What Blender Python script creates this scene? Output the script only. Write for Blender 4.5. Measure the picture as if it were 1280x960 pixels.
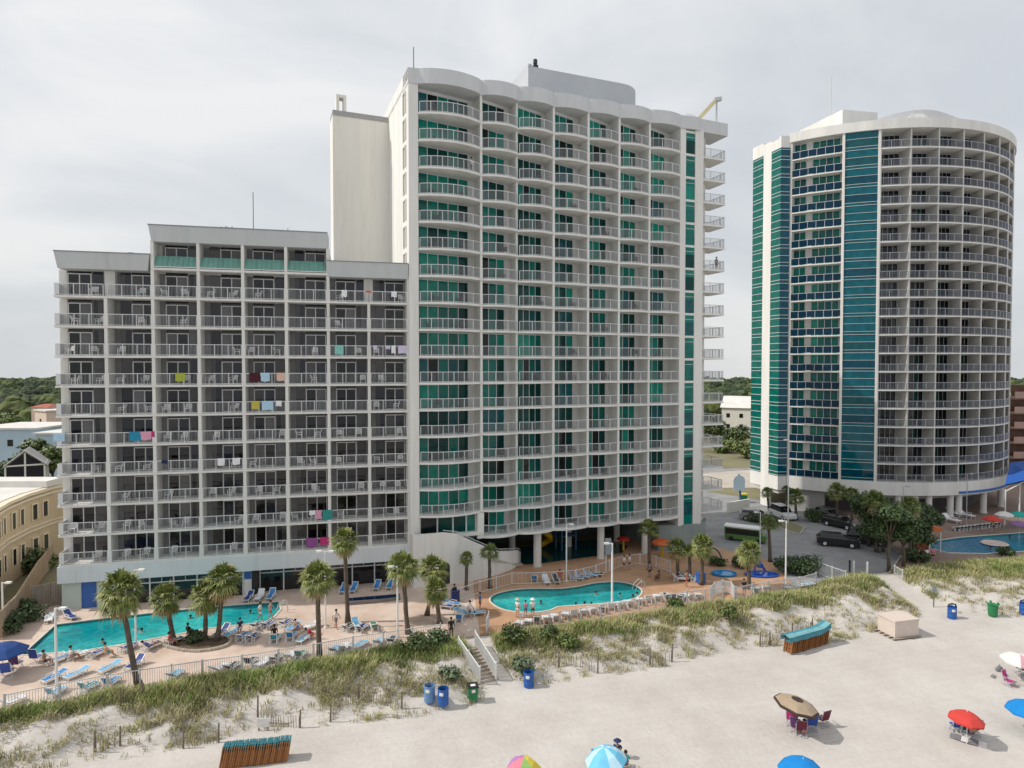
import bpy, bmesh, math, random
from mathutils import Vector, Matrix, noise as mnoise
R = math.radians
rnd = random.Random(7)
for o in list(bpy.data.objects): bpy.data.objects.remove(o)
SC = bpy.context.scene
C = SC.collection

# ------------------------------------------------------------------ camera
HC = 21.2
FPX = 800.0
PITCH = math.atan(20.5 / FPX)
cam_d = bpy.data.cameras.new('camera')
cam = bpy.data.objects.new('camera', cam_d); C.objects.link(cam)
cam.location = (0, 0, HC)
cam.rotation_euler = (R(90) - PITCH, 0, 0)
cam_d.sensor_width = 36.0
cam_d.lens = 36.0 * FPX / 1280.0
cam_d.clip_start = 0.3
cam_d.clip_end = 9000
SC.camera = cam
SC.render.resolution_x = 1024; SC.render.resolution_y = 768

# ------------------------------------------------------------------ light
SUN_EL = 44.5            # degrees above the horizon
SUN_AZ = math.pi + R(4)  # direction towards the sun, from +X (it stands to the left)
sun_dir = Vector((math.cos(SUN_AZ) * math.cos(R(SUN_EL)), math.sin(SUN_AZ) * math.cos(R(SUN_EL)), math.sin(R(SUN_EL))))
sd = bpy.data.lights.new('sun', 'SUN'); sd.energy = 3.3; sd.angle = R(0.7); sd.color = (1.0, 0.945, 0.87)
so = bpy.data.objects.new('sun', sd); C.objects.link(so)
so.rotation_euler = (-sun_dir).to_track_quat('-Z', 'Y').to_euler()

W = bpy.data.worlds.new('World'); SC.world = W; W.use_nodes = True
nt = W.node_tree; nt.nodes.clear()
def wn(t, **k):
    n = nt.nodes.new(t)
    for a, b in k.items(): setattr(n, a, b)
    return n
out = wn('ShaderNodeOutputWorld')
sky = wn('ShaderNodeTexSky', sky_type='NISHITA', sun_disc=False)
sky.sun_elevation = R(SUN_EL); sky.sun_rotation = R(90) - SUN_AZ
sky.air_density = 1.0; sky.dust_density = 2.0; sky.ozone_density = 1.0
bg1 = wn('ShaderNodeBackground'); bg1.inputs['Strength'].default_value = 0.08
nt.links.new(sky.outputs[0], bg1.inputs[0])
tc = wn('ShaderNodeTexCoord')
mp = wn('ShaderNodeMapping'); mp.inputs['Scale'].default_value = (1.0, 1.0, 2.1); mp.inputs['Location'].default_value = (0.3, 0.2, 0.1)
nt.links.new(tc.outputs['Generated'], mp.inputs[0])
nz = wn('ShaderNodeTexNoise'); nz.inputs['Scale'].default_value = 2.0; nz.inputs['Detail'].default_value = 7; nz.inputs['Roughness'].default_value = 0.52; nz.inputs['Distortion'].default_value = 0.5
nt.links.new(mp.outputs[0], nz.inputs[0])
cr = wn('ShaderNodeValToRGB')
e = cr.color_ramp.elements
e[0].position = 0.36; e[0].color = (0.68, 0.715, 0.75, 1)
e[1].position = 0.64; e[1].color = (0.93, 0.93, 0.925, 1)
m1 = cr.color_ramp.elements.new(0.5); m1.color = (0.79, 0.815, 0.84, 1)
nt.links.new(nz.outputs[0], cr.inputs[0])
# overcast deck: brighter towards the zenith, raised there for fill from above the frame
sx = wn('ShaderNodeSeparateXYZ'); nt.links.new(tc.outputs['Generated'], sx.inputs[0])
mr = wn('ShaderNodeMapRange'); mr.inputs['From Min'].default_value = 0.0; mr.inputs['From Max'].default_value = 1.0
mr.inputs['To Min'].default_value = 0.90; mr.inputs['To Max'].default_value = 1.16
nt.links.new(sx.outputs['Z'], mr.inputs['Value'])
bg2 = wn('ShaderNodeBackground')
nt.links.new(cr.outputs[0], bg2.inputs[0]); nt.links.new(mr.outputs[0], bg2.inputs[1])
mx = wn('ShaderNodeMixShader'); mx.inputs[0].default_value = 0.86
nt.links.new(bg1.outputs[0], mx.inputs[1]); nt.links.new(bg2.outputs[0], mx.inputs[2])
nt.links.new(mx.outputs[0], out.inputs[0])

vs = SC.view_settings
vs.view_transform = 'Standard'; vs.look = 'None'; vs.exposure = 0.07; vs.gamma = 1.0; vs.use_curve_mapping = False

# ------------------------------------------------------------------ projection helpers (photo pixels, 1280 x 960)
def ray(px, py):
    cx = (px - 640.0) / FPX; cy = (480.0 - py) / FPX
    return Vector((cx, math.cos(PITCH) + cy * math.sin(PITCH), -math.sin(PITCH) + cy * math.cos(PITCH)))
def G(px, py, z=0.0):
    d = ray(px, py); t = (z - HC) / d.z
    return Vector((d.x * t, d.y * t, z))
def D(px, py, Y):
    d = ray(px, py); t = Y / d.y
    return Vector((d.x * t, Y, HC + d.z * t))

# ------------------------------------------------------------------ materials
MATS = {}
def mat(name, col, rough=0.7, var=0.12, scale=2.0, bump=0.0, bscale=None, metal=0.0, spec=0.5, streak=False, trans=0.0, coat=0.0, objrand=0.0, detail=5):
    if name in MATS: return MATS[name]
    m = bpy.data.materials.new(name); m.use_nodes = True; MATS[name] = m
    t = m.node_tree; b = t.nodes['Principled BSDF']
    b.inputs['Roughness'].default_value = rough; b.inputs['Metallic'].default_value = metal
    b.inputs['Specular IOR Level'].default_value = spec
    if trans: b.inputs['Transmission Weight'].default_value = trans
    if coat: b.inputs['Coat Weight'].default_value = coat
    c = (*col, 1)
    if var > 0 or bump > 0:
        tc = t.nodes.new('ShaderNodeTexCoord'); mp = t.nodes.new('ShaderNodeMapping')
        mp.inputs['Scale'].default_value = (1, 1, 0.12) if streak else (1, 1, 1)
        t.links.new(tc.outputs['Object'], mp.inputs[0])
        n = t.nodes.new('ShaderNodeTexNoise'); n.inputs['Scale'].default_value = scale; n.inputs['Detail'].default_value = detail; n.inputs['Roughness'].default_value = 0.6
        t.links.new(mp.outputs[0], n.inputs[0])
        r = t.nodes.new('ShaderNodeValToRGB'); e = r.color_ramp.elements
        e[0].position = 0.3; e[1].position = 0.7
        e[0].color = (*[x * (1 - var) for x in col], 1); e[1].color = (*[min(1, x * (1 + var)) for x in col], 1)
        t.links.new(n.outputs[0], r.inputs[0])
        src = r.outputs[0]
        if streak:      # faint rain stains and weathering
            mp2 = t.nodes.new('ShaderNodeMapping'); mp2.inputs['Scale'].default_value = (1.1, 1.1, 0.09); t.links.new(tc.outputs['Object'], mp2.inputs[0])
            n4 = t.nodes.new('ShaderNodeTexNoise'); n4.inputs['Scale'].default_value = 1.3; n4.inputs['Detail'].default_value = 6; n4.inputs['Roughness'].default_value = 0.7; t.links.new(mp2.outputs[0], n4.inputs[0])
            r4 = t.nodes.new('ShaderNodeValToRGB'); e4 = r4.color_ramp.elements; e4[0].position = 0.52; e4[0].color = (1, 1, 1, 1); e4[1].position = 0.74; e4[1].color = (0.74, 0.70, 0.64, 1); t.links.new(n4.outputs[0], r4.inputs[0])
            m4 = t.nodes.new('ShaderNodeMix'); m4.data_type = 'RGBA'; m4.blend_type = 'MULTIPLY'; m4.inputs[0].default_value = 0.45; t.links.new(src, m4.inputs[6]); t.links.new(r4.outputs[0], m4.inputs[7]); src = m4.outputs[2]
        if objrand > 0:
            oi = t.nodes.new('ShaderNodeObjectInfo'); h = t.nodes.new('ShaderNodeHueSaturation')
            mm = t.nodes.new('ShaderNodeMapRange'); mm.inputs['To Min'].default_value = 1 - objrand; mm.inputs['To Max'].default_value = 1 + objrand
            t.links.new(oi.outputs['Random'], mm.inputs['Value']); t.links.new(mm.outputs[0], h.inputs['Value']); t.links.new(src, h.inputs['Color']); src = h.outputs[0]
        t.links.new(src, b.inputs['Base Color'])
        if bump > 0:
            n2 = t.nodes.new('ShaderNodeTexNoise'); n2.inputs['Scale'].default_value = bscale or scale * 4; n2.inputs['Detail'].default_value = 4
            t.links.new(tc.outputs['Object'], n2.inputs[0])
            bp = t.nodes.new('ShaderNodeBump'); bp.inputs['Strength'].default_value = bump; bp.inputs['Distance'].default_value = 0.08
            t.links.new(n2.outputs[0], bp.inputs['Height']); t.links.new(bp.outputs[0], b.inputs['Normal'])
    else:
        b.inputs['Base Color'].default_value = c
    return m

M_WHITE = mat('white_stucco', (0.66, 0.65, 0.62), 0.85, 0.11, 0.6, bump=0.15, bscale=9, streak=True)
M_TOWER = mat('tower_stucco', (0.69, 0.68, 0.65), 0.85, 0.10, 0.5, bump=0.15, bscale=9, streak=True)
M_GREYW = mat('grey_painted_stucco', (0.48, 0.50, 0.51), 0.85, 0.06, 0.4, bump=0.12, bscale=9, streak=True)
M_CREAM = mat('cream_stucco', (0.73, 0.705, 0.645), 0.85, 0.07, 0.35, bump=0.12, bscale=9, streak=True)
M_RAIL = mat('white_aluminium', (0.60, 0.61, 0.62), 0.45, 0.05, 3)
M_BAL = mat('grey_balusters', (0.38, 0.385, 0.40), 0.5, 0.05, 3)
M_RAILS = [M_RAIL, M_BAL]
M_FRAME = mat('window_frame', (0.62, 0.62, 0.62), 0.45, 0.05, 3)
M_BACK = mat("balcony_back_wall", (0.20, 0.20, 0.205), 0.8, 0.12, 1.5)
M_SOFF = mat('soffit', (0.62, 0.60, 0.56), 0.9, 0.05, 1.0)
M_DARK = mat('dark_void', (0.02, 0.021, 0.023), 0.6, 0.2, 1.0)
def glass(name, col, rough=0.06, spec=0.5): return mat(name, col, rough, 0.22, 1.2, bump=0.25, bscale=0.7, spec=spec, detail=2, objrand=0.22)
GL = [glass('glass_dark', (0.012, 0.013, 0.016)), glass('glass_curtain_grey', (0.115, 0.115, 0.12)), glass('glass_blue', (0.018, 0.022, 0.034)), glass('glass_curtain_dim', (0.07, 0.065, 0.068)), glass('glass_black', (0.005, 0.005, 0.006))]
TG = [glass('teal_glass_bright', (0.005, 0.215, 0.162), spec=.3), glass('teal_glass_mid', (0.004, 0.140, 0.114), spec=.3), glass('teal_glass_blue', (0.005, 0.085, 0.10), spec=.3), glass('teal_glass_dark', (0.001, 0.045, 0.040), spec=.22), glass('teal_glass_open', (0.004, 0.010, 0.010), spec=.3)]
M_SPAN = glass('teal_spandrel_glass', (0.001, 0.108, 0.142), 0.05, .3)
M_SPANB = glass('deep_blue_glass', (0.001, 0.062, 0.098), 0.05, .3)

# ------------------------------------------------------------------ mesh builder
class MB:
    def __init__(s): s.v = []; s.f = []; s.m = []
    def face(s, pts, mi=0):
        b = len(s.v); s.v.extend([tuple(p) for p in pts]); s.f.append(tuple(range(b, b + len(pts)))); s.m.append(mi)
    def box(s, x0, x1, y0, y1, z0, z1, mi=0):
        b = len(s.v)
        s.v += [(x0, y0, z0), (x1, y0, z0), (x1, y1, z0), (x0, y1, z0), (x0, y0, z1), (x1, y0, z1), (x1, y1, z1), (x0, y1, z1)]
        for q in ((3, 2, 1, 0), (4, 5, 6, 7), (0, 1, 5, 4), (1, 2, 6, 5), (2, 3, 7, 6), (3, 0, 4, 7)):
            s.f.append(tuple(b + i for i in q)); s.m.append(mi)
        return s
    def bar(s, p0, p1, w, h=None, mi=0, up=Vector((0, 0, 1))):
        p0 = Vector(p0); p1 = Vector(p1); d = (p1 - p0)
        if d.length < 1e-6: return
        d.normalize()
        if abs(d.dot(up)) > 0.95: up = Vector((0, 1, 0))
        a = d.cross(up).normalized(); b = a.cross(d).normalized(); h = h or w
        a = a * (w / 2); b = b * (h / 2); k = len(s.v)
        for p in (p0, p1):
            s.v += [tuple(p - a - b), tuple(p + a - b), tuple(p + a + b), tuple(p - a + b)]
        for q in ((0, 1, 5, 4), (1, 2, 6, 5), (2, 3, 7, 6), (3, 0, 4, 7), (3, 2, 1, 0), (4, 5, 6, 7)):
            s.f.append(tuple(k + i for i in q)); s.m.append(mi)
    def prism(s, poly, z0, z1, mi=0, mtop=None, mbot=None):
        n = len(poly); k = len(s.v)
        ar = sum(poly[i][0] * poly[(i + 1) % n][1] - poly[(i + 1) % n][0] * poly[i][1] for i in range(n))
        if ar < 0: poly = list(reversed(poly))
        s.v += [(p[0], p[1], z0) for p in poly] + [(p[0], p[1], z1) for p in poly]
        for i in range(n):
            j = (i + 1) % n; s.f.append((k + i, k + j, k + n + j, k + n + i)); s.m.append(mi)
        s.f.append(tuple(k + n + i for i in range(n))); s.m.append(mi if mtop is None else mtop)
        s.f.append(tuple(k + i for i in reversed(range(n)))); s.m.append(mi if mbot is None else mbot)
    def tube(s, path, rad, n=8, mi=0, cap=True):
        path = [Vector(p) for p in path]; k = len(s.v)
        if not hasattr(rad, '__len__'): rad = [rad] * len(path)
        ref = Vector((1, 0.3, 0.1)).normalized()
        for i, p in enumerate(path):
            d = (path[min(i + 1, len(path) - 1)] - path[max(i - 1, 0)]).normalized()
            r0 = ref if abs(d.dot(ref)) < 0.9 else Vector((0, 1, 0))
            a = d.cross(r0).normalized(); b = d.cross(a).normalized()
            for j in range(n):
                an = 2 * math.pi * j / n
                s.v.append(tuple(p + (a * math.cos(an) + b * math.sin(an)) * rad[i]))
        for i in range(len(path) - 1):
            for j in range(n):
                j2 = (j + 1) % n
                s.f.append((k + i * n + j, k + i * n + j2, k + (i + 1) * n + j2, k + (i + 1) * n + j)); s.m.append(mi)
        if cap:
            s.f.append(tuple(k + j for j in reversed(range(n)))); s.m.append(mi)
            e = k + (len(path) - 1) * n; s.f.append(tuple(e + j for j in range(n))); s.m.append(mi)
    def lathe(s, prof, n=16, c=(0, 0), mi=0, sx=1.0, sy=1.0):
        k = len(s.v)
        for r, z in prof:
            for j in range(n):
                a = 2 * math.pi * j / n; s.v.append((c[0] + r * sx * math.cos(a), c[1] + r * sy * math.sin(a), z))
        for i in range(len(prof) - 1):
            for j in range(n):
                j2 = (j + 1) % n
                s.f.append((k + i * n + j, k + i * n + j2, k + (i + 1) * n + j2, k + (i + 1) * n + j)); s.m.append(mi)
        s.f.append(tuple(k + j for j in reversed(range(n)))); s.m.append(mi)
        e = k + (len(prof) - 1) * n; s.f.append(tuple(e + j for j in range(n))); s.m.append(mi)
    def add(s, o, M=None, mi=None):
        k = len(s.v)
        s.v += [tuple(M @ Vector(p)) for p in o.v] if M else list(o.v)
        s.f += [tuple(k + i for i in q) for q in o.f]
        s.m += o.m if mi is None else [mi] * len(o.f)
    def mesh(s, name, mats, smooth=False):
        me = bpy.data.meshes.new(name); me.from_pydata(s.v, [], s.f)
        if not isinstance(mats, (list, tuple)): mats = [mats]
        for m in mats: me.materials.append(m)
        me.polygons.foreach_set('material_index', s.m)
        if smooth: me.polygons.foreach_set('use_smooth', [True] * len(s.f))
        me.update(); return me

def thing(name, label, cat, loc=(0, 0, 0), rz=0.0, group=None):
    o = bpy.data.objects.new(name, None); C.objects.link(o); o.empty_display_size = 0.3
    o.location = loc; o.rotation_euler = (0, 0, rz); o['label'] = label; o['category'] = cat
    if group: o['group'] = group
    return o
def tag(o, label, cat, group=None):
    o['label'] = label; o['category'] = cat
    if group: o['group'] = group
    return o
def obj(name, me, parent=None, loc=(0, 0, 0), rz=0.0, label=None):
    o = bpy.data.objects.new(name, me); C.objects.link(o); o.location = loc; o.rotation_euler = (0, 0, rz)
    if parent: o.parent = parent
    if label: o['label'] = label
    return o
def part(name, mb, mats, parent, smooth=False, loc=(0, 0, 0), label=None):
    return obj(name, mb.mesh(name, mats, smooth), parent, loc, 0, label)
def struct(name, mb, mats, smooth=False, kind='structure'):
    o = obj(name, mb.mesh(name, mats, smooth)); o['kind'] = kind; return o
def cp(src, parent=None, loc=None, rz=None):
    c = src.copy(); C.objects.link(c); c.parent = parent
    if loc is not None: c.location = loc
    if rz is not None: c.rotation_euler = (0, 0, rz)
    return c
def dup(root, loc, rz=None, label=None, group=None, scale=None):
    r = root.copy(); C.objects.link(r); r.location = loc
    if rz is not None: r.rotation_euler = (0, 0, rz)
    if label: r['label'] = label
    if group: r['group'] = group
    if scale: r.scale = scale if hasattr(scale, '__len__') else (scale,) * 3
    for ch in list(root.children):
        c = ch.copy(); C.objects.link(c); c.parent = r
        for g in list(ch.children):
            d = g.copy(); C.objects.link(d); d.parent = c
    return r
ORD = ['zeroth', 'first', 'second', 'third', 'fourth', 'fifth', 'sixth', 'seventh', 'eighth', 'ninth', 'tenth', 'eleventh', 'twelfth', 'thirteenth', 'fourteenth', 'fifteenth', 'sixteenth', 'seventeenth', 'eighteenth', 'nineteenth', 'twentieth', 'twenty-first', 'twenty-second', 'twenty-third', 'twenty-fourth', 'twenty-fifth', 'twenty-sixth', 'twenty-seventh', 'twenty-eighth', 'twenty-ninth', 'thirtieth']

def railing_mb(path, H=1.02, post=1.25, bal=0.115, bw=0.017, base=0.08, ends=True):
    """white picket railing along a polyline of (x, y)"""
    mb = MB(); P = [Vector((p[0], p[1], 0)) for p in path]
    L = [0.0]
    for i in range(len(P) - 1): L.append(L[-1] + (P[i + 1] - P[i]).length)
    def at(s):
        for i in range(len(P) - 1):
            if s <= L[i + 1] + 1e-9:
                t = (s - L[i]) / max(1e-9, L[i + 1] - L[i]); return P[i].lerp(P[i + 1], t)
        return P[-1].copy()
    for i in range(len(P) - 1):
        for z, h in ((H, 0.06), (base, 0.045)):
            mb.bar(P[i] + Vector((0, 0, z)), P[i + 1] + Vector((0, 0, z)), 0.05, h)
    T = L[-1]; n = max(1, round(T / post))
    for i in range(n + 1):
        if not ends and i in (0, n): continue
        p = at(T * i / n); mb.box(p.x - .03, p.x + .03, p.y - .03, p.y + .03, 0, H)
    n = max(1, round(T / bal))
    for i in range(1, n):
        p = at(T * i / n); w = bw / 2
        k = len(mb.v)
        for z in (base, H):
            mb.v += [(p.x - w, p.y - w, z), (p.x + w, p.y - w, z), (p.x + w, p.y + w, z), (p.x - w, p.y + w, z)]
        for q in ((0, 1, 5, 4), (1, 2, 6, 5), (2, 3, 7, 6), (3, 0, 4, 7)): mb.f.append(tuple(k + j for j in q)); mb.m.append(1)
    return mb
# ------------------------------------------------------------------ terrain
BEACH_Z = -1.0
def interp(tab, x):
    if x <= tab[0][0]: return tab[0][1] + (tab[0][1] - tab[1][1]) / (tab[0][0] - tab[1][0]) * (x - tab[0][0]) * 0.6
    for (a, b), (c, d) in zip(tab, tab[1:]):
        if x <= c: return b + (d - b) * (x - a) / (c - a)
    return tab[-1][1]
B_PX = [(0, 896), (70, 881), (130, 869), (250, 850), (300, 843), (390, 828), (440, 818), (550, 801), (612, 793), (650, 788), (700, 784), (800, 768), (860, 757), (905, 752), (940, 747), (1000, 738), (1060, 720), (1110, 714), (1165, 706), (1280, 697)]
YB = [(G(px, py).x, G(px, py).y) for px, py in B_PX]
L_PX = [(0, 965), (100, 948), (200, 934), (330, 908), (410, 902), (540, 886), (620, 868), (680, 850), (800, 834), (930, 806), (1000, 803), (1060, 795), (1110, 775), (1165, 762), (1290, 768)]
YL = [(G(px, py, BEACH_Z).x, G(px, py, BEACH_Z).y) for px, py in L_PX]
def yB(x): return interp(YB, x)
def yL(x): return min(interp(YL, x), yB(x) - 2.0)
# the footpaths that cut through the dune (photo pixels): stairs to the beach, and the sandy path by the driveway
def seg_d(px, py, a, b):
    ax, ay = a; bx, by = b; dx = bx - ax; dy = by - ay
    t = max(0, min(1, ((px - ax) * dx + (py - ay) * dy) / (dx * dx + dy * dy)))
    return math.hypot(px - ax - t * dx, py - ay - t * dy)
PATHS = []
for pts, w in (([(592, 796), (612, 835), (628, 862), (640, 880)], 1.3), ([(1085, 716), (1125, 738), (1162, 752), (1195, 775)], 1.9)):
    PATHS.append(([(G(a, b, -0.5).x, G(a, b, -0.5).y) for a, b in pts], w))
def path_d(x, y):
    return min(min(seg_d(x, y, a, b) for a, b in zip(P, P[1:])) - w for P, w in PATHS)
def smooth(t): t = max(0, min(1, t)); return t * t * (3 - 2 * t)
def H(x, y):
    b = yB(x); l = yL(x)
    if y >= b: return -0.06
    n1 = mnoise.noise(Vector((x * 0.33, y * 0.45, 1.7))); n2 = mnoise.noise(Vector((x * 1.1, y * 1.1, 4.0))); n3 = mnoise.noise(Vector((x * 3.1, y * 3.1, 9.0)))
    base = BEACH_Z + 0.05 * n2 + 0.035 * n3 + 0.05 * n1
    if y <= l - 1.5: return base
    t = (y - l) / (b - l)
    z = base + (BEACH_Z * -1 - 0.06) * smooth(t * 1.15)
    hump = math.sin(math.pi * max(0, min(1, t)) ** .72) * (0.55 + 0.7 * n1 + 0.2 * n2)
    hump *= smooth(path_d(x, y) / 0.8 + 0.1)
    if t > 0: z += max(-0.1, hump)
    if t > 0.93: z = z + (-0.06 - z) * (t - 0.93) / 0.07
    return z
def GH(px, py):
    p = G(px, py, -0.5)
    for i in range(8): p = G(px, py, H(p.x, p.y))
    return p

def sand_material():
    m = bpy.data.materials.new('beach_sand'); m.use_nodes = True; t = m.node_tree; b = t.nodes['Principled BSDF']
    b.inputs['Roughness'].default_value = 0.95; b.inputs['Specular IOR Level'].default_value = 0.15
    tc = t.nodes.new('ShaderNodeTexCoord')
    n = t.nodes.new('ShaderNodeTexNoise'); n.inputs['Scale'].default_value = 0.22; n.inputs['Detail'].default_value = 8; n.inputs['Roughness'].default_value = 0.65
    t.links.new(tc.outputs['Object'], n.inputs[0])
    r = t.nodes.new('ShaderNodeValToRGB'); e = r.color_ramp.elements
    e[0].position = 0.34; e[0].color = (0.468, 0.434, 0.400, 1); e[1].position = 0.62; e[1].color = (0.540, 0.509, 0.478, 1)
    t.links.new(n.outputs[0], r.inputs[0])
    n3 = t.nodes.new('ShaderNodeTexNoise'); n3.inputs['Scale'].default_value = 5.5; n3.inputs['Detail'].default_value = 6; n3.inputs['Roughness'].default_value = 0.7
    t.links.new(tc.outputs['Object'], n3.inputs[0])
    mixc = t.nodes.new('ShaderNodeMix'); mixc.data_type = 'RGBA'; mixc.blend_type = 'MULTIPLY'; mixc.inputs[0].default_value = 0.3
    r3 = t.nodes.new('ShaderNodeValToRGB'); e3 = r3.color_ramp.elements
    e3[0].position = 0.35; e3[0].color = (0.80, 0.79, 0.77, 1); e3[1].position = 0.55; e3[1].color = (1, 1, 1, 1)
    t.links.new(n3.outputs[0], r3.inputs[0])
    t.links.new(r.outputs[0], mixc.inputs[6]); t.links.new(r3.outputs[0], mixc.inputs[7])
    t.links.new(mixc.outputs[2], b.inputs['Base Color'])
    v = t.nodes.new('ShaderNodeTexVoronoi'); v.inputs['Scale'].default_value = 2.6; v.inputs['Randomness'].default_value = 1.0
    t.links.new(tc.outputs['Object'], v.inputs[0])
    n2 = t.nodes.new('ShaderNodeTexNoise'); n2.inputs['Scale'].default_value = 3.2; n2.inputs['Detail'].default_value = 6
    t.links.new(tc.outputs['Object'], n2.inputs[0])
    ad = t.nodes.new('ShaderNodeMath'); ad.operation = 'MULTIPLY_ADD'; ad.inputs[1].default_value = 0.18
    t.links.new(v.outputs['Distance'], ad.inputs[0]); t.links.new(n2.outputs[0], ad.inputs[2])
    mpw = t.nodes.new('ShaderNodeMapping'); mpw.inputs['Rotation'].default_value = (0, 0, R(-14)); t.links.new(tc.outputs['Object'], mpw.inputs[0])
    wv = t.nodes.new('ShaderNodeTexWave'); wv.bands_direction = 'Y'; wv.inputs['Scale'].default_value = 0.42; wv.inputs['Distortion'].default_value = 2.2; wv.inputs['Detail'].default_value = 3; wv.inputs['Detail Scale'].default_value = 0.35
    t.links.new(mpw.outputs[0], wv.inputs[0])
    pw = t.nodes.new('ShaderNodeMath'); pw.operation = 'POWER'; pw.inputs[1].default_value = 9; t.links.new(wv.outputs['Fac'], pw.inputs[0])
    ad2 = t.nodes.new('ShaderNodeMath'); ad2.operation = 'MULTIPLY_ADD'; ad2.inputs[1].default_value = -0.55; t.links.new(pw.outputs[0], ad2.inputs[0]); t.links.new(ad.outputs[0], ad2.inputs[2])
    bp = t.nodes.new('ShaderNodeBump'); bp.inputs['Strength'].default_value = 0.4; bp.inputs['Distance'].default_value = 0.11
    t.links.new(ad2.outputs[0], bp.inputs['Height']); t.links.new(bp.outputs[0], b.inputs['Normal'])
    return m
M_SAND = sand_material()

mb = MB()
xs = [-160 + i * 4 for i in range(27)] + [-54 + i * 0.55 for i in range(236)] + [76 + i * 4 for i in range(24)]
NT = 96
cols = []
for x in xs:
    b = yB(x) + 0.5; col = []
    for j in range(NT + 1):
        if j < 8: y = -60 + (22 + 60) * j / 8.0
        else: y = 22 + (b - 22) * ((j - 8) / (NT - 8.0)) ** 0.92
        col.append((x, y, H(x, y)))
    cols.append(col)
for c in cols: mb.v += c
n = NT + 1
for i in range(len(xs) - 1):
    for j in range(NT):
        mb.f.append((i * n + j, (i + 1) * n + j, (i + 1) * n + j + 1, i * n + j + 1)); mb.m.append(0)
struct('beach', mb, M_SAND, smooth=True)

# ------------------------------------------------------------------ flat sheets: pool decks, driveway, far ground
def sheet(name, outer, holes, z, m, kind='structure'):
    bm = bmesh.new(); edges = []
    for loop in [outer] + holes:
        vs_ = [bm.verts.new((p[0], p[1], z)) for p in loop]
        for i in range(len(vs_)): edges.append(bm.edges.new((vs_[i], vs_[(i + 1) % len(vs_)])))
    bmesh.ops.triangle_fill(bm, use_beauty=True, use_dissolve=False, edges=edges)
    bm.normal_update()
    for f in bm.faces:
        if f.normal.z < 0: f.normal_flip()
    me = bpy.data.meshes.new(name); bm.to_mesh(me); bm.free(); me.materials.append(m)
    o = obj(name, me); o['kind'] = kind; return o

def tile_material(name, c1, c2, grout, sc):
    m = bpy.data.materials.new(name); m.use_nodes = True; t = m.node_tree; b = t.nodes['Principled BSDF']
    b.inputs['Roughness'].default_value = 0.75
    tc = t.nodes.new('ShaderNodeTexCoord')
    br = t.nodes.new('ShaderNodeTexBrick'); br.inputs['Scale'].default_value = sc
    br.inputs['Color1'].default_value = (*c1, 1); br.inputs['Color2'].default_value = (*c2, 1); br.inputs['Mortar'].default_value = (*grout, 1)
    br.inputs['Mortar Size'].default_value = 0.012
    t.links.new(tc.outputs['Object'], br.inputs[0])
    n = t.nodes.new('ShaderNodeTexNoise'); n.inputs['Scale'].default_value = 0.35; n.inputs['Detail'].default_value = 7; n.inputs['Roughness'].default_value = 0.65
    t.links.new(tc.outputs['Object'], n.inputs[0])
    r = t.nodes.new('ShaderNodeValToRGB'); e = r.color_ramp.elements
    e[0].position = 0.32; e[0].color = (0.72, 0.66, 0.60, 1); e[1].position = 0.62; e[1].color = (1.0, 1.0, 1.0, 1)
    t.links.new(n.outputs[0], r.inputs[0])
    mx = t.nodes.new('ShaderNodeMix'); mx.data_type = 'RGBA'; mx.blend_type = 'MULTIPLY'; mx.inputs[0].default_value = 0.9
    t.links.new(br.outputs[0], mx.inputs[6]); t.links.new(r.outputs[0], mx.inputs[7])
    t.links.new(mx.outputs[2], b.inputs['Base Color']); return m
M_DECK1 = tile_material('pink_paver_deck', (0.66, 0.525, 0.44), (0.62, 0.50, 0.42), (0.56, 0.47, 0.40), 1.4)
M_DECK2 = tile_material('orange_stamped_deck', (0.52, 0.315, 0.19), (0.49, 0.295, 0.18), (0.42, 0.27, 0.18), 1.2)
M_DECK3 = tile_material('brown_paver_deck', (0.27, 0.19, 0.16), (0.25, 0.18, 0.15), (0.22, 0.17, 0.15), 1.4)
M_ASPH = mat('asphalt', (0.25, 0.25, 0.255), 0.9, 0.18, 0.5, bump=0.2, bscale=20)
M_CONC = mat('concrete_paving', (0.42, 0.38, 0.33), 0.9, 0.15, 0.3, bump=0.1, bscale=6)
M_LAND = mat('scrub_ground', (0.17, 0.155, 0.085), 0.95, 0.5, 0.03, bump=0.2, bscale=2)

POOL1 = [(70, 781), (140, 772), (250, 760), (348, 752.5), (350, 762), (342, 771), (330, 778), (262, 785), (215, 794), (150, 806), (100, 814), (28, 819)]
POOL2_C = [(613, 750), (620, 743), (640, 738), (665, 736), (700, 736), (725, 733), (745, 729), (770, 727.5), (790, 731), (801, 738), (797, 746), (780, 751), (745, 755), (715, 757), (697, 758.5), (685, 763), (660, 765.5), (635, 763), (620, 757.5)]
POOL3 = [(1160, 684), (1172, 676), (1200, 672), (1240, 669), (1330, 662), (1330, 684), (1280, 689), (1230, 692), (1185, 691)]
def smooth_loop(P, k=4):
    out = []; n = len(P)
    for i in range(n):
        p0, p1, p2, p3 = P[i - 1], P[i], P[(i + 1) % n], P[(i + 2) % n]
        for j in range(k):
            t = j / k
            f = lambda a, b, c, d: 0.5 * (2 * b + (c - a) * t + (2 * a - 5 * b + 4 * c - d) * t * t + (3 * b - a - 3 * c + d) * t ** 3)
            out.append((f(p0[0], p1[0], p2[0], p3[0]), f(p0[1], p1[1], p2[1], p3[1])))
    return out
def gl(P): return [(G(a, b).x, G(a, b).y) for a, b in P]
LP1 = gl(POOL1); LP2 = smooth_loop(gl(POOL2_C)); LP3 = gl(POOL3)

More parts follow.
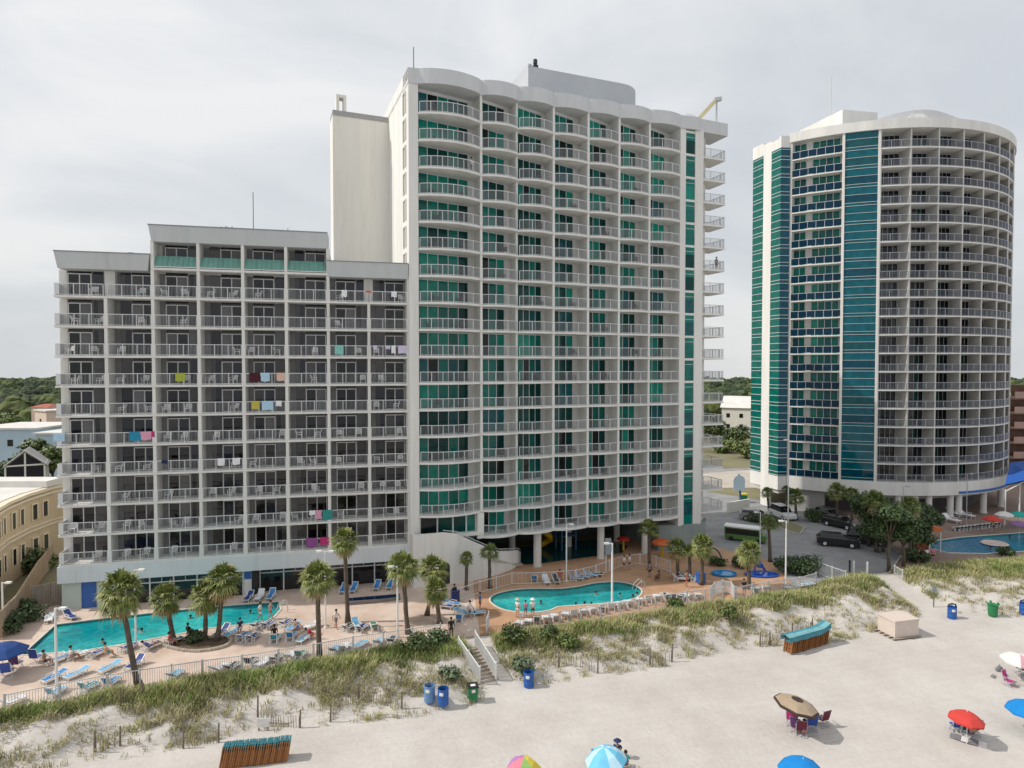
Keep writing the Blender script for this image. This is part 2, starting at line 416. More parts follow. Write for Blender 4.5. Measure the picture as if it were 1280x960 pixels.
def water_material(name, c1, c2):
    m = bpy.data.materials.new(name); m.use_nodes = True; t = m.node_tree; b = t.nodes['Principled BSDF']
    b.inputs['Roughness'].default_value = 0.06; b.inputs['IOR'].default_value = 1.33
    tc = t.nodes.new('ShaderNodeTexCoord')
    n = t.nodes.new('ShaderNodeTexNoise'); n.inputs['Scale'].default_value = 0.16; n.inputs['Detail'].default_value = 2
    t.links.new(tc.outputs['Object'], n.inputs[0])
    r = t.nodes.new('ShaderNodeValToRGB'); e = r.color_ramp.elements
    e[0].position = 0.36; e[0].color = (*c1, 1); e[1].position = 0.64; e[1].color = (*c2, 1)
    t.links.new(n.outputs[0], r.inputs[0]); 
    n2 = t.nodes.new('ShaderNodeTexNoise'); n2.inputs['Scale'].default_value = 0.8; n2.inputs['Detail'].default_value = 3
    t.links.new(tc.outputs['Object'], n2.inputs[0])
    mxv = t.nodes.new('ShaderNodeMix'); mxv.data_type = 'RGBA'; mxv.inputs[0].default_value = 0.45
    t.links.new(tc.outputs['Object'], mxv.inputs[6]); t.links.new(n2.outputs['Color'], mxv.inputs[7])
    v = t.nodes.new('ShaderNodeTexVoronoi'); v.feature = 'DISTANCE_TO_EDGE'; v.inputs['Scale'].default_value = 1.7
    t.links.new(mxv.outputs[2], v.inputs[0])
    rv = t.nodes.new('ShaderNodeValToRGB'); ev = rv.color_ramp.elements
    ev[0].position = 0.0; ev[0].color = (1.0, 1.0, 1.0, 1); ev[1].position = 0.16; ev[1].color = (0.72, 0.72, 0.72, 1)  # net of caustic light painted into the water colour, bright along the cell edges
    t.links.new(v.outputs['Distance'], rv.inputs[0])
    mx = t.nodes.new('ShaderNodeMix'); mx.data_type = 'RGBA'; mx.blend_type = 'MULTIPLY'; mx.inputs[0].default_value = 0.8
    t.links.new(r.outputs[0], mx.inputs[6]); t.links.new(rv.outputs[0], mx.inputs[7])
    t.links.new(mx.outputs[2], b.inputs['Base Color'])
    n3 = t.nodes.new('ShaderNodeTexNoise'); n3.inputs['Scale'].default_value = 2.4; n3.inputs['Detail'].default_value = 3
    t.links.new(tc.outputs['Object'], n3.inputs[0])
    bp = t.nodes.new('ShaderNodeBump'); bp.inputs['Strength'].default_value = 0.5; bp.inputs['Distance'].default_value = 0.1
    t.links.new(n3.outputs[0], bp.inputs['Height']); t.links.new(bp.outputs[0], b.inputs['Normal'])
    return m
M_WATER = water_material('pool_water', (0.0, 0.27, 0.30), (0.05, 0.50, 0.48))
M_WATER3 = water_material('blue_pool_water', (0.0, 0.14, 0.30), (0.01, 0.24, 0.36))
M_TILE = mat('pool_tile', (0.03, 0.16, 0.17), 0.3, 0.1, 3)
M_COPE = mat('pool_coping', (0.62, 0.56, 0.48), 0.7, 0.08, 2)

def pool(loop, wm, wz=-0.17):
    mb = MB(); mb.face([(p[0], p[1], wz) for p in (loop if sum(loop[i - 1][0] * loop[i][1] - loop[i][0] * loop[i - 1][1] for i in range(len(loop))) > 0 else loop[::-1])])
    struct('pool_water', mb, wm)
    mb = MB(); n = len(loop)
    for i in range(n):
        a, b = loop[i], loop[(i + 1) % n]
        mb.face([(a[0], a[1], -1.4), (b[0], b[1], -1.4), (b[0], b[1], -0.004), (a[0], a[1], -0.004)])
    mb.face([(p[0], p[1], -1.4) for p in loop])
    struct('pool_basin', mb, M_TILE)
    # coping: low kerb just outside the edge
    mb = MB(); cx = sum(p[0] for p in loop) / n; cy = sum(p[1] for p in loop) / n
    ar = sum(loop[i - 1][0] * loop[i][1] - loop[i][0] * loop[i - 1][1] for i in range(n)); sg = 1 if ar > 0 else -1
    def off(i, d):
        a = Vector(loop[i - 1]); b = Vector(loop[i]); c = Vector(loop[(i + 1) % n])
        n1 = Vector(((b - a).y, -(b - a).x)).normalized() * sg; n2 = Vector(((c - b).y, -(c - b).x)).normalized() * sg
        m = (n1 + n2); m = m / max(0.35, m.length_squared / 2) if m.length > 1e-6 else n1
        return b + m * d * 1.0
    I = [off(i, 0.0) for i in range(n)]; O = [off(i, 0.16) for i in range(n)]
    for i in range(n):
        j = (i + 1) % n
        mb.face([(I[i].x, I[i].y, 0.05), (O[i].x, O[i].y, 0.05), (O[j].x, O[j].y, 0.05), (I[j].x, I[j].y, 0.05)])
        mb.face([(O[i].x, O[i].y, -0.02), (O[j].x, O[j].y, -0.02), (O[j].x, O[j].y, 0.05), (O[i].x, O[i].y, 0.05)])
        mb.face([(I[i].x, I[i].y, -0.02), (I[j].x, I[j].y, -0.02), (I[j].x, I[j].y, 0.05), (I[i].x, I[i].y, 0.05)])
    struct('pool_coping', mb, M_COPE)
pool(LP1, M_WATER); pool(LP2, M_WATER); pool(LP3, M_WATER3)

def edge_px(a, b):
    return [(G(px, py).x, G(px, py).y) for px, py in B_PX if a <= px <= b]
split_n = G(600, 795); split_f = G(592, 735)
deck1 = [(-58, yB(-58)), (-52, yB(-52)), (-45, yB(-45))] + edge_px(0, 560) + [(split_n.x, yB(split_n.x)), (split_f.x, split_f.y), (-4.5, 72), (-12, 70.0), (-38, 63.5), (-41, 57), (-43.5, 50.5), (-58, 50)]
sheet('pool_deck', deck1, [LP1], 0.0, M_DECK1)
r_n = G(1003, 738); r_f = G(962, 700)
deck2 = [(split_n.x, yB(split_n.x))] + edge_px(610, 1001) + [(r_f.x, r_f.y), (24.5, 74.5), (22, 82), (-4.5, 72), (split_f.x, split_f.y)]
sheet('orange_pool_deck', deck2, [LP2], 0.0, M_DECK2)
d_r = G(1112, 714)
drive = [(G(1000, 738).x, G(1000, 738).y), (G(1060, 720).x, G(1060, 720).y), (d_r.x, d_r.y), (G(1128, 690).x, G(1128, 690).y), (G(1090, 672).x, G(1090, 672).y), (G(1064, 648).x, G(1064, 648).y), (41, 101), (30, 112), (19, 112), (24, 84.0), (22, 82), (24.5, 74.5), (r_f.x, r_f.y)]
sheet('driveway', drive, [], 0.0, M_ASPH)
deck3 = [(d_r.x, d_r.y)] + edge_px(1160, 1290) + [(75, 66), (110, 64), (110, 100), (80, 125), (41, 101), (G(1064, 648).x, G(1064, 648).y), (G(1090, 672).x, G(1090, 672).y), (G(1128, 690).x, G(1128, 690).y)]
sheet('resort_deck', deck3, [LP3], 0.0, M_DECK3)
far = [(-900, 20), (-58, yB(-58) - 0.2), (-58, 50), (-43.5, 50.5), (-41, 57), (-38, 63.5), (-12, 70), (-4.5, 72), (22, 82), (24, 84), (19, 112), (30, 112), (41, 101), (80, 125), (110, 100), (110, 64), (900, 64), (1400, 720), (-1400, 720)]
sheet('ground', far, [], -0.05, M_LAND)
# street running behind the hotels
st = MB()
a = Vector((-300, 62)); 
sheet('street', [(-300, 105), (23, 122), (300, 160), (300, 168), (22, 131), (-300, 114)], [], -0.035, M_ASPH)
sheet('pavement', [(18.5, 112.5), (45, 112.5), (60, 136), (19, 121.3)], [], -0.02, M_CONC)
kb = MB(); 
def kerb(pts, w=0.16, h=0.13):
    for p, q in zip(pts, pts[1:]): kb.bar(Vector((p[0], p[1], h / 2)), Vector((q[0], q[1], h / 2)), w, h)
kerb([(G(a, b).x, G(a, b).y) for a, b in ((1128, 693), (1090, 674), (1064, 650))]); kerb([(G(a, b).x, G(a, b).y) for a, b in ((1112, 716), (1129, 692))])
kerb([(G(a, b).x, G(a, b).y) for a, b in ((1006, 660), (988, 652), (975, 650), (968, 655), (978, 662), (1000, 668), (1006, 660))])
struct('kerb', kb, M_CONC)
ib = MB(); ib.prism([(G(a, b).x, G(a, b).y) for a, b in ((1005, 660), (988, 652.5), (975, 650.5), (969, 655), (978, 661.5), (1000, 667))], 0, 0.1)
struct('traffic_island', ib, M_LAND)
# ================================================================== low hotel (left)
FH = 2.6; Z0 = 4.05
LOW_O = Vector((-39.1, 55.1, 0)); LOW_A = math.atan2(6.9, 29.1); LOW_W = 29.9; NB = 8; BW = LOW_W / NB
low = thing('hotel_building', 'pale grey low hotel with rows of open balconies beside the taller teal-glass tower', 'hotel', LOW_O, LOW_A)
def low_w(x, y, z):
    return LOW_O + Vector((x * math.cos(LOW_A) - y * math.sin(LOW_A), x * math.sin(LOW_A) + y * math.cos(LOW_A), z))
BD = 1.75     # balcony depth
zt = lambda n: Z0 + FH * n
mb = MB()
mb.box(-0.42, LOW_W - 0.02, BD + 0.02, 15, 2.4, 29.9); mb.box(2 * BW, 6 * BW, BD + 0.02, 14, 29.9, 32.5)
part('wall', mb, M_WHITE, low)
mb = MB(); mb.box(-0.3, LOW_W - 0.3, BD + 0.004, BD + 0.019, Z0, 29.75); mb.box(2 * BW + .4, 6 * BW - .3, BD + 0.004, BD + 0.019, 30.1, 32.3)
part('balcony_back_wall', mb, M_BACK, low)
# white piers at the ends / behind the recessed top columns
mb = MB()
mb.box(-0.44, 0.18, BD - 0.12, BD + 0.003, 2.5, 29.8)
part('pier', mb, M_WHITE, low)
for i in (1, 7):
    mb = MB(); mb.box(i * BW - 0.45, i * BW + 0.4, BD - 0.55, BD + 0.003, zt(9), 29.8); part('pier', mb, M_WHITE, low)
mbs = MB(); mbs.box(-0.22, LOW_W + 0.05, 0, BD, -0.19, 0.0)
s0 = part('floor_slab', mbs, M_WHITE, low, loc=(0, 0, zt(0)))
for n in range(1, 10): cp(s0, low, (0, 0, zt(n)))
mb = MB(); mb.box(2 * BW - .12, 6 * BW + .12, 0, BD, -0.19, 0); part('floor_slab', mb, M_WHITE, low, loc=(0, 0, zt(10)))
for i in range(1, 9):
    top = zt(9) if i in (1, 7) else (32.45 if 2 <= i <= 6 else 29.8)
    mb = MB(); mb.box(i * BW - 0.13, i * BW + 0.13, 0.03, BD + 0.03, Z0 - 0.1, top); part('partition', mb, M_WHITE, low)
def parapet(x0, x1, z0, z1):
    mb = MB(); o = 0.2
    A = [(x0, -0.02, z0), (x1, -0.02, z0), (x1, BD + 1, z0), (x0, BD + 1, z0), (x0 - o, -o, z1), (x1 + (o if x1 < 20 else 0), -o, z1), (x1 + (o if x1 < 20 else 0), BD + 1, z1), (x0 - o, BD + 1, z1)]
    k = len(mb.v); mb.v += A
    for q in ((3, 2, 1, 0), (4, 5, 6, 7), (0, 1, 5, 4), (1, 2, 6, 5), (2, 3, 7, 6), (3, 0, 4, 7)): mb.f.append(tuple(q)); mb.m.append(0)
    p = part('parapet', mb, M_GREYW, low)
    mb = MB(); mb.box(x0 - o - .04, x1 + (o + .04 if x1 < 20 else 0), -o - .04, BD + 1, z1 + 0.002, z1 + 0.09); part('coping', mb, mat('grey_metal', (0.22, 0.23, 0.24), 0.5, 0.1, 2), p)
parapet(0.12, 2 * BW - 0.36, 29.75, 31.15); parapet(6 * BW + 0.03, LOW_W, 29.75, 31.15); parapet(2 * BW - 0.02, 6 * BW, 32.35, 33.75)
# the roof deck and plant
mb = MB(); mb.box(0, LOW_W, 2.6, 15, 29.9, 30.05); mb.box(2 * BW, 6 * BW, 2.6, 14, 32.5, 32.65); part('roof', mb, M_GREYW, low)
mb = MB(); mb.bar((4.1 * BW, 4, 32.6), (4.1 * BW, 4, 38.2), 0.07); part('antenna', mb, mat('grey_metal', (0.22, 0.23, 0.24)), low)
mb = MB(); mb.bar((4.95 * BW, 4, 32.6), (4.95 * BW, 4, 34.9), 0.06); part('antenna', mb, mat('grey_metal', (0.22,) * 3), low)
mb = MB()
for k in (0, 0.55):
    mb.bar((3.42 * BW + k, 3, 32.6), (3.42 * BW + k - .12, 3, 34.5), 0.22); mb.bar((3.42 * BW + k, 3, 33.6), (3.42 * BW + k + .25, 3, 34.6), 0.08)
part('roof_vent', mb, mat('grey_metal', (0.22,) * 3), low)
mb = MB(); mb.box(1.36 * BW, 1.48 * BW, 1.5, 2.2, 31.1, 31.55); part('roof_vent', mb, mat('grey_metal', (0.22,) * 3), low)
# railings: one mesh, a copy for each balcony
rl = railing_mb([(0.16, 0.05), (BW - 0.16, 0.05)])
rmesh = rl.mesh('railing', M_RAILS)
for n in range(10):
    for b in range(NB):
        obj('railing', rmesh, low, (b * BW, 0, zt(n)))
    
mb = MB(); mb.box(-0.17, -0.12, 0.02, BD, 0.05, 1.03); mb.bar((-0.17, .04, .55), (0.2, .04, .55), .05, .96)
sr = mb.mesh('side_panel', M_RAIL)
for n in range(10): obj('side_panel', sr, low, (0, 0, zt(n)))
# windows: sliding door + fixed pane, mirrored in alternate bays
def low_window(left, seed):
    r = random.Random(seed)
    f = MB(); p = MB()
    x0, x1 = 0.62, BW - 0.32
    if left: d0, d1, w0, w1 = x0 + .04, x0 + 1.86, x0 + 1.98, x1
    else: d0, d1, w0, w1 = x1 - 1.82, x1, x0, x1 - 1.92
    yb = BD - 0.06
    hd = 2.02
    for x in (d0, (d0 + d1) / 2, d1): f.box(x - .045, x + .045, yb - .03, yb + .05, 0.02, hd)
    f.box(d0 - .04, d1 + .04, yb - .03, yb + .05, hd, hd + .09); f.box(d0 - .04, d1 + .04, yb - .03, yb + .05, 0.02, 0.1)
    for i, (a, b) in enumerate(((d0, (d0 + d1) / 2), ((d0 + d1) / 2, d1))):
        p.box(a + .046, b - .046, yb, yb + .04, .101, hd - .002, r.choice([0, 0, 1, 1, 2, 2, 3, 4]))
    p.box(d0, d1, yb + .01, yb + .045, hd + .1, 2.38, 0)                 # dark transom
    p.box(w0 + .03, w1 - .02, yb + .012, yb + .045, 0.12, 2.3, r.choice([1, 1, 3, 3, 0, 2]))
    if r.random() < .5:
        p.box(w0 + .03 + (w1 - w0) * .45, w1 - .02, yb - .004, yb + .010, 0.12, 2.3, r.choice([0, 3, 2]))
    return f.mesh('window', M_FRAME), p.mesh('pane', GL)
LWM = {s: [low_window(s, 10 + k + (50 if s else 0)) for k in range(8)] for s in (True, False)}
for n in range(11):
    for b in range(NB):
        if n == 10 and not 2 <= b < 6: continue
        f, p = rnd.choice(LWM[b % 2 == 0])
        w = obj('window', f, low, (b * BW - (.42 if b == 0 else 0), 0, zt(n))); obj('pane', p, w)
# green standing-seam panels in front of the upper floor
M_GREEN = mat('green_standing_seam', (0.13, 0.30, 0.25), 0.4, 0.15, 1.5, streak=True)
for b in range(2, 6):
    mb = MB(); x0 = b * BW + .14; x1 = (b + 1) * BW - .14
    A = [(x0, 0.02, .12), (x1, 0.02, .12), (x1, .62, 1.12), (x0, .62, 1.12)]
    mb.face(A); mb.face([(x0, .08, .1), (x0, .68, 1.1), (x1, .68, 1.1), (x1, .08, .1)])
    mb.box(x0, x1, .6, .7, 1.06, 1.14)
    k = x0 + .2
    while k < x1: mb.bar((k, 0.0, .14), (k, .6, 1.13), .05, .05); k += .42
    mb.bar((x0, 0.02, .1), (x1, 0.02, .1), .05, .08, 1)
    part('green_roof_panel', mb, [M_GREEN, M_RAIL], low, loc=(0, 0, zt(10)))
# base: fascia and glazed ground floor
mb = MB(); mb.box(-0.32, LOW_W + .1, -0.06, 0.4, 2.45, 3.87); mb.box(-0.32, 0.1, 0.41, 15, 2.45, 3.87); mb.box(0.1, LOW_W, 0.41, 1.7, 2.46, 3.85); part('fascia', mb, mat('fascia_stucco', (0.60, 0.63, 0.65), 0.85, 0.05, 0.4, streak=True), low)
mb = MB(); mb.box(-0.2, 2.75, 0.5, 0.75, 0, 2.45); mb.box(-0.2, 0.05, 0.76, 15, 0, 2.45); part('ground_floor_wall', mb, mat('pale_green_stucco', (0.50, 0.56, 0.52), 0.85, 0.06, 0.5), low)
dr = MB(); dr.box(1.45, 2.4, 0.44, 0.497, 0.03, 2.35); dr.box(1.35, 1.44, .42, .498, 0, 2.43); dr.box(2.41, 2.5, .42, .498, 0, 2.43)
part('door', dr, mat('blue_paint', (0.03, 0.11, 0.36), 0.5, 0.1, 2), low)
def storefront(x0, x1, y, blue=False):
    f = MB(); g = MB(); n = max(1, round((x1 - x0) / 2.05))
    for i in range(n + 1):
        x = x0 + (x1 - x0) * i / n; f.box(x - .06, x + .06, y - .05, y + .08, 0, 2.45)
    f.box(x0, x1, y - .045, y + .06, 1.72, 1.82)
    for i in range(n * 2): 
        x = x0 + (x1 - x0) * (i + .5) / n / 2
    for i in range(n):
        a = x0 + (x1 - x0) * i / n + .061; b = x0 + (x1 - x0) * (i + 1) / n - .061
        g.box(a, b, y, y + .04, 0.03, 1.719, 0); g.box(a, b, y, y + .04, 1.821, 2.44, 2)
        f.box((a + b) / 2 - .025, (a + b) / 2 + .025, y - .03, y + .05, 1.821, 2.44)
    s = part('storefront', f, M_FRAME, low); part('pane', g, GL, s)
storefront(2.8, 14.6, 0.7); storefront(16.0, LOW_W - 1.2, 1.3)
mb = MB(); mb.box(14.7, 15.35, .6, .95, 0, 2.44, 0); mb.box(15.36, 15.9, .62, .95, 0, 2.44, 1); mb.box(14.72, 15.33, .585, .598, 1.5, 2.2, 2)
part('entrance_panel', mb, [M_WHITE, M_DARK, mat('blue_paint', (0.03, 0.11, 0.36))], low)
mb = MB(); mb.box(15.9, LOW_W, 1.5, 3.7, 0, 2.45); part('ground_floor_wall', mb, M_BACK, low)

# ================================================================== teal-glass tower (centre)
TW_O = Vector((-8.95, 62.3, 0)); TW_A = math.atan2(.368, .930)
tower = thing('hotel_tower', 'tall white tower with wavy balconies and teal glass, standing in the middle', 'hotel tower', TW_O, TW_A)
def tw_w(x, y, z):
    return TW_O + Vector((x * math.cos(TW_A) - y * math.sin(TW_A), x * math.sin(TW_A) + y * math.cos(TW_A), z))
TZ = lambda n: 4.15 + 2.6 * n
TB = [(-0.12, 6.32, 1.05), (6.32, 10.35, .6), (10.35, 14.35, .6), (14.35, 18.45, .48), (18.45, 22.27, .48), (22.27, 26.16, .48), (26.16, 30.26, .48)]
TD = 2.3
def wave(b, k=14, off=0.0, inset=0.0):
    x0, x1, h = TB[b]; pts = []
    for i in range(k + 1):
        s = i / k; x = x0 + inset + (x1 - x0 - 2 * inset) * s
        pts.append((x, -h * math.sin(math.pi * s) ** 0.75 - off if b else -h * math.sin(math.pi * (s * .97 + .03)) ** 0.7 - off))
    return pts
def front(b0, b1, off=0.0):
    pts = []
    for b in range(b0, b1 + 1):
        w = wave(b, off=off); pts += w if not pts else w[1:]
    return pts
# body
mb = MB()
mb.box(-1.03, 30.3, TD + .02, 19, 4.1, 48.6); mb.box(30.3, 33.4, 0.35, 19, 4.1, 48.6); mb.box(33.4, 34.9, 1.5, 17, 4.1, 48.6)
part('wall', mb, M_TOWER, tower)
mb = MB(); mb.box(-1.06, -0.12, -0.1, TD + .04, 2.6, 48.55); part('pier', mb, M_TOWER, tower)
mb = MB(); mb.box(30.22, 30.98, -0.02, 2.4, 2.9, 48.55); part('pier', mb, M_TOWER, tower)
mb = MB(); mb.box(32.28, 33.42, -0.02, 2.4, 2.9, 48.55); part('pier', mb, M_TOWER, tower)
# back walls of the bays step back towards the right, like saw teeth
SAW = {0: .165}
def saw(b): x0, x1, h = TB[b]; k = SAW.get(b, .33); return (x0, .78), (x1, .78 + k * (x1 - x0)), math.atan(k)
mb = MB()
for b in range(7):
    p, q, a_ = saw(b); mb.prism([p, q, (q[0], TD + .019), (p[0], TD + .019)], TZ(0 if b else 1), 48.42)
part('balcony_back_wall', mb, M_TOWER, tower)
# slabs
mb = MB(); mb.prism(front(0, 6) + [(30.3, TD + .02), (-0.12, TD + .02)], -0.2, 0.0); sl = mb.mesh('floor_slab', M_TOWER)
for n in range(1, 17): obj('floor_slab', sl, tower, (0, 0, TZ(n)))
mb = MB(); mb.prism(front(1, 6) + [(30.3, TD + .02), (6.2, TD + .02)], -0.28, 0.0); part('floor_slab', mb, M_TOWER, tower, loc=(0, 0, TZ(0)))
# partitions between the bays
for i in range(1, 7):
    x = TB[i][0]; n0 = TZ(0)
    y0 = 0.12 if i != 2 else 0.6
    mb = MB(); mb.box(x - .12, x + .12, y0 - .1, TD + .03, n0 - .2, 48.5); part('partition', mb, M_TOWER, tower)
# railings
rm = []
for b in range(7):
    rm.append(railing_mb(wave(b, 10, off=-0.06, inset=.13), post=1.15).mesh('railing', M_RAILS))
def merged(meshes_locs, name, mats, parent):
    mb = MB()
    for me, loc in meshes_locs:
        k = len(mb.v); mb.v += [tuple(v.co + Vector(loc)) for v in me.vertices]
        for p in me.polygons: mb.f.append(tuple(k + i for i in p.vertices)); mb.m.append(p.material_index)
    o = part(name, mb, mats, parent); o['kind'] = 'stuff'; return o
rest = []
for b in range(7):
    for n in range(0 if b else 1, 17):
        if b == 6 or (b == 5 and n == 0): rest.append((rm[b], (0, 0, TZ(n))))
        else: obj('railing', rm[b], tower, (0, 0, TZ(n)))
merged(rest, 'railings', M_RAILS, tower)
# teal windows
def tower_window(b, seed):
    r = random.Random(seed); x0, x1, h = TB[b]
    f = MB(); p = MB(); yb = -.05; P0, P1, A_ = saw(b); X0 = x0; x0 = 0.0
    if b == 0: a, e, k = x0 + .02, x0 + 5.6, 5
    elif b == 2: a, e, k = x0 + .13, x0 + 3.5, 4
    else: a, e, k = x0 + .13, x0 + 3.25, 3
    hh = 2.3
    for i in range(k + 1):
        x = a + (e - a) * i / k; f.box(x - .035, x + .035, yb - .03, yb + .05, 0.02, hh)
    f.box(a, e, yb - .03, yb + .05, hh, hh + .07)
    pal = r.choice([[0, 1, 1], [1, 1, 2], [2, 2, 1, 3], [0, 1, 3], [3, 3, 1], [2, 3], [0, 0, 1, 1], [1, 3, 2]])
    for i in range(k):
        c = a + (e - a) * i / k; d = a + (e - a) * (i + 1) / k
        m = r.choice(pal)
        if r.random() < .08: m = 4
        if i == k - 1 and r.random() < .5: m = 3
        p.box(c + .036, d - .036, yb, yb + .04, .04, hh - .002, m)
    M_ = Matrix.Translation((P0[0], P0[1], 0)) @ Matrix.Rotation(A_, 4, 'Z'); f2 = MB(); f2.add(f, M_); p2 = MB(); p2.add(p, M_)
    return f2.mesh('window', M_FRAME), p2.mesh('pane', TG)
def tower_window_high(b, seed):
    return tower_window(b, seed)
twm = [[tower_window(b, 300 + b * 20 + k) for k in range(8)] for b in range(7)]
restf, restp = [], []
for b in range(7):
    for n in range(0 if b else 1, 17):
        f, p = rnd.choice(twm[b])
        if b == 6 or (b == 5 and n == 0): restf.append((f, (0, 0, TZ(n)))); restp.append((p, (0, 0, TZ(n))))
        else:
            w = obj('window', f, tower, (0, 0, TZ(n))); obj('pane', p, w)
o = merged(restf, 'windows', M_FRAME, tower); 
o2 = merged(restp, 'panes', TG, o)
# white return wall inside each balcony end
# teal glass strip near the right corner
mb = MB(); mb.box(30.985, 32.275, 0.12, 0.3, 3.0, 48.4, 0)
gs = part('glass_strip', mb, TG[1], tower)
mb = MB(); p2 = MB()
for n in range(18):
    z = 3.0 + 2.6 * n + 1.0
    if n: mb.box(30.99, 32.27, 0.02, 0.2, z - .9 + .72, z - .9 + .98)
    for k in (.62, 1.24, 1.86): mb.box(30.99, 32.27, 0.09, 0.2, z + k - .02 + .1, z + k + .02 + .1)
    p2.box(31.0, 32.26, .085, .118, z + .11, z + 1.6, random.Random(n * 3).choice([0, 1, 1, 2, 3]))
part('spandrel', mb, M_TOWER, gs); part('pane', p2, TG, gs)
# balconies on the right-hand end
mb = MB(); mb.prism([(33.42, .35), (36.9, .35), (36.9, 3.3), (33.42, 3.3)], -0.18, 0); es = mb.mesh('floor_slab', M_TOWER)
er = railing_mb([(33.45, .4), (36.85, .4), (36.85, 3.25), (34.95, 3.25)], post=1.4).mesh('end_railing', M_RAILS)
mb = MB(); mb.box(33.55, 34.2, 1.44, 1.497, .03, 2.25, 0); mb.box(33.48, 33.54, 1.42, 1.498, 0, 2.3, 1); mb.box(34.21, 34.27, 1.42, 1.498, 0, 2.3, 1)
ed = mb.mesh('end_door', [GL[1], M_FRAME])
for n in range(0, 17):
    obj('floor_slab', es, tower, (0, 0, TZ(n))); obj('end_railing', er, tower, (0, 0, TZ(n))); obj('end_door', ed, tower, (0, 0, TZ(n)))
# slit windows on the sunlit side
mb = MB()
for n in range(1, 17):
    z = TZ(n); mb.box(-1.09, -1.031, 1.0, 1.95, z + .3, z + 2.2, 0)
    mb.box(-1.2, -1.031, .92, 1.0, z + .2, z + 2.3, 1); mb.box(-1.2, -1.031, 1.95, 2.03, z + .2, z + 2.3, 1)
    mb.box(-1.2, -1.031, 1.0, 1.95, z + 2.2, z + 2.3, 1)
part('slit_windows', mb, [mat('slit_louvre', (0.36, 0.33, 0.27), 0.8, 0.1, 2), M_TOWER], tower)
# parapet following the waves
def parapet_wave():
    pts = [(-1.1, -0.12)] + front(0, 6, off=0.06) + [(31.3, -.25), (32.2, -.3), (33.2, 0.0), (36.95, .1)]
    inner = [(36.95, 3.35), (33.4, 3.2), (30, 2.2), (-1.1, 2.2)]
    mb = MB(); mb.prism(pts + inner, 48.4, 49.85); return mb
part('parapet', parapet_wave(), mat('parapet_stucco', (0.55, 0.56, 0.57), 0.85, 0.05, 0.5, streak=True), tower)
mb = MB(); mb.box(-1.06, 34.9, 2.3, 19, 48.6, 48.75); mb.box(-1.1, -.7, -.1, 19, 48.76, 49.86); part('roof', mb, M_TOWER, tower)
# plant room with rounded end
pts = [(13.2, 4.2)] + [(25.2 + 3.1 * math.sin(a), 7.3 - 3.1 * math.cos(a)) for a in [R(i * 15) for i in range(13)]] + [(13.2, 10.4)]
mb = MB(); mb.prism(pts, 48.7, 54.3); mb.box(13.2, 13.6, 4.1, 10.5, 54.3, 54.5)
part('plant_room', mb, mat('plant_room_cladding', (0.44, 0.46, 0.49), 0.8, 0.05, 0.4), tower)
mb = MB(); mb.box(13.9, 14.4, 4.2, 4.7, 54.3, 54.6); mb.lathe([(.1, 54.6), (.25, 54.8), (.25, 55.2), (.1, 55.3)], 8, (14.15, 4.45)); part('roof_vent', mb, M_DARK, tower)
mb = MB(); mb.box(14.5, 16.2, 4.1, 4.195, 51.0, 51.35); part('vent_grille', mb, mat('grey_metal', (0.22,) * 3), tower)
mb = MB(); mb.bar((0.4, 4, 48.7), (0.4, 4, 53.9), .09); part('antenna', mb, mat('grey_metal', (0.22,) * 3), tower)
# window-cleaning davit on the right corner
mb = MB(); mb.bar((33.6, 2.4, 49.9), (36.2, 1.2, 53.0), .32, .4, 0); mb.bar((35.9, 1.3, 52.9), (36.7, 1.0, 53.05), .55, .4, 1); mb.bar((36.2, 1.2, 49.8), (36.2, 1.2, 52.9), .14, None, 1)
part('roof_davit', mb, [mat('pale_yellow_paint', (0.60, 0.52, 0.30), 0.6, 0.1, 2), M_GREYW], tower)
# service tower behind, to the left
mb = MB(); mb.box(-7.0, -1.031, 10.1, 12.6, 0, 48.2); mb.box(-7.0, -1.031, 10.05, 12.6, 48.2, 48.75, 1)
st_ = part('service_shaft', mb, [M_CREAM, mat('grey_cap', (0.33, 0.33, 0.32), 0.8, 0.1, 2)], tower)
mb = MB(); mb.box(-6.6, -6.3, 10.15, 11.2, 48.76, 50.2); mb.box(-5.85, -5.55, 10.15, 11.2, 48.76, 50.2); mb.box(-6.6, -5.55, 10.15, 11.2, 50.201, 50.5); part('chimney', mb, M_CREAM, st_)
# below the balconies: glazed storey, stair, columns and shaded undercroft
mb = MB(); mb.box(-.12, 6.35, -.3, .3, 6.55 - 2.25, 4.65); part('ledge', mb, M_TOWER, tower)
f = MB(); g = MB()
xs_ = [0.0, 1.75, 3.35, 4.75, 5.75]
for i, x in enumerate(xs_): f.box(x - .07, x + .07, .22, .4, 4.66, 6.55)
for i in range(4): g.box(xs_[i] + .071, xs_[i + 1] - .071, .28, .33, 4.67, 6.54, [0, 1, 1, 2][i])
g2 = [TG[4], TG[3], TG[1]]
s = part('storefront', f, M_FRAME, tower); part('pane', g, g2, s)
mb = MB(); mb.box(5.8, 6.5, -.2, TD, 3.9, 6.5); part('pier', mb, M_TOWER, tower)
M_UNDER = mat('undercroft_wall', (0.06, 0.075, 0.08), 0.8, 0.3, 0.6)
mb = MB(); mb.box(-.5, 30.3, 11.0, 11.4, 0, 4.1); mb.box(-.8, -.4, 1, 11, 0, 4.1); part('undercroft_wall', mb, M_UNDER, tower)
mb = MB(); mb.box(6.4, 30.3, TD + .03, 19, 3.86, 4.09); mb.box(-.4, 6.3, .9, 19, 3.9, 4.09); part('undercroft_ceiling', mb, mat('undercroft_soffit', (0.25, 0.25, 0.24), 0.9), tower)
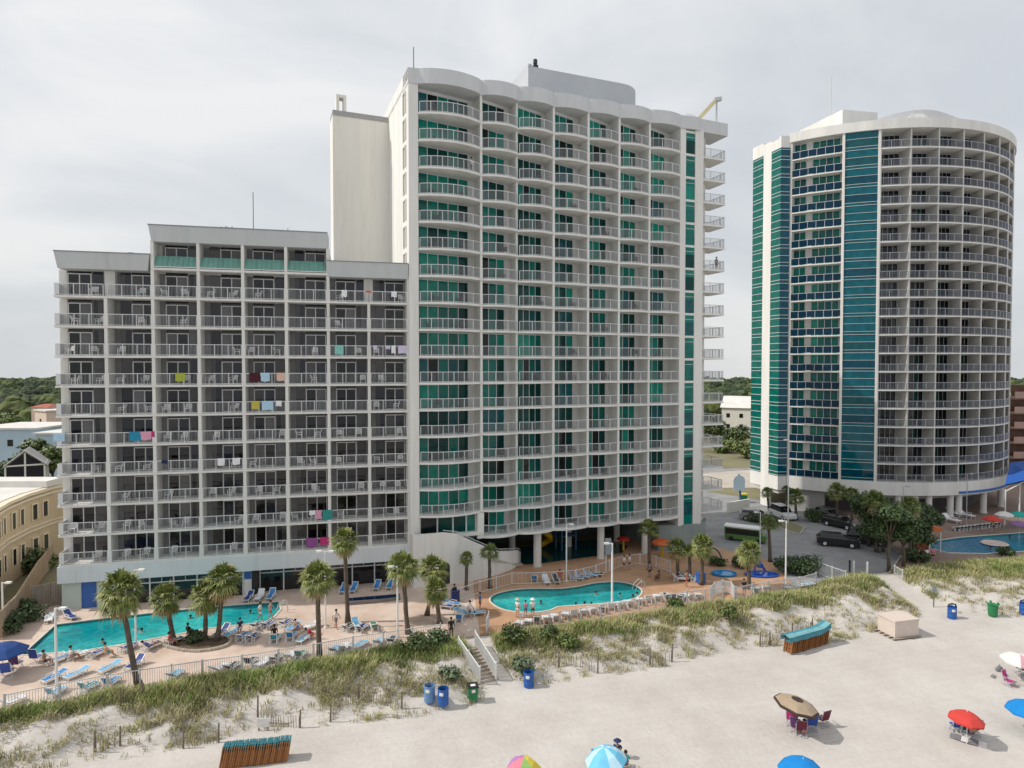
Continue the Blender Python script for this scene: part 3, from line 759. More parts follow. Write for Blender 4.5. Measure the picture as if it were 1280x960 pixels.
def tcol(x, y, r):
    mb = MB(); mb.lathe([(r * 1.15, 0), (r * 1.15, .15), (r, .16), (r, 3.87)], 16, (x, y)); part('column', mb, M_TOWER, tower, smooth=False)
for x, y, r in ((5.4, 3.2, .5), (12.9, .9, .42), (12.2, 6.5, .38), (20.6, .9, .40), (19.4, 6.5, .38), (26.4, .9, .42), (26, 6.5, .38), (7.4, 7, .38)): tcol(x, y, r)
pts = [(28.2, .9), (29.5, 0.25), (31, -.1), (32.6, -.12), (34.4, .4), (35.4, 1.6), (35.4, 9), (28.2, 9)]
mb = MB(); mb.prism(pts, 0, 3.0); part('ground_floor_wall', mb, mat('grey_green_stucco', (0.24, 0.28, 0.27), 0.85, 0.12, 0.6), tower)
mb = MB(); mb.prism([(30.2, .3), (33.4, .3), (34.9, 1.4), (34.9, 8.8), (30.2, 8.8)], 3.005, 4.1); part('ledge', mb, M_TOWER, tower)
# white stair that sweeps down from the glazed storey to the deck
stair = thing('outdoor_staircase', 'white solid-sided staircase sweeping down from the tower to the kidney pool deck', 'staircase', TW_O, TW_A)
path = [(0.0, -1.0, 4.35), (2.0, -1.05, 4.35), (3.4, -1.1, 4.1), (5.0, -1.0, 3.2), (6.6, -.7, 2.35), (8.2, -.1, 1.6), (9.8, .7, 1.25), (11.0, 1.7, .95), (11.8, 2.9, .35), (12.0, 3.6, .15)]
mb = MB()
for i in range(len(path) - 1):
    a, b = path[i], path[i + 1]
    mb.face([(a[0], a[1], 0), (b[0], b[1], 0), (b[0], b[1], b[2] + .75), (a[0], a[1], a[2] + .75)])
    mb.face([(a[0], a[1] + .22, 0), (a[0], a[1] + .22, a[2] + .75), (b[0], b[1] + .22, b[2] + .75), (b[0], b[1] + .22, 0)])
    mb.face([(a[0], a[1], a[2] + .75), (b[0], b[1], b[2] + .75), (b[0], b[1] + .22, b[2] + .75), (a[0], a[1] + .22, a[2] + .75)])
part('balustrade', mb, M_TOWER, stair)
mb = MB(); mb.box(-1.0, 0.0, -1.0, -.72, 0, 5.1); mb.box(-1.02, -.72, -.72, 1.2, 0, 5.1); part('balustrade', mb, M_TOWER, stair)
mb = MB()
for i in range(24):
    t = i / 24; x = 2.6 + 9 * t; z = 4.3 * (1 - t) ** 1.2
    y = -.8 + (0 if t < .5 else (t - .5) * 5.5)
    mb.box(x, x + .42, y + .05, y + 1.5, max(0, z - .2), z)
part('steps', mb, M_CONC, stair)
mb = MB()
for a, b in zip(path[1:], path[2:]): mb.bar((a[0], a[1] + .11, a[2] + .95), (b[0], b[1] + .11, b[2] + .95), .06)
part('handrail', mb, M_RAIL, stair)
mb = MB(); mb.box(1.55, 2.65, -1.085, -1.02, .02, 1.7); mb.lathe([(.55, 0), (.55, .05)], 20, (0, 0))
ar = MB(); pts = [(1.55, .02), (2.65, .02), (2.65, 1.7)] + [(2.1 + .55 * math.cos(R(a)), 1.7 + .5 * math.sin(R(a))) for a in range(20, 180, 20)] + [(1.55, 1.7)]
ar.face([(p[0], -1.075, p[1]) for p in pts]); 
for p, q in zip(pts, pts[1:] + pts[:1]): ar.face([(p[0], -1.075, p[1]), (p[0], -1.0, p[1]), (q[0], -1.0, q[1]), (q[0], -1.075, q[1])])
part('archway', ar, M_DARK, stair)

# ================================================================== round tower (right)
RT_C = Vector((57.5, 114.5, 0)); RT_R = 25.0
rt = thing('round_tower', 'curved white hotel tower on the right with blue-green glass strips and domed roof', 'hotel tower', RT_C, 0)
def phi_px(px):
    k = (px - 640.0) / FPX      # ray (k, 1)
    d = Vector((k, 1)).normalized(); c = Vector((RT_C.x, RT_C.y)); b = d.dot(c)
    disc = b * b - (c.length_squared - RT_R ** 2)
    t = b - math.sqrt(max(0, disc)); p = d * t - c
    return math.atan2(p.x, -p.y)
def rp(phi, r=RT_R): return (r * math.sin(phi), -r * math.cos(phi))
RZ = lambda n: 5.08 + 2.6 * n
PH = [phi_px(p) for p in (1097.5, 1138, 1171, 1200.4, 1224.6, 1244.5)]
st_ang = (PH[5] - PH[0]) / 5
PH = [PH[0] + i * st_ang for i in range(11) if PH[0] + i * st_ang < R(84)]
PD = 2.3
def back(phi, d=None): q = rp(phi); return (q[0] - .12, q[1] + (PD if d is None else d))
def barc(p0, p1, d=None):
    k = max(2, int(abs(p1 - p0) / R(2.5)) + 1); return [back(p0 + (p1 - p0) * i / k, d) for i in range(k + 1)]
P_L = phi_px(986); P_A = phi_px(1051); P_B = phi_px(1095.5)
PEND = PH[-1]
def arc(p0, p1, r, k=None):
    k = k or max(2, int(abs(p1 - p0) / R(2.5)) + 1)
    return [rp(p0 + (p1 - p0) * i / k, r) for i in range(k + 1)]
RD = 2.05
M_RT = mat('round_tower_stucco', (.50, .485, .46), .85, .10, .5, bump=.15, bscale=9, streak=True)
P983 = Vector(rp(P_L, RT_R)); c970 = P983 + Vector((-1.55, -.15))
side = Vector((-.3, 1)).normalized()
c958 = c970 + side * 2.1; c948 = c970 + side * 3.9; c935 = c970 + side * 6.4
body = arc(P_L, P_B, RT_R - RD, 10) + [back(p) for p in PH] + [rp(PEND, RT_R - RD - 9), (c935.x + 14, c935.y + 24), (c935.x + .02, c935.y), (c970.x + .3, c970.y + .4)]
mb = MB(); mb.prism(body, 2.3, 54.4); part('wall', mb, M_RT, rt)
for p0, p1, n0 in ((P_L, P_A, 0), (P_B + R(.3), PEND, 0)):
    mb = MB(); mb.prism(arc(p0, p1, RT_R) + (arc(p1, p0, RT_R - RD - .02) if p1 == P_A else barc(p1, p0, PD + .02)), -0.17, 0.0); sm = mb.mesh('floor_slab', M_TOWER)
    for n in range(1, 19): obj('floor_slab', sm, rt, (0, 0, RZ(n)))
mb = MB(); mb.prism(arc(P_L, PEND, RT_R + .12) + arc(PEND, P_L, RT_R - RD - 1.2), 3.2, 5.06); part('fascia', mb, M_TOWER, rt)
mb = MB(); mb.prism(arc(PH[3], PEND, RT_R + .17, 20) + arc(PEND, PH[3], RT_R + .125, 20), 3.35, 3.7); part('blue_band', mb, mat('blue_band_paint', (0.02, 0.13, 0.42), 0.5, .1, 2), rt)
mb = MB(); mb.prism(arc(P_L - R(.4), PEND, RT_R + .2) + arc(PEND, P_L - R(.4), RT_R - RD - 1), 54.42, 55.75); part('parapet', mb, M_TOWER, rt)
def radial(phi, w, r0, r1, z0, z1, name='partition', m=None):
    mb = MB(); d = Vector((math.sin(phi), -math.cos(phi))); t = Vector((math.cos(phi), math.sin(phi))) * w / 2
    pts = [d * r1 - t, d * r1 + t, d * r0 + t, d * r0 - t]
    mb.prism([(p.x, p.y) for p in pts], z0, z1); return part(name, mb, m or M_TOWER, rt)
for ph in PH:
    a, b = Vector(rp(ph, RT_R - .03)), Vector(back(ph, PD + .03)); mb = MB(); mb.prism([(a.x - .1, a.y), (a.x + .1, a.y), (b.x + .1, b.y), (b.x - .1, b.y)], 5.0, 54.42); part('partition', mb, M_RT, rt)
radial(P_A, .34, RT_R - RD - .05, RT_R + .05, 5.0, 54.42, 'pier'); radial(P_B, .3, RT_R - RD - .05, RT_R + .05, 5.0, 54.42, 'pier'); radial(P_L, .3, RT_R - RD - .05, RT_R + .02, 5.0, 54.42, 'pier')
# curtain wall strip
mb = MB(); mb.prism(arc(P_A + R(.35), P_B - R(.3), RT_R - .12, 6) + arc(P_B - R(.3), P_A + R(.35), RT_R - .5, 6), 5.08, 54.4)
for n in range(19):
    for dz, w in ((0.0, .05), (.42, .05), (1.55, .045)):
        mb.prism(arc(P_A + R(.35), P_B - R(.3), RT_R - .06, 6) + arc(P_B - R(.3), P_A + R(.35), RT_R - .13, 6), RZ(n) + dz, RZ(n) + dz + w, 1)
    mi = random.Random(n + 77).choice([0, 2, 3])
    mb.prism(arc(P_A + R(.4), P_B - R(.35), RT_R - .1, 6) + arc(P_B - R(.35), P_A + R(.4), RT_R - .13, 6), RZ(n) + .48, RZ(n) + 1.54, mi)
gsr = part('glass_strip', mb, [M_SPAN, M_RAIL, M_SPANB, TG[2]], rt)
# glazed left corner and sunlit side
def wallstrip(name, a, b, z0, z1, th, m, parent=rt, lines=False):
    mb = MB(); d = (b - a).normalized(); nn = Vector((d.y, -d.x))
    pts = [a, b, b - nn * th, a - nn * th]; mb.prism([(p.x, p.y) for p in pts], z0, z1)
    if lines:
        for n in range(19):
            for dz in (0.0, .5, 1.5):
                if RZ(n) + dz > 53.5: continue
                q = [a - nn * .05, b - nn * .05, b + nn * .05, a + nn * .05]
                mb.prism([(p.x, p.y) for p in q], RZ(n) + dz, RZ(n) + dz + .07, 1)
    return part(name, mb, [m, M_RAIL], parent)
ws = [(P983 + Vector((-.15, -.02)), c970, M_SPANB), (c970, c958, TG[1]), (c948, c935, TG[1])]
for a, b, m in ws: wallstrip('glass_strip', b, a, 5.0, 53.7, .2, m, lines=True)
wallstrip('pier', c948, c958, 0.0, 55.3, .5, M_TOWER)
wallstrip('side_parapet', c935 + Vector((-.05, 0)), c948, 53.7, 55.6, .5, M_TOWER); wallstrip('side_parapet', c958, c970, 53.7, 55.1, .5, M_TOWER); wallstrip('side_parapet', c970, P983, 53.7, 55.4, .5, M_TOWER)
for a, b in ((c935, c948), (c958, c970), (c970, P983 + Vector((-.1, 0)))): wallstrip('fascia', a, b, 2.9, 4.95, .4, M_TOWER)
# windows and railings of the round tower
def saw_r(p0, p1): return Vector(back(p0)) + Vector((.12, 0)), Vector(back(p1)) - Vector((.12, 0))
def round_window(p0, p1, seed, blue=False, span=None):
    r = random.Random(seed); f = MB(); g = MB()
    if blue:
        rr = RT_R - 1.27; w = p1 - p0; a, b, k = span
        def strip(mb, q0, q1, z0, z1, o, mi): mb.prism(arc(q0, q1, rr + o, 2) + arc(q1, q0, rr + o - .05, 2), z0, z1, mi)
        for i in range(k + 1):
            q = p0 + w * (a + (b - a) * i / k); strip(f, q - R(.09), q + R(.09), .05, 2.36, .06, 0)
        for i in range(k):
            q0 = p0 + w * (a + (b - a) * i / k) + R(.1); q1 = p0 + w * (a + (b - a) * (i + 1) / k) - R(.1)
            strip(g, q0, q1, .06, 2.35, .04, r.choice([0, 1, 1, 2, 2]))
        return f.mesh('window', M_FRAME), g.mesh('pane', TG[:4])
    A, B = saw_r(p0, p1); d = (B - A); L = d.length; ang = math.atan2(d.y, d.x); x0, x1 = L * .05, L * .97
    for i in range(6):
        x = x0 + (x1 - x0) * i / 5; f.box(x - .03, x + .03, -.08, -.003, .03, 2.3)
    f.box(x0, x1, -.06, -.003, 2.3, 2.36)
    for i in range(5):
        g.box(x0 + (x1 - x0) * i / 5 + .031, x0 + (x1 - x0) * (i + 1) / 5 - .031, -.065, -.012, .04, 2.299, r.choice([0, 2, 2, 3, 4, 4, 4]))
    M_ = Matrix.Translation((A.x, A.y, 0)) @ Matrix.Rotation(ang, 4, 'Z'); f2 = MB(); f2.add(f, M_); g2 = MB(); g2.add(g, M_)
    return f2.mesh('window', M_BAL), g2.mesh('pane', [TG[3], GL[3], GL[2], GL[0], TG[4]])
mb = MB(); mb.prism(arc(P_L, P_A, RT_R - 1.3, 8) + arc(P_A, P_L, RT_R - RD + .002, 8), 5.0, 54.41); part('balcony_back_wall', mb, M_TOWER, rt)
def round_rail(p0, p1, blue=False):
    pts = arc(p0 + R(.15), p1 - R(.15), RT_R - .06, 6)
    if not blue: return railing_mb(pts, post=1.3, bal=.11, bw=.02).mesh('railing', [mat('dull_aluminium', (0.36, 0.38, 0.42), 0.5, .05, 3), mat('dull_balusters', (0.15, 0.165, 0.20), .5, .05, 3)])
    mb = MB()
    for a, b in zip(pts, pts[1:]):
        mb.bar((a[0], a[1], .55), (b[0], b[1], .55), .03, .9, 0); mb.bar((a[0], a[1], 1.03), (b[0], b[1], 1.03), .05, .05, 1)
        mb.box(a[0] - .03, a[0] + .03, a[1] - .03, a[1] + .03, 0, 1.0, 1)
    return mb.mesh('railing', [mat('blue_glass_panel', (0.003, 0.028, 0.055), 0.1, .2, 1, spec=.2), M_RAIL])
bays = [(P_L, P_A, True)] + [(PH[i], PH[i + 1], False) for i in range(len(PH) - 1)]
rest_r, rest_f, rest_p = [], [], []
for i, (a, b, bl) in enumerate(bays):
    var = [round_window(a, b, 900 + i * 10 + k, bl, (.02, .27, 2)) for k in range(4)]; var2 = [round_window(a, b, 950 + k, True, (.40, .95, 4)) for k in range(4)] if bl else None; rr_ = round_rail(a, b, bl)
    for n in range(19):
        f, g = rnd.choice(var)
        if bl: f2, g2_ = rnd.choice(var2); w = obj('window', f2, rt, (0, 0, RZ(n))); obj('pane', g2_, w)
        if i < 4:
            w = obj('window', f, rt, (0, 0, RZ(n))); obj('pane', g, w); obj('railing', rr_, rt, (0, 0, RZ(n)))
        else: rest_r.append((rr_, (0, 0, RZ(n)))); rest_f.append((f, (0, 0, RZ(n)))); rest_p.append((g, (0, 0, RZ(n))))
merged(rest_r, 'railings', [mat('dull_aluminium', (0.36, 0.38, 0.42)), mat('dull_balusters', (.2, .215, .25))], rt); o = merged(rest_f, 'windows', M_FRAME, rt)
merged(rest_p, 'panes', [TG[3], GL[3], GL[2], GL[0], TG[4]], o)
# base columns, dark undercroft
for px in (1168, 1196, 1207, 1239, 1263, 1150, 1128):
    ph = phi_px(min(px, 1261)); 
    mb = MB(); c = rp(ph, RT_R - .7); mb.lathe([(.5, 0), (.5, .2), (.42, .21), (.42, 3.2)], 14, c); part('column', mb, M_TOWER, rt)
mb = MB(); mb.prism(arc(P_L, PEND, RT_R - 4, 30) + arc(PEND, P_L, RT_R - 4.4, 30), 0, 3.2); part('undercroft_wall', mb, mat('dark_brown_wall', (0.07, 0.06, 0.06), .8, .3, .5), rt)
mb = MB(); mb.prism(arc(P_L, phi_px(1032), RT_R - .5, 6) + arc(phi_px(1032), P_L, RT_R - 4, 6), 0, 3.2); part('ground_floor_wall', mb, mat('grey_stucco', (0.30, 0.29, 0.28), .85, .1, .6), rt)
# roof: white wedge, grey dome with round vent
cx0 = Vector((49.6, 97.0)) - Vector((RT_C.x, RT_C.y)); d1 = side; d2 = Vector((1, .2)).normalized()
pts = [cx0, cx0 + d2 * 6.0, cx0 + d2 * 6.0 + d1 * 9, cx0 + d1 * 9]
mb = MB(); mb.prism([(p.x, p.y) for p in pts], 54.5, 59.9)
wd = part('plant_room', mb, M_TOWER, rt)
mb = MB()
for k in (1.6, 3.7, 5.8):
    a = cx0 + d1 * k; b = cx0 + d1 * (k + 1.0); nn = Vector((-1, -.3)).normalized() * .05
    mb.prism([(a.x, a.y), (b.x, b.y), (b.x + nn.x, b.y + nn.y), (a.x + nn.x, a.y + nn.y)], 57.2, 57.6)
part('vent_slots', mb, M_DARK, wd)
AP = [(1084, 158), (1091.6, 149.5), (1102.8, 145.9), (1115, 142.5), (1128, 139.7), (1140, 137.8), (1153.4, 136.9), (1164, 137.5), (1173, 139), (1184, 142.3), (1195.6, 146.7), (1207, 151.5), (1218, 156.6), (1235, 162.8), (1250, 171)]
fr, bk = [], []
for px, py in AP:
    ph = phi_px(min(px, 1258)); q = rp(ph, RT_R - .75); Yd = q[1] + RT_C.y; z = D(px, py, Yd).z; q2 = rp(ph, RT_R - 5)
    fr.append((q[0], q[1], max(55.76, z))); bk.append((q2[0], q2[1], max(55.76, z - .1)))
mb = MB()
for i in range(len(fr) - 1):
    a, b, c, d = fr[i], fr[i + 1], bk[i + 1], bk[i]; lo = lambda p: (p[0], p[1], 54.6)
    mb.face([lo(a), lo(b), b, a]); mb.face([lo(c), lo(d), d, c]); mb.face([a, b, c, d])
mb.face([lo(fr[0]), fr[0], bk[0], lo(bk[0])]); mb.face([lo(fr[-1]), lo(bk[-1]), bk[-1], fr[-1]])
dm = part('arched_roof_wall', mb, mat('grey_dome', (0.56, 0.57, 0.59), .7, .06, .4), rt)
ph = phi_px(1146); q = Vector(rp(ph, RT_R - .73)); zc = D(1146, 148, q.y + RT_C.y).z
mb = MB(); k = 28; tn = Vector((math.cos(ph), math.sin(ph), 0)); on = Vector((math.sin(ph), -math.cos(ph), 0)); c = Vector((q.x, q.y, zc)) + on * .08
P = [c + tn * 1.35 * math.cos(2 * math.pi * i / k) + Vector((0, 0, .68 * math.sin(2 * math.pi * i / k))) for i in range(k)]
mb.face(P)
for i in range(k): mb.face([P[i], P[i] - on * .3, P[(i + 1) % k] - on * .3, P[(i + 1) % k]])
part('oval_disc', mb, mat('vent_white', (.72, .72, .70), .8), dm)
mb = MB(); mb.bar((D(1039, 150, 103) - RT_C), (D(1039, 96, 103) - RT_C), .09); part('antenna', mb, M_RAIL, rt)
# ================================================================== vegetation
M_LEAF = [mat('palm_leaf_green', (0.115, 0.155, 0.036), .55, .3, 3), mat('palm_leaf_light', (0.215, 0.235, 0.065), .55, .3, 3), mat('palm_leaf_dry', (0.34, 0.255, 0.125), .8, .25, 3)]
M_TRUNK = mat('palm_trunk', (0.115, 0.088, 0.066), .95, .35, 5, bump=.5, bscale=14)
def palm_leafs(seed, n, elo, ehi, mis, size=1.0):
    r = random.Random(seed); mb = MB()
    for i in range(n):
        az = i * 2.39996 + r.uniform(-.3, .3); t = (i + .5) / n
        el = R(elo + (ehi - elo) * t) + r.uniform(-.12, .12)
        dr = Vector((math.cos(az) * math.cos(el), math.sin(az) * math.cos(el), math.sin(el)))
        L = size * r.uniform(.62, .85); base = Vector((0, 0, .05)); mid = base + dr * L + Vector((0, 0, -.08))
        mi = r.choice(mis)
        mb.bar(base + dr * .1, mid, .035, .03, mi)
        sd_ = dr.cross(Vector((0, 0, 1))); sd_ = sd_.normalized() if sd_.length > .05 else Vector((1, 0, 0)); up = sd_.cross(dr).normalized()
        K = 13
        for j in range(K):
            a = R(-78 + 156 * j / (K - 1)) + r.uniform(-.05, .05)
            ld = (dr * math.cos(a) + sd_ * math.sin(a) + up * (.12 - .18 * abs(math.sin(a)))).normalized()
            ll = size * (.95 - .32 * abs(a) / 1.4) * r.uniform(.85, 1.1)
            w = ld.cross(up).normalized() * .055 * size
            p1 = mid + ld * ll * .55; p2 = mid + ld * ll + Vector((0, 0, -.42 * ll * r.uniform(.3, 1.3)))
            k = len(mb.v); mb.v += [tuple(mid - w * .4), tuple(mid + w * .4), tuple(p1 + w), tuple(p1 - w), tuple(p2)]
            mb.f += [(k, k + 1, k + 2, k + 3), (k + 3, k + 2, k + 4)]; mb.m += [mi, mi]
    return mb
CROWN = [palm_leafs(s, 46, -46, 78, [0, 1, 1], 1.1).mesh('crown', M_LEAF) for s in (1, 2, 3)]
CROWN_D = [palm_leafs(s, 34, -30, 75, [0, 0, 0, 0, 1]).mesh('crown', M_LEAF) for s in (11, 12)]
DEAD = [palm_leafs(s, 16, -82, -30, [2], 1.05).mesh('dry_fronds', M_LEAF) for s in (4, 5)]
def palm(cx, cy, bx, by, label, size=1.0, dark=False, dead=True, group='sabal palms round the pool decks'):
    b = G(bx, by, 0.0); top = D(cx, cy, b.y)
    size *= .9; t = thing('palm_tree', label, 'palm tree', b, 0, group)
    v = top - b; mb = MB(); pts = []; rad = []
    r = random.Random(int(cx * 7 + cy))
    for i in range(9):
        q = i / 8; pts.append(Vector((v.x * (q ** .8), v.y * q, v.z * q)) + Vector((r.uniform(-.02, .02), r.uniform(-.02, .02), 0))); rad.append((.20 - .05 * q + (.09 if i == 0 else 0) + (.04 if i == 8 else 0) + r.uniform(-.012, .012)) * (0.8 + .2 * size))
    mb.tube(pts, rad, 9); part('trunk', mb, M_TRUNK, t, smooth=True)
    c = obj('crown', r.choice(CROWN_D if dark else CROWN), t, v); c.rotation_euler = (r.uniform(-.22, .22), r.uniform(-.22, .22), r.uniform(0, 6.28)); c.scale = (size * r.uniform(.9, 1.08), size * r.uniform(.9, 1.08), size * r.uniform(.8, 1.12))
    if dead:
        d = obj('dry_fronds', r.choice(DEAD), t, v - Vector((0, 0, .1)), r.uniform(0, 6.28)); d.scale = (size * .95,) * 3
    return t
palm(151, 741, 174, 858, 'palm leaning left over the long pool, standing by the beach fence', 1.12)
palm(207, 748, 219, 803, 'palm growing left in the stone-edged planter by the long pool', .95)
palm(258, 745, 256, 801, 'shorter palm in the middle of the stone-edged planter', .95)
palm(279, 724, 271, 802, 'tallest palm growing at the right of the stone-edged planter', 1.08)
palm(397, 722, 399, 822, 'palm by the beach fence in front of the white lounger trio', 1.02)
palm(431, 676, 435, 778, 'tall slim palm in front of the low hotel with tan hanging fronds', .92)
palm(504, 708, 510, 792, 'palm standing just right of the white lamp post by the fence', 1.0)
palm(541, 710, 534, 769, 'fuller palm of the pair before the stair archway', 1.0)
palm(545, 738, 550, 779, 'shorter palm of the pair before the stair archway', .85)
palm(583, 698, 583, 737, 'small palm growing before the white staircase', .58, dead=False)
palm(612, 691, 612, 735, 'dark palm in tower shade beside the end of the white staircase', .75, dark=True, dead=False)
palm(878, 682, 877, 731, 'yellow-green palm behind the blue towel bin at the kidney pool', .85)
palm(936, 690, 936, 736, 'bright palm between the two blue kiddie pools', .95)
palm(961, 656, 963, 702, 'dark palm growing beside the driveway hedge', .8, dark=True, dead=False)
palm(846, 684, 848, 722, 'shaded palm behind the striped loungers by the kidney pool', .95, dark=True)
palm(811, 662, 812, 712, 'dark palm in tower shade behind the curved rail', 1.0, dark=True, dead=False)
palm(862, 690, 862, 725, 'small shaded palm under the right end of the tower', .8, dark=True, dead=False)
palm(959, 616, 962, 642, 'small dark palm at the street corner by the round tower', .8, dark=True, dead=False)
palm(983, 612, 984, 648, 'thin dark palm next to the white van', .6, dark=True, dead=False)
palm(994, 622, 996, 650, 'bushy dark palm on the traffic island', 1.1, dark=True, dead=False)
palm(1046, 615, 1047, 652, 'dark palm behind the parked black cars', 1.15, dark=True, dead=False)
palm(1094, 625, 1096, 690, 'dark palm rising between the broad trees by the driveway', 1.1, dark=True)
palm(1137, 632, 1138, 700, 'dark palm next to the orange kiosk', 1.0, dark=True)
palm(1064, 618, 1066, 655, 'second dark palm behind the parked cars, nearer the broad trees', 1.05, dark=True, dead=False)

def leaf_cloud(seed, lobes, n, size, mis, squash=.9):
    r = random.Random(seed); mb = MB()
    for i in range(n):
        c, rad = r.choice(lobes)
        d = Vector((r.gauss(0, 1), r.gauss(0, 1), r.gauss(0, 1))).normalized(); d.z *= squash
        p = Vector(c) + d * rad * (r.random() ** .38) * r.uniform(.82, 1.1)
        u = Vector((r.gauss(0, 1), r.gauss(0, 1), r.gauss(0, .6))).normalized(); w = u.cross(d + Vector((.01, 0, .3))).normalized()
        s = size * r.uniform(.6, 1.3); u *= s; w *= s * .55
        k = len(mb.v); mb.v += [tuple(p - u), tuple(p + w), tuple(p + u), tuple(p - w)]; mb.f.append((k, k + 1, k + 2, k + 3)); mb.m.append(r.choice(mis))
    return mb
M_BUSH = [mat('bush_green', (0.07, 0.115, 0.028), .6, .3, 2), mat('bush_dark', (0.034, 0.062, 0.02), .6, .3, 2), mat('bush_light', (0.14, 0.17, 0.045), .6, .3, 2), mat('grey_green_leaf', (0.14, 0.175, 0.11), .7, .25, 2)]
def tree(px, py, top, rad, label, dark=1, trunk_r=.16, group=None, n=4200, leaf=.17, loc=None, hgt=None):
    b = loc or G(px, py); h = hgt or (D(px, top, b.y).z - b.z)
    t = thing('leafy_tree', label, 'tree', b, rnd.uniform(0, 6), group); r = random.Random(int(px * 3 + py))
    lobes = []; mb = MB()
    base_h = max(.5, h - rad * 1.9)
    mb.tube([(0, 0, 0), (.05, .02, base_h * .6), (-.03, .05, base_h)], [trunk_r * 1.25, trunk_r, trunk_r * .8], 8)
    for i in range(9):
        a = i * 2.4; rr = rad * r.uniform(.35, .62); z = base_h + (h - base_h) * r.uniform(.22, .78)
        c = (rr * math.cos(a), rr * math.sin(a), z); lobes.append((c, rad * r.uniform(.36, .52)))
        mb.tube([(-.03, .05, base_h * .95), (c[0] * .5, c[1] * .5, (base_h + c[2]) / 2), c], [trunk_r * .55, trunk_r * .35, trunk_r * .12], 5)
    lobes.append(((0, 0, h - rad * .4), rad * .42))
    part('trunk', mb, M_TRUNK, t, smooth=True)
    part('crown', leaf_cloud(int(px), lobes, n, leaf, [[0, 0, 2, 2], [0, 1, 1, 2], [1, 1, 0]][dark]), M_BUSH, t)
    return t
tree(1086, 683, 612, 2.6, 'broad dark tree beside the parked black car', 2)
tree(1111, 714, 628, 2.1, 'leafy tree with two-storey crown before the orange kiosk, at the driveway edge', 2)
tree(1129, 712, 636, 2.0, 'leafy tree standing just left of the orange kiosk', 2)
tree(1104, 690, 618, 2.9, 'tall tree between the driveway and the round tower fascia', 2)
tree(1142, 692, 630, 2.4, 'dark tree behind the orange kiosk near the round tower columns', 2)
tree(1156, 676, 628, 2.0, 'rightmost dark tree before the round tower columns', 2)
def bush(px, py, w, h, label, mis, z=None, seed=0, n=900, leaf=.13, cat='shrub', name='shrub'):
    b = GH(px, py) if z is None else G(px, py, z)
    r = random.Random(int(px * 5 + py)); lobes = []
    for i in range(7):
        a = i * 2.4; q = r.uniform(.1, .6); lobes.append(((w / 2 * q * math.cos(a), w / 2 * q * .8 * math.sin(a), h * r.uniform(.3, .6)), min(w, h * 1.4) * r.uniform(.26, .36)))
    t = thing(name, label, cat, b, 0); mb = MB()
    for c, _ in lobes: mb.tube([(0, 0, -.05), (c[0] * .5, c[1] * .5, c[2] * .5), c], [.03, .02, .01], 5)
    part('stems', mb, M_TRUNK, t); part('foliage', leaf_cloud(int(px + py), lobes, n, leaf, mis), M_BUSH, t); return t
bush(522, 815, 2.6, 1.5, 'dark green bush in front of the beach fence, left of its neighbour', [0, 1, 1, 2])
bush(548, 808, 2.0, 1.5, 'dark bush against the beach fence beside the stair gate', [0, 1, 1])
bush(560, 850, 2.0, 1.1, 'grey-green beach bush on the dune above the blue barrels', [3, 3, 0])
bush(640, 803, 2.6, 1.6, 'round dark green bush right of the beach stairs', [0, 1, 1, 2])
bush(684, 798, 1.8, 1.1, 'small green bush at the foot of the kidney pool fence', [0, 1, 2])
bush(708, 810, 2.6, 1.2, 'light green bush on the dune below the kidney pool fence', [0, 2, 2])
bush(652, 842, 2.0, 1.6, 'tall grey-green beach bush behind the blue barrel by the stairs', [3, 3, 3, 0])
bush(912, 772, 2.0, 1.1, 'bright green bush in the dune grass before the round fence corner', [2, 2, 0])
bush(845, 762, 1.6, 1.1, 'green bush in the dune grass by the white loungers', [0, 0, 2])
bush(985, 716, 3.2, 2.2, 'large dark rounded hedge bush by the driveway, left of two', [1, 1, 1, 0], z=0, n=1800)
bush(1007, 718, 3.2, 2.3, 'large dark rounded hedge bush by the driveway, right of two', [1, 1, 1, 0], z=0, n=1800)
bush(1145, 703, 3.6, 1.8, 'dark bush below the orange kiosk', [1, 1, 0], z=0, n=1500)
bush(1255, 694, 4.2, 1.1, 'dark low hedge in front of the blue pool', [1, 1, 0], z=0, n=1500)
bush(243, 801, 2.0, .95, 'dark spiky bush in the stone-edged planter', [1, 1, 0], z=0.1)
bush(30, 775, 3.6, 1.8, 'dark hedge at the left end of the long pool deck', [1, 1, 0], z=0, n=1600)
bush(10, 790, 3.2, 1.8, 'dark hedge behind the leftmost lamp post', [1, 1, 0], z=0, n=1600)
bush(897, 707, 2.4, 1.2, 'dark bush behind the light blue kiddie pool', [1, 0], z=0)
bush(925, 709, 2.2, 1.2, 'dark bush between the kiddie pools', [1, 0], z=0)
bush(20, 715, 6.0, 3.4, 'big leafy bush below the beige building', [0, 1, 2], loc if False else 0, n=2400, leaf=.2)
bush(48, 712, 4.0, 2.2, 'low bush against the corner of the beige building', [0, 1, 2], 0, n=1500, leaf=.18)

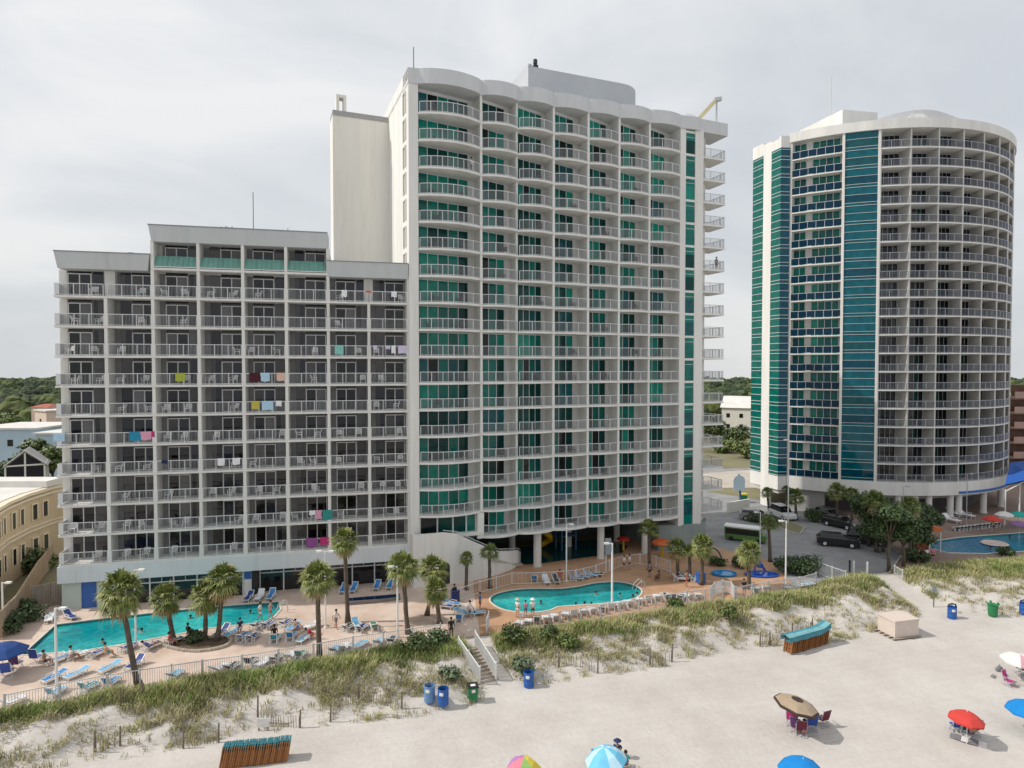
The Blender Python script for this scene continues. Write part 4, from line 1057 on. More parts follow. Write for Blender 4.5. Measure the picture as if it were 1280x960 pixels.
# dune grass: far too many blades to count
M_GRASS = [mat('grass_green', (0.175, 0.245, 0.055), .8, .3, 1), mat('grass_olive', (0.32, 0.325, 0.115), .85, .25, 1), mat('grass_tan', (0.46, 0.40, 0.24), .9, .2, 1), mat('grass_dark', (0.12, 0.15, 0.05), .8, .3, 1), mat('grass_grey', (0.35, 0.33, 0.23), .9, .2, 1)]
r = random.Random(5); mb = MB(); V = mb.v; F = mb.f; MI = mb.m
def tuft(x, y, h, n, sp, mis, lean=1.0):
    z = H(x, y) - .03; ma = r.choice(mis); mb2 = r.choice(mis)
    for i in range(n):
        a = r.uniform(0, 6.283); q = (r.random() ** .6) * sp * .5; hh = h * r.uniform(.45, 1.15); ln = r.uniform(.15, .85) * hh * lean
        a2 = r.uniform(0, 6.283); bx = x + q * math.cos(a2); by = y + q * math.sin(a2); dx = math.cos(a); dy = math.sin(a); w = r.uniform(.012, .028)
        k = len(V); V.extend([(bx - dy * w, by + dx * w, z), (bx + dy * w, by - dx * w, z), (bx + dx * ln * .35 + dy * w * .8, by + dy * ln * .35 - dx * w * .8, z + hh * .7), (bx + dx * ln * .35 - dy * w * .8, by + dy * ln * .35 + dx * w * .8, z + hh * .7), (bx + dx * ln, by + dy * ln, z + hh)])
        F.append((k, k + 1, k + 2, k + 3)); F.append((k + 3, k + 2, k + 4)); m = ma if r.random() < .6 else mb2; MI.extend((m, m))
cnt = 0
while cnt < 22000:
    x = r.uniform(-36, 66); b = yB(x); l = yL(x); y = r.uniform(l - .6, b - .12); t = (y - l) / (b - l); cnt += 1
    if path_d(x, y) < -.15: continue
    nb_ = mnoise.noise(Vector((x * .16, y * .3, 3.3))); ns = mnoise.noise(Vector((x * .55, y * .8, 8.3))); nf = mnoise.noise(Vector((x * 1.5, y * 1.8, 5.1)))
    clump = nb_ + .6 * ns + .35 * nf
    dense = smooth((t - (.36 if x > 16 else .41) + .26 * ns + .16 * nb_) / .26)
    p = (.16 + .68 * smooth((clump + .06) / .45)) * (.9 if t > .1 else .45) * (1 - dense) + (.96 if nf > -.35 else .45) * dense
    if r.random() > p: continue
    near = smooth((t - .72) / .2)
    if x < -1:
        mis = [2, 2, 4, 1] if dense < .4 else ([0, 0, 3, 1] if nb_ + .5 * ns < .12 else [0, 1, 1, 2])
        h = (.28 + .16 * r.random() + .26 * dense + .26 * max(0, ns)) * (1 - .3 * near)
    else:
        mis = [2, 2, 4, 1] if dense < .4 else ([1, 1, 2, 2, 0] if nb_ + .5 * ns < .15 else [0, 0, 1, 2])
        h = (.28 + .16 * r.random() + .26 * dense + .26 * max(0, ns)) * (1 - (.5 if x < 22 else .25) * near)
    tuft(x, y, h, r.randint(9, 15), .6 + .25 * dense, mis, 1.0 + .4 * (1 - dense))
struct('dune_grass', mb, M_GRASS, kind='stuff')

# ================================================================== lamp posts
M_LAMP = mat('white_lamp_paint', (0.74, 0.74, 0.72), .5, .05, 3)
def lamp(tx, ty, bx, by, label, arm=-1, rad=.075, double=False, m=None):
    b = G(bx, by); h = D(tx, ty, b.y).z - b.z
    t = thing('lamp_post', label, 'lamp post', b, 0, 'white lamp posts round the pools')
    mb = MB(); mb.tube([(0, 0, 0), (0, 0, h)], [rad, rad * .75], 10); mb.lathe([(rad * 2, 0), (rad * 2, .06), (rad * 1.2, .2)], 10); part('pole', mb, m or M_LAMP, t, smooth=False)
    for s in ((arm,) if not double else (1, -1)):
        mb = MB(); mb.bar((0, 0, h - .02), (s * .35, 0, h - .02), .06); mb.box(min(s * .28, s * .72), max(s * .28, s * .72), -.14, .14, h - .08, h + .05); part('lamp_head', mb, m or M_LAMP, t)
lamp(171, 712, 170, 808, 'white lamp post behind the leaning palm at the long pool', 1)
lamp(72, 760, 71, 862, 'white lamp post by the fence at the left end of the long pool', 1, .09)
lamp(5, 728, 4, 790, 'leftmost white lamp post, before the dark hedge', 1)
lamp(406, 689, 407, 785, 'white lamp post beside the palm near the white lounger trio', 1, double=True)
lamp(497, 708, 497, 797, 'white lamp post at the beach fence before the low hotel', -1, .085)
lamp(708, 655, 708, 727, 'thin white lamp post behind the kidney pool', 1)
lamp(763, 679, 765, 758, 'thick white lamp post at the beach side of the kidney pool', -1, .1)
lamp(982, 651, 982, 729, 'white lamp post before the rounded driveway hedge', -1, .085)
lamp(950, 640, 950, 690, 'thin white lamp post in front of the green bus', -1, .06)
lamp(1208, 592, 1208, 655, 'slim grey lamp post before the round tower columns', 1, .06, m=mat('dull_aluminium', (.36, .38, .42)))
lamp(1128, 608, 1128, 690, 'slim grey lamp post among the broad trees', 1, .05, m=mat('dull_aluminium', (.36, .38, .42)))

# ================================================================== fences
def fence(name, pts, label, Hh=1.15, bal=.14, post=2.0, zf=None, m=None, bw=.02, cat='fence'):
    root = thing(name, label, cat, (pts[0][0], pts[0][1], 0))
    mb = MB(); pb = MB(); o = Vector((pts[0][0], pts[0][1], 0))
    P = [Vector((p[0], p[1], zf(p[0], p[1]) if zf else (p[2] if len(p) > 2 else 0))) - o for p in pts]
    nposts = 0; me = None
    for a, b in zip(P, P[1:]):
        L = (b - a).length; n = max(1, round(L / post))
        for z in (Hh, .12): mb.bar(a + Vector((0, 0, z)), b + Vector((0, 0, z)), .045, .05)
        k = max(1, int(L / bal))
        for i in range(k):
            p = a.lerp(b, (i + .5) / k); mb.bar(p + Vector((0, 0, .12)), p + Vector((0, 0, Hh)), bw)
        for i in range(n):
            p = a.lerp(b, i / n)
            if me is None:
                q = MB(); q.box(-.04, .04, -.04, .04, 0, Hh + .08); q.box(-.05, .05, -.05, .05, Hh + .08, Hh + .11); me = q.mesh('post', m or M_RAIL)
            obj('post', me, root, p)
    obj('post', me, root, P[-1])
    part('picket_panel', mb, m or M_RAIL, root); return root
def off_fence(px0, px1, d=.35):
    out = []
    for px, py in B_PX:
        if px0 <= px <= px1: p = G(px, py); out.append((p.x, yB(p.x) + d))
    return out
fence('picket_fence', off_fence(0, 550), 'long white picket fence between the long pool deck and the dune')
fence('picket_fence', [(G(608, 793).x, G(608, 793).y + .2), (G(611, 783).x, G(611, 783).y)], 'short white fence piece at the top of the beach stairs')
fence('picket_fence', off_fence(650, 905), 'white picket fence behind white loungers along the kidney pool')
fence('picket_fence', [(G(a, b).x, G(a, b).y) for a, b in ((888, 750), (893, 744), (903, 741), (914, 743), (918, 750))], 'white curved fence corner near the light blue kiddie pool', bal=.1, bw=.045)
fence('picket_fence', [(G(a, b).x, G(a, b).y) for a, b in ((920, 750), (960, 742), (1000, 737), (1020, 731))], 'white fence in front of the dark blue kiddie pool')
fence('picket_fence', [(G(a, b).x, G(a, b).y) for a, b in ((1057, 731), (1024, 719), (1010, 708))], 'white fence along the driveway edge beside the hedge', Hh=1.3)
fence('pool_rail', [(G(a, b).x, G(a, b).y) for a, b in ((572, 752), (600, 742), (640, 731), (680, 730), (720, 727), (745, 721), (762, 714), (780, 708), (800, 706), (820, 709), (838, 716))], 'white curved rail behind the kidney pool', bal=.35, post=2.2)
fence('pool_rail', [(G(a, b).x, G(a, b).y) for a, b in ((1118, 718), (1128, 724))], 'leaning white board beside the sandy path', Hh=.9)
fence('wooden_fence', [(G(a, b).x, G(a, b).y) for a, b in ((40, 765), (76, 757))], 'grey wooden board fence left of the low hotel', Hh=2.2, bal=.16, bw=.15, m=mat('grey_wood', (.30, .255, .21), .9, .25, 3, streak=True))
fence('wooden_fence', [(G(a, b).x, G(a, b).y) for a, b in ((0, 800), (22, 776), (48, 730), (66, 707))], 'tan wooden board fence along the neighbouring plot at far left', Hh=2.2, bal=.16, bw=.15, m=mat('tan_wood', (.36, .27, .19), .9, .25, 3, streak=True))
# handrails of the beach stairs
def stair_rail(p0, p1, z0, z1, label):
    a = G(*p0, z0); b = G(*p1, z1)
    return fence('stair_railing', [(a.x, a.y, z0), (b.x, b.y, z1)], label, Hh=1.1, bal=.16, bw=.09, m=M_LAMP, cat='railing')
stair_rail((573, 815), (600, 854), .0, -.75, 'left white railing of the beach stairs')
stair_rail((594, 807), (620, 849), .0, -.75, 'right white railing of the beach stairs')
a, b = G(584, 811, 0), G(611, 852, -.8)
bs = thing('beach_steps', 'grey wooden steps going down to the beach between white railings', 'steps', a); mb = MB()
d = b - a; s_ = Vector((d.y, -d.x, 0)).normalized() * .75
for i in range(10):
    p = d * (i / 10); q = d * ((i + .92) / 10); z = .05 - .85 * i / 9
    mb.face([p - s_ + Vector((0, 0, z - p.z)), p + s_ + Vector((0, 0, z - p.z)), q + s_ + Vector((0, 0, z - q.z)), q - s_ + Vector((0, 0, z - q.z))])
    mb.face([q - s_ + Vector((0, 0, z - q.z)), q + s_ + Vector((0, 0, z - q.z)), q + s_ + Vector((0, 0, z - .1 - q.z)), q - s_ + Vector((0, 0, z - .1 - q.z))])
part('treads', mb, mat('grey_wood', (.30, .255, .21)), bs)
# sand fence posts in the dune
SF = [(698, 832), (747, 838), (812, 826), (360, 898), (375, 908), (273, 926), (229, 935), (178, 876), (118, 935), (68, 950), (448, 872), (502, 884), (413, 900), (614, 860), (950, 806), (962, 806), (993, 795), (1014, 789), (840, 822), (320, 890), (150, 900)]
q = MB(); q.tube([(0, 0, -.2), (.02, 0, .6), (.03, .01, 1.15)], [.06, .055, .05], 6); pm = q.mesh('post', mat('weathered_post', (.16, .125, .095), .95, .3, 4))
def sand_fence(pts, label):
    P = [GH(a, b) for a, b in pts]; rt_ = thing('sand_fence', label, 'sand fence', P[0])
    mb = MB()
    for p in P: obj('post', pm, rt_, p - P[0], 0)
    for a, b in zip(P, P[1:]):
        L = (b - a).length; k = int(L / .16)
        for i in range(k):
            t = (i + .5) / k; x = a.x + (b.x - a.x) * t; y = a.y + (b.y - a.y) * t
            if rnd.random() < .12: continue
            z = H(x, y); p = Vector((x, y, z)) - P[0]
            mb.bar(p + Vector((0, 0, -.05)), p + Vector((rnd.uniform(-.05, .05), rnd.uniform(-.05, .05), .75 + rnd.uniform(-.15, .15))), .035, .012)
    part('slats', mb, mat('weathered_slats', (.25, .205, .155), .95, .25, 4), rt_)
sand_fence([(178, 876), (150, 882)], 'short grey slat sand fence on the dune below the leaning palm')
sand_fence([(118, 938), (150, 932)], 'grey slat sand fence with a leaning post on the lower left dune')
sand_fence([(229, 936), (273, 928)], 'slat sand fence just above the near row of folded beach chairs')
sand_fence([(322, 892), (375, 910)], 'slat sand fence running down the dune right of the folded chair row')
sand_fence([(413, 902), (448, 874), (502, 886)], 'slat sand fence on the dune left of the blue barrels')
sand_fence([(698, 834), (747, 842)], 'slat sand fence right of the lone blue barrel')
sand_fence([(812, 828), (840, 824)], 'slat sand fence in the middle of the right dune')
sand_fence([(950, 808), (962, 807)], 'slat sand fence just left of the teal-topped chair stack')
sand_fence([(990, 796), (1015, 790)], 'slat sand fence behind the teal-topped chair stack')
# ================================================================== people
SKIN = [mat('skin_light', (.50, .31, .23), .6, .06, 3), mat('skin_tan', (.36, .20, .135), .6, .06, 3), mat('skin_brown', (.14, .075, .05), .6, .06, 3)]
def cloth(name, col): return mat('cloth_' + name, col, .9, .12, 4)
CL = {'white': cloth('white', (.72, .71, .69)), 'black': cloth('black', (.015, .015, .018)), 'navy': cloth('navy', (.02, .03, .10)), 'blue': cloth('blue', (.03, .12, .42)), 'red': cloth('red', (.42, .03, .04)), 'pink': cloth('pink', (.62, .20, .32)), 'grey': cloth('grey', (.2, .2, .21)), 'teal': cloth('teal', (.03, .30, .30)), 'hair': cloth('dark_hair', (.018, .013, .01)), 'straw': cloth('straw', (.55, .45, .28)), 'purple': cloth('purple', (.13, .03, .16)), 'yellow': cloth('yellow', (.5, .42, .06))}
def skin_mesh(name, verts, edges, radii, mats_, root=0):
    me = bpy.data.meshes.new(name); me.from_pydata(verts, edges, [])
    o = bpy.data.objects.new(name, me); C.objects.link(o)
    m = o.modifiers.new('s', 'SKIN'); m.use_smooth_shade = True
    sv = me.skin_vertices[0].data
    for i, rr in enumerate(radii): sv[i].radius = (rr, rr); sv[i].use_root = (i == root)
    o.modifiers.new('d', 'SUBSURF').levels = 1
    dg = bpy.context.evaluated_depsgraph_get(); e = bpy.data.meshes.new_from_object(o.evaluated_get(dg)); e.name = name
    bpy.data.objects.remove(o); e.materials.clear(); e.materials.append(mats_); return e
POSE = {
 'stand': dict(pelvis=(0, 0, .92), chest=(0, 0, 1.28), neck=(0, 0, 1.48), head=(0, -.03, 1.63), sh=.18, elb=((-.25, .02, 1.13), (.25, .02, 1.13)), wr=((-.26, -.08, .89), (.26, -.08, .89)), hip=.1, knee=((-.1, -.02, .50), (.11, -.02, .50)), ank=((-.11, .03, .08), (.12, .03, .08)), toe=((-.12, -.14, .03), (.13, -.14, .03))),
 'walk': dict(pelvis=(0, 0, .91), chest=(0, -.02, 1.27), neck=(0, -.03, 1.47), head=(0, -.06, 1.62), sh=.18, elb=((-.24, .14, 1.15), (.24, -.12, 1.15)), wr=((-.25, .12, .92), (.24, -.26, .97)), hip=.1, knee=((-.1, -.16, .52), (.1, .04, .50)), ank=((-.1, -.2, .09), (.1, .28, .14)), toe=((-.1, -.37, .04), (.1, .18, .03))),
 'sit': dict(pelvis=(0, 0, .42), chest=(0, .07, .76), neck=(0, .1, .95), head=(0, .07, 1.10), sh=.18, elb=((-.25, -.02, .66), (.25, -.02, .66)), wr=((-.22, -.24, .58), (.22, -.24, .58)), hip=.1, knee=((-.11, -.42, .45), (.11, -.42, .45)), ank=((-.11, -.5, .08), (.11, -.5, .08)), toe=((-.11, -.66, .03), (.11, -.66, .03))),
 'recline': dict(pelvis=(0, 0, .42), chest=(0, .28, .62), neck=(0, .42, .74), head=(0, .5, .86), sh=.18, elb=((-.25, .12, .5), (.25, .12, .5)), wr=((-.22, -.1, .46), (.22, -.1, .46)), hip=.1, knee=((-.11, -.42, .5), (.11, -.42, .5)), ank=((-.11, -.82, .4), (.11, -.82, .4)), toe=((-.11, -.9, .5), (.11, -.9, .5))),
 'swim': dict(pelvis=(0, .1, -.45), chest=(0, 0, -.1), neck=(0, -.02, .08), head=(0, -.04, .22), sh=.18, elb=((-.36, -.05, -.08), (.36, -.05, -.08)), wr=((-.45, -.25, -.02), (.45, -.25, -.02)), hip=.1, knee=((-.1, .1, -.8), (.1, .1, -.8)), ank=((-.1, .3, -1.0), (.1, .3, -1.0)), toe=((-.1, .3, -1.1), (.1, .3, -1.1))),
}
def body_parts(pose):
    P = POSE[pose]; v = []; e = []; rad = []
    def add(p, r_, parent=None):
        v.append(p); rad.append(r_); i = len(v) - 1
        if parent is not None: e.append((parent, i))
        return i
    pe = add(P['pelvis'], .135); mid = tuple((a + b) / 2 for a, b in zip(P['pelvis'], P['chest'])); mi_ = add(mid, .115, pe); ch = add(P['chest'], .145, mi_)
    ne = add(P['neck'], .055, ch); hd = P['head']; jaw = tuple(a * .6 + b * .4 for a, b in zip(hd, P['neck'])); j = add(jaw, .062, ne); h = add(hd, .098, j); top = tuple(b + (b - a) * .45 for a, b in zip(P['neck'], hd)); add(top, .075, h)
    fwd = (hd[0], hd[1] - .105, hd[2] - .005); add(fwd, .018, h)
    for s in (0, 1):
        sg = -1 if s == 0 else 1
        sh = add((sg * P['sh'], P['chest'][1] + .01, P['chest'][2] + .11), .062, ch); el = add(P['elb'][s], .043, sh); wr = add(P['wr'][s], .03, el)
        d = (Vector(P['wr'][s]) - Vector(P['elb'][s])).normalized(); palm_ = Vector(P['wr'][s]) + d * .07; pi_ = add(tuple(palm_), .03, wr)
        for f in range(4):
            tip = palm_ + d * (.08 + (.015 if f in (1, 2) else 0)) + Vector((sg * -.005, -.03 + f * .02, 0)); add(tuple(tip), .009, pi_)
        th = palm_ + d * .02 + Vector((-sg * .02, -.05, 0)); add(tuple(th), .01, pi_)
        hp = add((sg * P['hip'], P['pelvis'][1], P['pelvis'][2] - .06), .095, pe); kn = add(P['knee'][s], .062, hp); an = add(P['ank'][s], .042, kn); add(P['toe'][s], .036, an)
    return v, e, rad
BODY = {}; SHIRT = {}; SHORT = {}; HAIR = {}
for k, P in POSE.items():
    v, e, rad = body_parts(k); BODY[k] = skin_mesh('body', v, e, rad, SKIN[0])
    pe, ch = Vector(P['pelvis']), Vector(P['chest']); shp = ch + Vector((0, .01, .1))
    vv = [tuple(pe.lerp(ch, .15)), tuple(pe.lerp(ch, .55)), tuple(ch), tuple(ch + (Vector(P['neck']) - ch) * .55)]; ee = [(0, 1), (1, 2), (2, 3)]; rr = [.155, .14, .165, .08]
    for s in (0, 1):
        sg = -1 if s == 0 else 1; vv.append((sg * P['sh'], shp.y, shp.z)); ee.append((2, len(vv) - 1)); rr.append(.078)
        vv.append(tuple(Vector(vv[-1]).lerp(Vector(P['elb'][s]), .7))); ee.append((len(vv) - 2, len(vv) - 1)); rr.append(.06)
    SHIRT[k] = skin_mesh('shirt', vv, ee, rr, CL['white'])
    vv = [tuple(pe.lerp(ch, .12)), tuple(pe)]; ee = [(0, 1)]; rr = [.15, .152]
    for s in (0, 1):
        sg = -1 if s == 0 else 1; vv.append((sg * P['hip'], pe.y, pe.z - .06)); ee.append((1, len(vv) - 1)); rr.append(.112)
        vv.append(tuple(Vector(vv[-1]).lerp(Vector(P['knee'][s]), .65))); ee.append((len(vv) - 2, len(vv) - 1)); rr.append(.09)
    SHORT[k] = skin_mesh('shorts', vv, ee, rr, CL['black'])
    hd = Vector(P['head']); mb = MB()
    for i in range(7):
        a = math.pi * .62 * i / 6
        for j in range(12):
            b = 2 * math.pi * j / 12; mb.v.append((hd.x + .112 * math.sin(a) * math.cos(b), hd.y + .025 + .118 * math.sin(a) * math.sin(b), hd.z + .035 + .118 * math.cos(a)))
    for i in range(6):
        for j in range(12): mb.f.append((i * 12 + j, (i + 1) * 12 + j, (i + 1) * 12 + (j + 1) % 12, i * 12 + (j + 1) % 12)); mb.m.append(0)
    HAIR[k] = mb.mesh('hair', CL['hair'], True)
MESHV = {}
def mvar(me, m):
    key = (me.name, m.name)
    if key not in MESHV: c = me.copy(); c.materials.clear(); c.materials.append(m); MESHV[key] = c
    return MESHV[key]
def person(loc, rz, label, pose='stand', skin=0, shirt=None, shorts='black', hair='hair', hat=None, s=.93, group=None):
    o = obj('person', mvar(BODY[pose], SKIN[skin]), None, loc, rz); o.scale = (s,) * 3; tag(o, label, 'person', group)
    if shirt: obj('shirt', mvar(SHIRT[pose], CL[shirt]), o)
    if shorts: obj('shorts', mvar(SHORT[pose], CL[shorts]), o)
    obj('hair', mvar(HAIR[pose], CL[hair]), o)
    if hat:
        hd = POSE[pose]['head']; mb = MB(); mb.lathe([(.25, .05), (.24, .065), (.13, .075), (.12, .16), (.05, .19)], 14, (hd[0], hd[1] + .02)); m = mb.mesh('hat', CL[hat], True); obj('hat', m, o, (0, 0, hd[2]))
    return o
def P_(px, py, *a, z=0.0, rz=0, **k): return person(G(px, py, z), rz, *a, **k)
P_(647, 772, 'person in white shirt and straw hat standing left at the kidney pool edge', shirt='white', shorts='white', hat='straw', rz=2.6)
P_(657, 770, 'child between two adults at the kidney pool edge', shirt='pink', shorts='blue', skin=1, s=.78, rz=3.0)
P_(666, 772, 'person in white top and black trousers standing at the kidney pool edge', shirt='white', shorts='black', hat='white', rz=3.4)
P_(587, 774, 'person in white shirt walking past the loungers by the beach stairs', 'walk', shirt='white', shorts='navy', rz=1.2)
P_(564, 797, 'person in dark swimsuit at the top of the beach stairs', shirt='black', shorts='black', skin=2, rz=.3)
P_(568, 752, 'person in dark clothes standing by the curved rail near the archway', shirt='black', shorts='black', skin=2, rz=.6)
P_(325, 776, 'person in white shirt walking at the right end of the long pool', 'walk', shirt='white', shorts='white', skin=1, rz=1.7)
P_(338, 774, 'person in red shorts walking at the right end of the long pool', 'walk', shorts='red', skin=0, rz=1.7)
P_(780, 713, 'person in white top behind the kidney pool, left of a pair', shirt='white', shorts='navy', rz=2.0)
P_(787, 712, 'person in white top behind the kidney pool, right of a pair', shirt='white', shorts='black', rz=4.2)
sw = [(128, 803, 'dark-haired swimmer alone in the left half of the long pool', 1), (169, 787, 'pale swimmer next to the lamp post in the long pool', 0), (177, 790, 'dark-haired swimmer close behind the lamp post in the long pool', 1), (238, 773, 'swimmer far out in the long pool before the low hotel', 2), (313, 767, 'swimmer at the right part of the long pool', 2), (217, 793, 'swimmer behind the left planter palm in the long pool', 2),
      (745, 743, 'swimmer in the middle of the kidney pool', 1), (775, 745, 'swimmer alone in the right bay of the kidney pool', 1), (720, 757, 'swimmer at the near edge of the kidney pool, leftmost of three', 2), (731, 756, 'swimmer at the near edge of the kidney pool, middle of three', 2), (739, 757, 'swimmer at the near edge of the kidney pool, rightmost of three', 1), (791, 747, 'swimmer near the right tip of the kidney pool', 2), (796, 744, 'swimmer holding the coping at the right tip of the kidney pool', 1), (676, 755, 'swimmer just behind the adults at the kidney pool', 2),
      (1238, 686, 'swimmer at the near edge of the blue resort pool', 2), (1262, 672, 'swimmer at the right of the blue resort pool', 2)]
for px, py, lb, sk in sw: P_(px, py, lb, 'swim', skin=sk, z=-.17, rz=rnd.uniform(0, 6), shorts=None, group='swimmers in the pools')
P_(1241, 665, 'person in dark shorts standing behind the blue resort pool', shirt='yellow', shorts='black', skin=1, rz=.2)
P_(1148, 704, 'person in red top under the dark bush by the resort pool', shirt='red', shorts='black', rz=.5)
P_(1158, 703, 'person in white top under the dark bush by the resort pool', shirt='white', shorts='grey', rz=.2)
P_(1166, 702, 'person in pink top beside the dark bush by the resort pool', shirt='pink', shorts='black', rz=-.2)
p_ = tw_w(5.3, .1, TZ(14)); person(p_, TW_A + .6, 'person in light blue shirt leaning at a high wide balcony of the middle tower', skin=1, shirt='white', shorts='blue')
p_ = tw_w(36.2, 1.0, TZ(11)); person(p_, TW_A, 'person in dark clothes on a right-end balcony of the middle tower', skin=1, shirt='black', shorts='black')
p_ = low_w(2.72 * BW - .9, 1.0, zt(7)); 
P_(1143 - 12, 665, 'person in white shirt walking by the driveway trees', 'walk', shirt='white', shorts='white', rz=.5)

# ================================================================== chairs and loungers
M_PLA = mat('white_plastic', (.70, .70, .69), .4, .05, 3)
def slingm(n, c): return mat('sling_' + n, c, .7, .12, 5)
SL = {'blue': slingm('blue', (.035, .20, .46)), 'light': slingm('light_blue', (.16, .40, .60)), 'navy': slingm('navy', (.02, .045, .20)), 'white': slingm('white', (.66, .67, .70)), 'green': slingm('green', (.05, .22, .15)), 'teal': slingm('teal', (.03, .27, .34)), 'purple': slingm('purple', (.10, .025, .13)), 'dark': slingm('dark', (.045, .055, .06)), 'pink': slingm('pink', (.52, .03, .22)), 'maroon': slingm('maroon', (.13, .012, .03)), 'royal': slingm('royal_blue', (.03, .08, .36)), 'aqua': slingm('pale_blue', (.30, .50, .66))}
def lounger_meshes(ang, L=1.25, Bk=.75):
    f = MB(); s = MB(); c, sn = math.cos(ang), math.sin(ang); z = .36
    for x in (-.33, .33):
        f.bar((x, -L, z), (x, 0, z), .06, .07); f.bar((x, 0, z), (x, Bk * c, z + Bk * sn), .06, .06)
        f.bar((x, -L + .12, 0), (x, -L + .05, z), .06); f.bar((x, .05, 0), (x, -.08, z), .06)
        f.bar((x, Bk * .6 * c, z + Bk * .6 * sn), (x, .45, .05), .045); f.bar((x, -.1, z), (x, .48, .05), .05)
        f.bar((x, -.75, z + .2), (x, -.05, z + .22), .07, .04); f.bar((x, -.72, z), (x, -.7, z + .2), .045); 
    f.bar((-.33, -L, z), (.33, -L, z), .06); f.bar((-.33, Bk * c, z + Bk * sn), (.33, Bk * c, z + Bk * sn), .07, .08); f.bar((-.33, 0, z - .02), (.33, 0, z - .02), .05); f.bar((-.33, .46, .05), (.33, .46, .05), .05)
    s.box(-.295, .295, -L + .04, -.03, z - .0, z + .035)
    k = len(s.v)
    A = Vector((0, c, sn)); N = Vector((0, -sn, c)) * .018; p0 = Vector((0, .02, z + .02)); p1 = p0 + A * (Bk - .06)
    for p in (p0, p1):
        for x in (-.295, .295):
            s.v += [tuple(p + Vector((x, 0, 0)) - N), tuple(p + Vector((x, 0, 0)) + N)]
    for q in ((0, 2, 6, 4), (1, 5, 7, 3), (0, 1, 3, 2), (4, 6, 7, 5), (0, 4, 5, 1), (2, 3, 7, 6)): s.f.append(tuple(k + i for i in q)); s.m.append(0)
    return f.mesh('frame', M_PLA), s.mesh('sling', SL['blue'])
LM = {'flat': lounger_meshes(R(14)), 'half': lounger_meshes(R(40)), 'up': lounger_meshes(R(62))}
def lounger(loc, rz, label, var='half', col='blue', group=None, s=1.0):
    t = thing('sun_lounger', label, 'sun lounger', loc, rz, group); f, sl_ = LM[var]; obj('frame', f, t); obj('sling', mvar(sl_, SL[col]), t); t.scale = (s * .80,) * 3; return t
GR = 'white framed sun loungers on the pool decks'
def Lg(px, py, rz, label, var='half', col='blue'): return lounger(G(px, py), R(rz), label, var, col, GR)
# heading 0: feet towards the beach; 180: feet towards the hotel
WORD = {'blue': 'blue', 'light': 'light blue', 'navy': 'navy', 'white': 'white', 'green': 'green', 'teal': 'teal', 'purple': 'purple', 'dark': 'dark grey', 'aqua': 'pale blue'}
VW = {'flat': 'flat', 'half': 'half-raised', 'up': 'upright'}
def row(items, where, headings=None):
    items = sorted(items, key=lambda i: i[0])
    for i, (px, py, rz, var, col) in enumerate(items):
        Lg(px, py, rz, f'{WORD[col]} {VW[var]} lounger, {ORD[i + 1]} from left {where}', var, col)
row([(68, 829, 150, 'half', 'blue'), (90, 824, 140, 'half', 'white'), (116, 822, 160, 'half', 'navy'), (155, 815, 160, 'half', 'navy'), (184, 812, 150, 'half', 'navy'), (213, 806, 150, 'half', 'pink' if False else 'dark')], 'along the near edge of the long pool')
row([(72, 848, -20, 'flat', 'blue'), (100, 844, -25, 'flat', 'light'), (141, 836, -20, 'flat', 'light'), (172, 832, -10, 'half', 'navy')], 'on the open deck between long pool and fence')
row([(8, 884, 150, 'half', 'white'), (64, 873, 170, 'up', 'light'), (105, 866, 165, 'up', 'teal'), (135, 860, 175, 'up', 'blue'), (216, 850, 175, 'half', 'light')], 'along the fence left of the planter')
row([(280, 792, -15, 'half', 'navy'), (293, 793, -20, 'flat', 'light'), (319, 787, 165, 'half', 'dark'), (333, 786, 165, 'half', 'navy'), (355, 784, 165, 'half', 'navy'), (369, 786, -20, 'flat', 'light'), (394, 784, -40, 'half', 'white')], 'in the far row right of the planter')
row([(302, 801, 170, 'half', 'blue'), (314, 802, 170, 'half', 'navy'), (343, 804, 180, 'up', 'teal'), (363, 801, 180, 'up', 'blue'), (383, 800, -20, 'flat', 'aqua')], 'in the near row right of the planter')
row([(270, 842, 160, 'half', 'white'), (287, 840, 170, 'half', 'dark'), (311, 834, 175, 'up', 'dark'), (327, 834, 170, 'flat', 'white'), (343, 829, 175, 'half', 'dark'), (361, 826, 175, 'half', 'white'), (374, 825, 175, 'up', 'green')], 'along the fence right of the planter')
row([(417, 818, 175, 'half', 'light'), (429, 815, 175, 'half', 'white'), (447, 811, 150, 'flat', 'light'), (472, 808, 175, 'half', 'aqua'), (489, 806, 175, 'half', 'dark')], 'along the fence before the lamp post')
row([(433, 789, 160, 'half', 'dark'), (445, 784, 30, 'half', 'light'), (450, 790, 165, 'half', 'navy'), (468, 788, 200, 'half', 'green')], 'in the group beside the slim palm')
row([(62, 775, 30, 'flat', 'white'), (86, 773, 60, 'half', 'navy'), (143, 764, 20, 'flat', 'white')], 'at the foot of the low hotel wall, left end')
row([(312, 749, 0, 'half', 'navy'), (326, 748, 0, 'up', 'white'), (340, 747, 0, 'up', 'royal' if False else 'blue'), (430, 739, 0, 'half', 'blue'), (443, 738, 0, 'half', 'blue'), (472, 735, 0, 'half', 'blue'), (488, 734, 0, 'half', 'blue')], 'in shade under the low hotel')
row([(553, 760, 70, 'flat', 'navy'), (562, 757, 70, 'flat', 'blue'), (575, 768, 50, 'flat', 'light'), (574, 778, 175, 'up', 'blue'), (592, 770, 110, 'flat', 'light'), (584, 766, 60, 'flat', 'white')], 'in the cluster beside the beach stairs')
items = []
for i in range(17):
    px = 648 + i * 11.6; py = 786 - i * 2.25 - (i > 12) * .5
    items.append((px, py, 165 + (i * 37 % 30), ['half', 'half', 'up', 'half'][i % 4], ['white', 'white', 'white', 'dark', 'white', 'white', 'white'][(i * 5) % 7]))
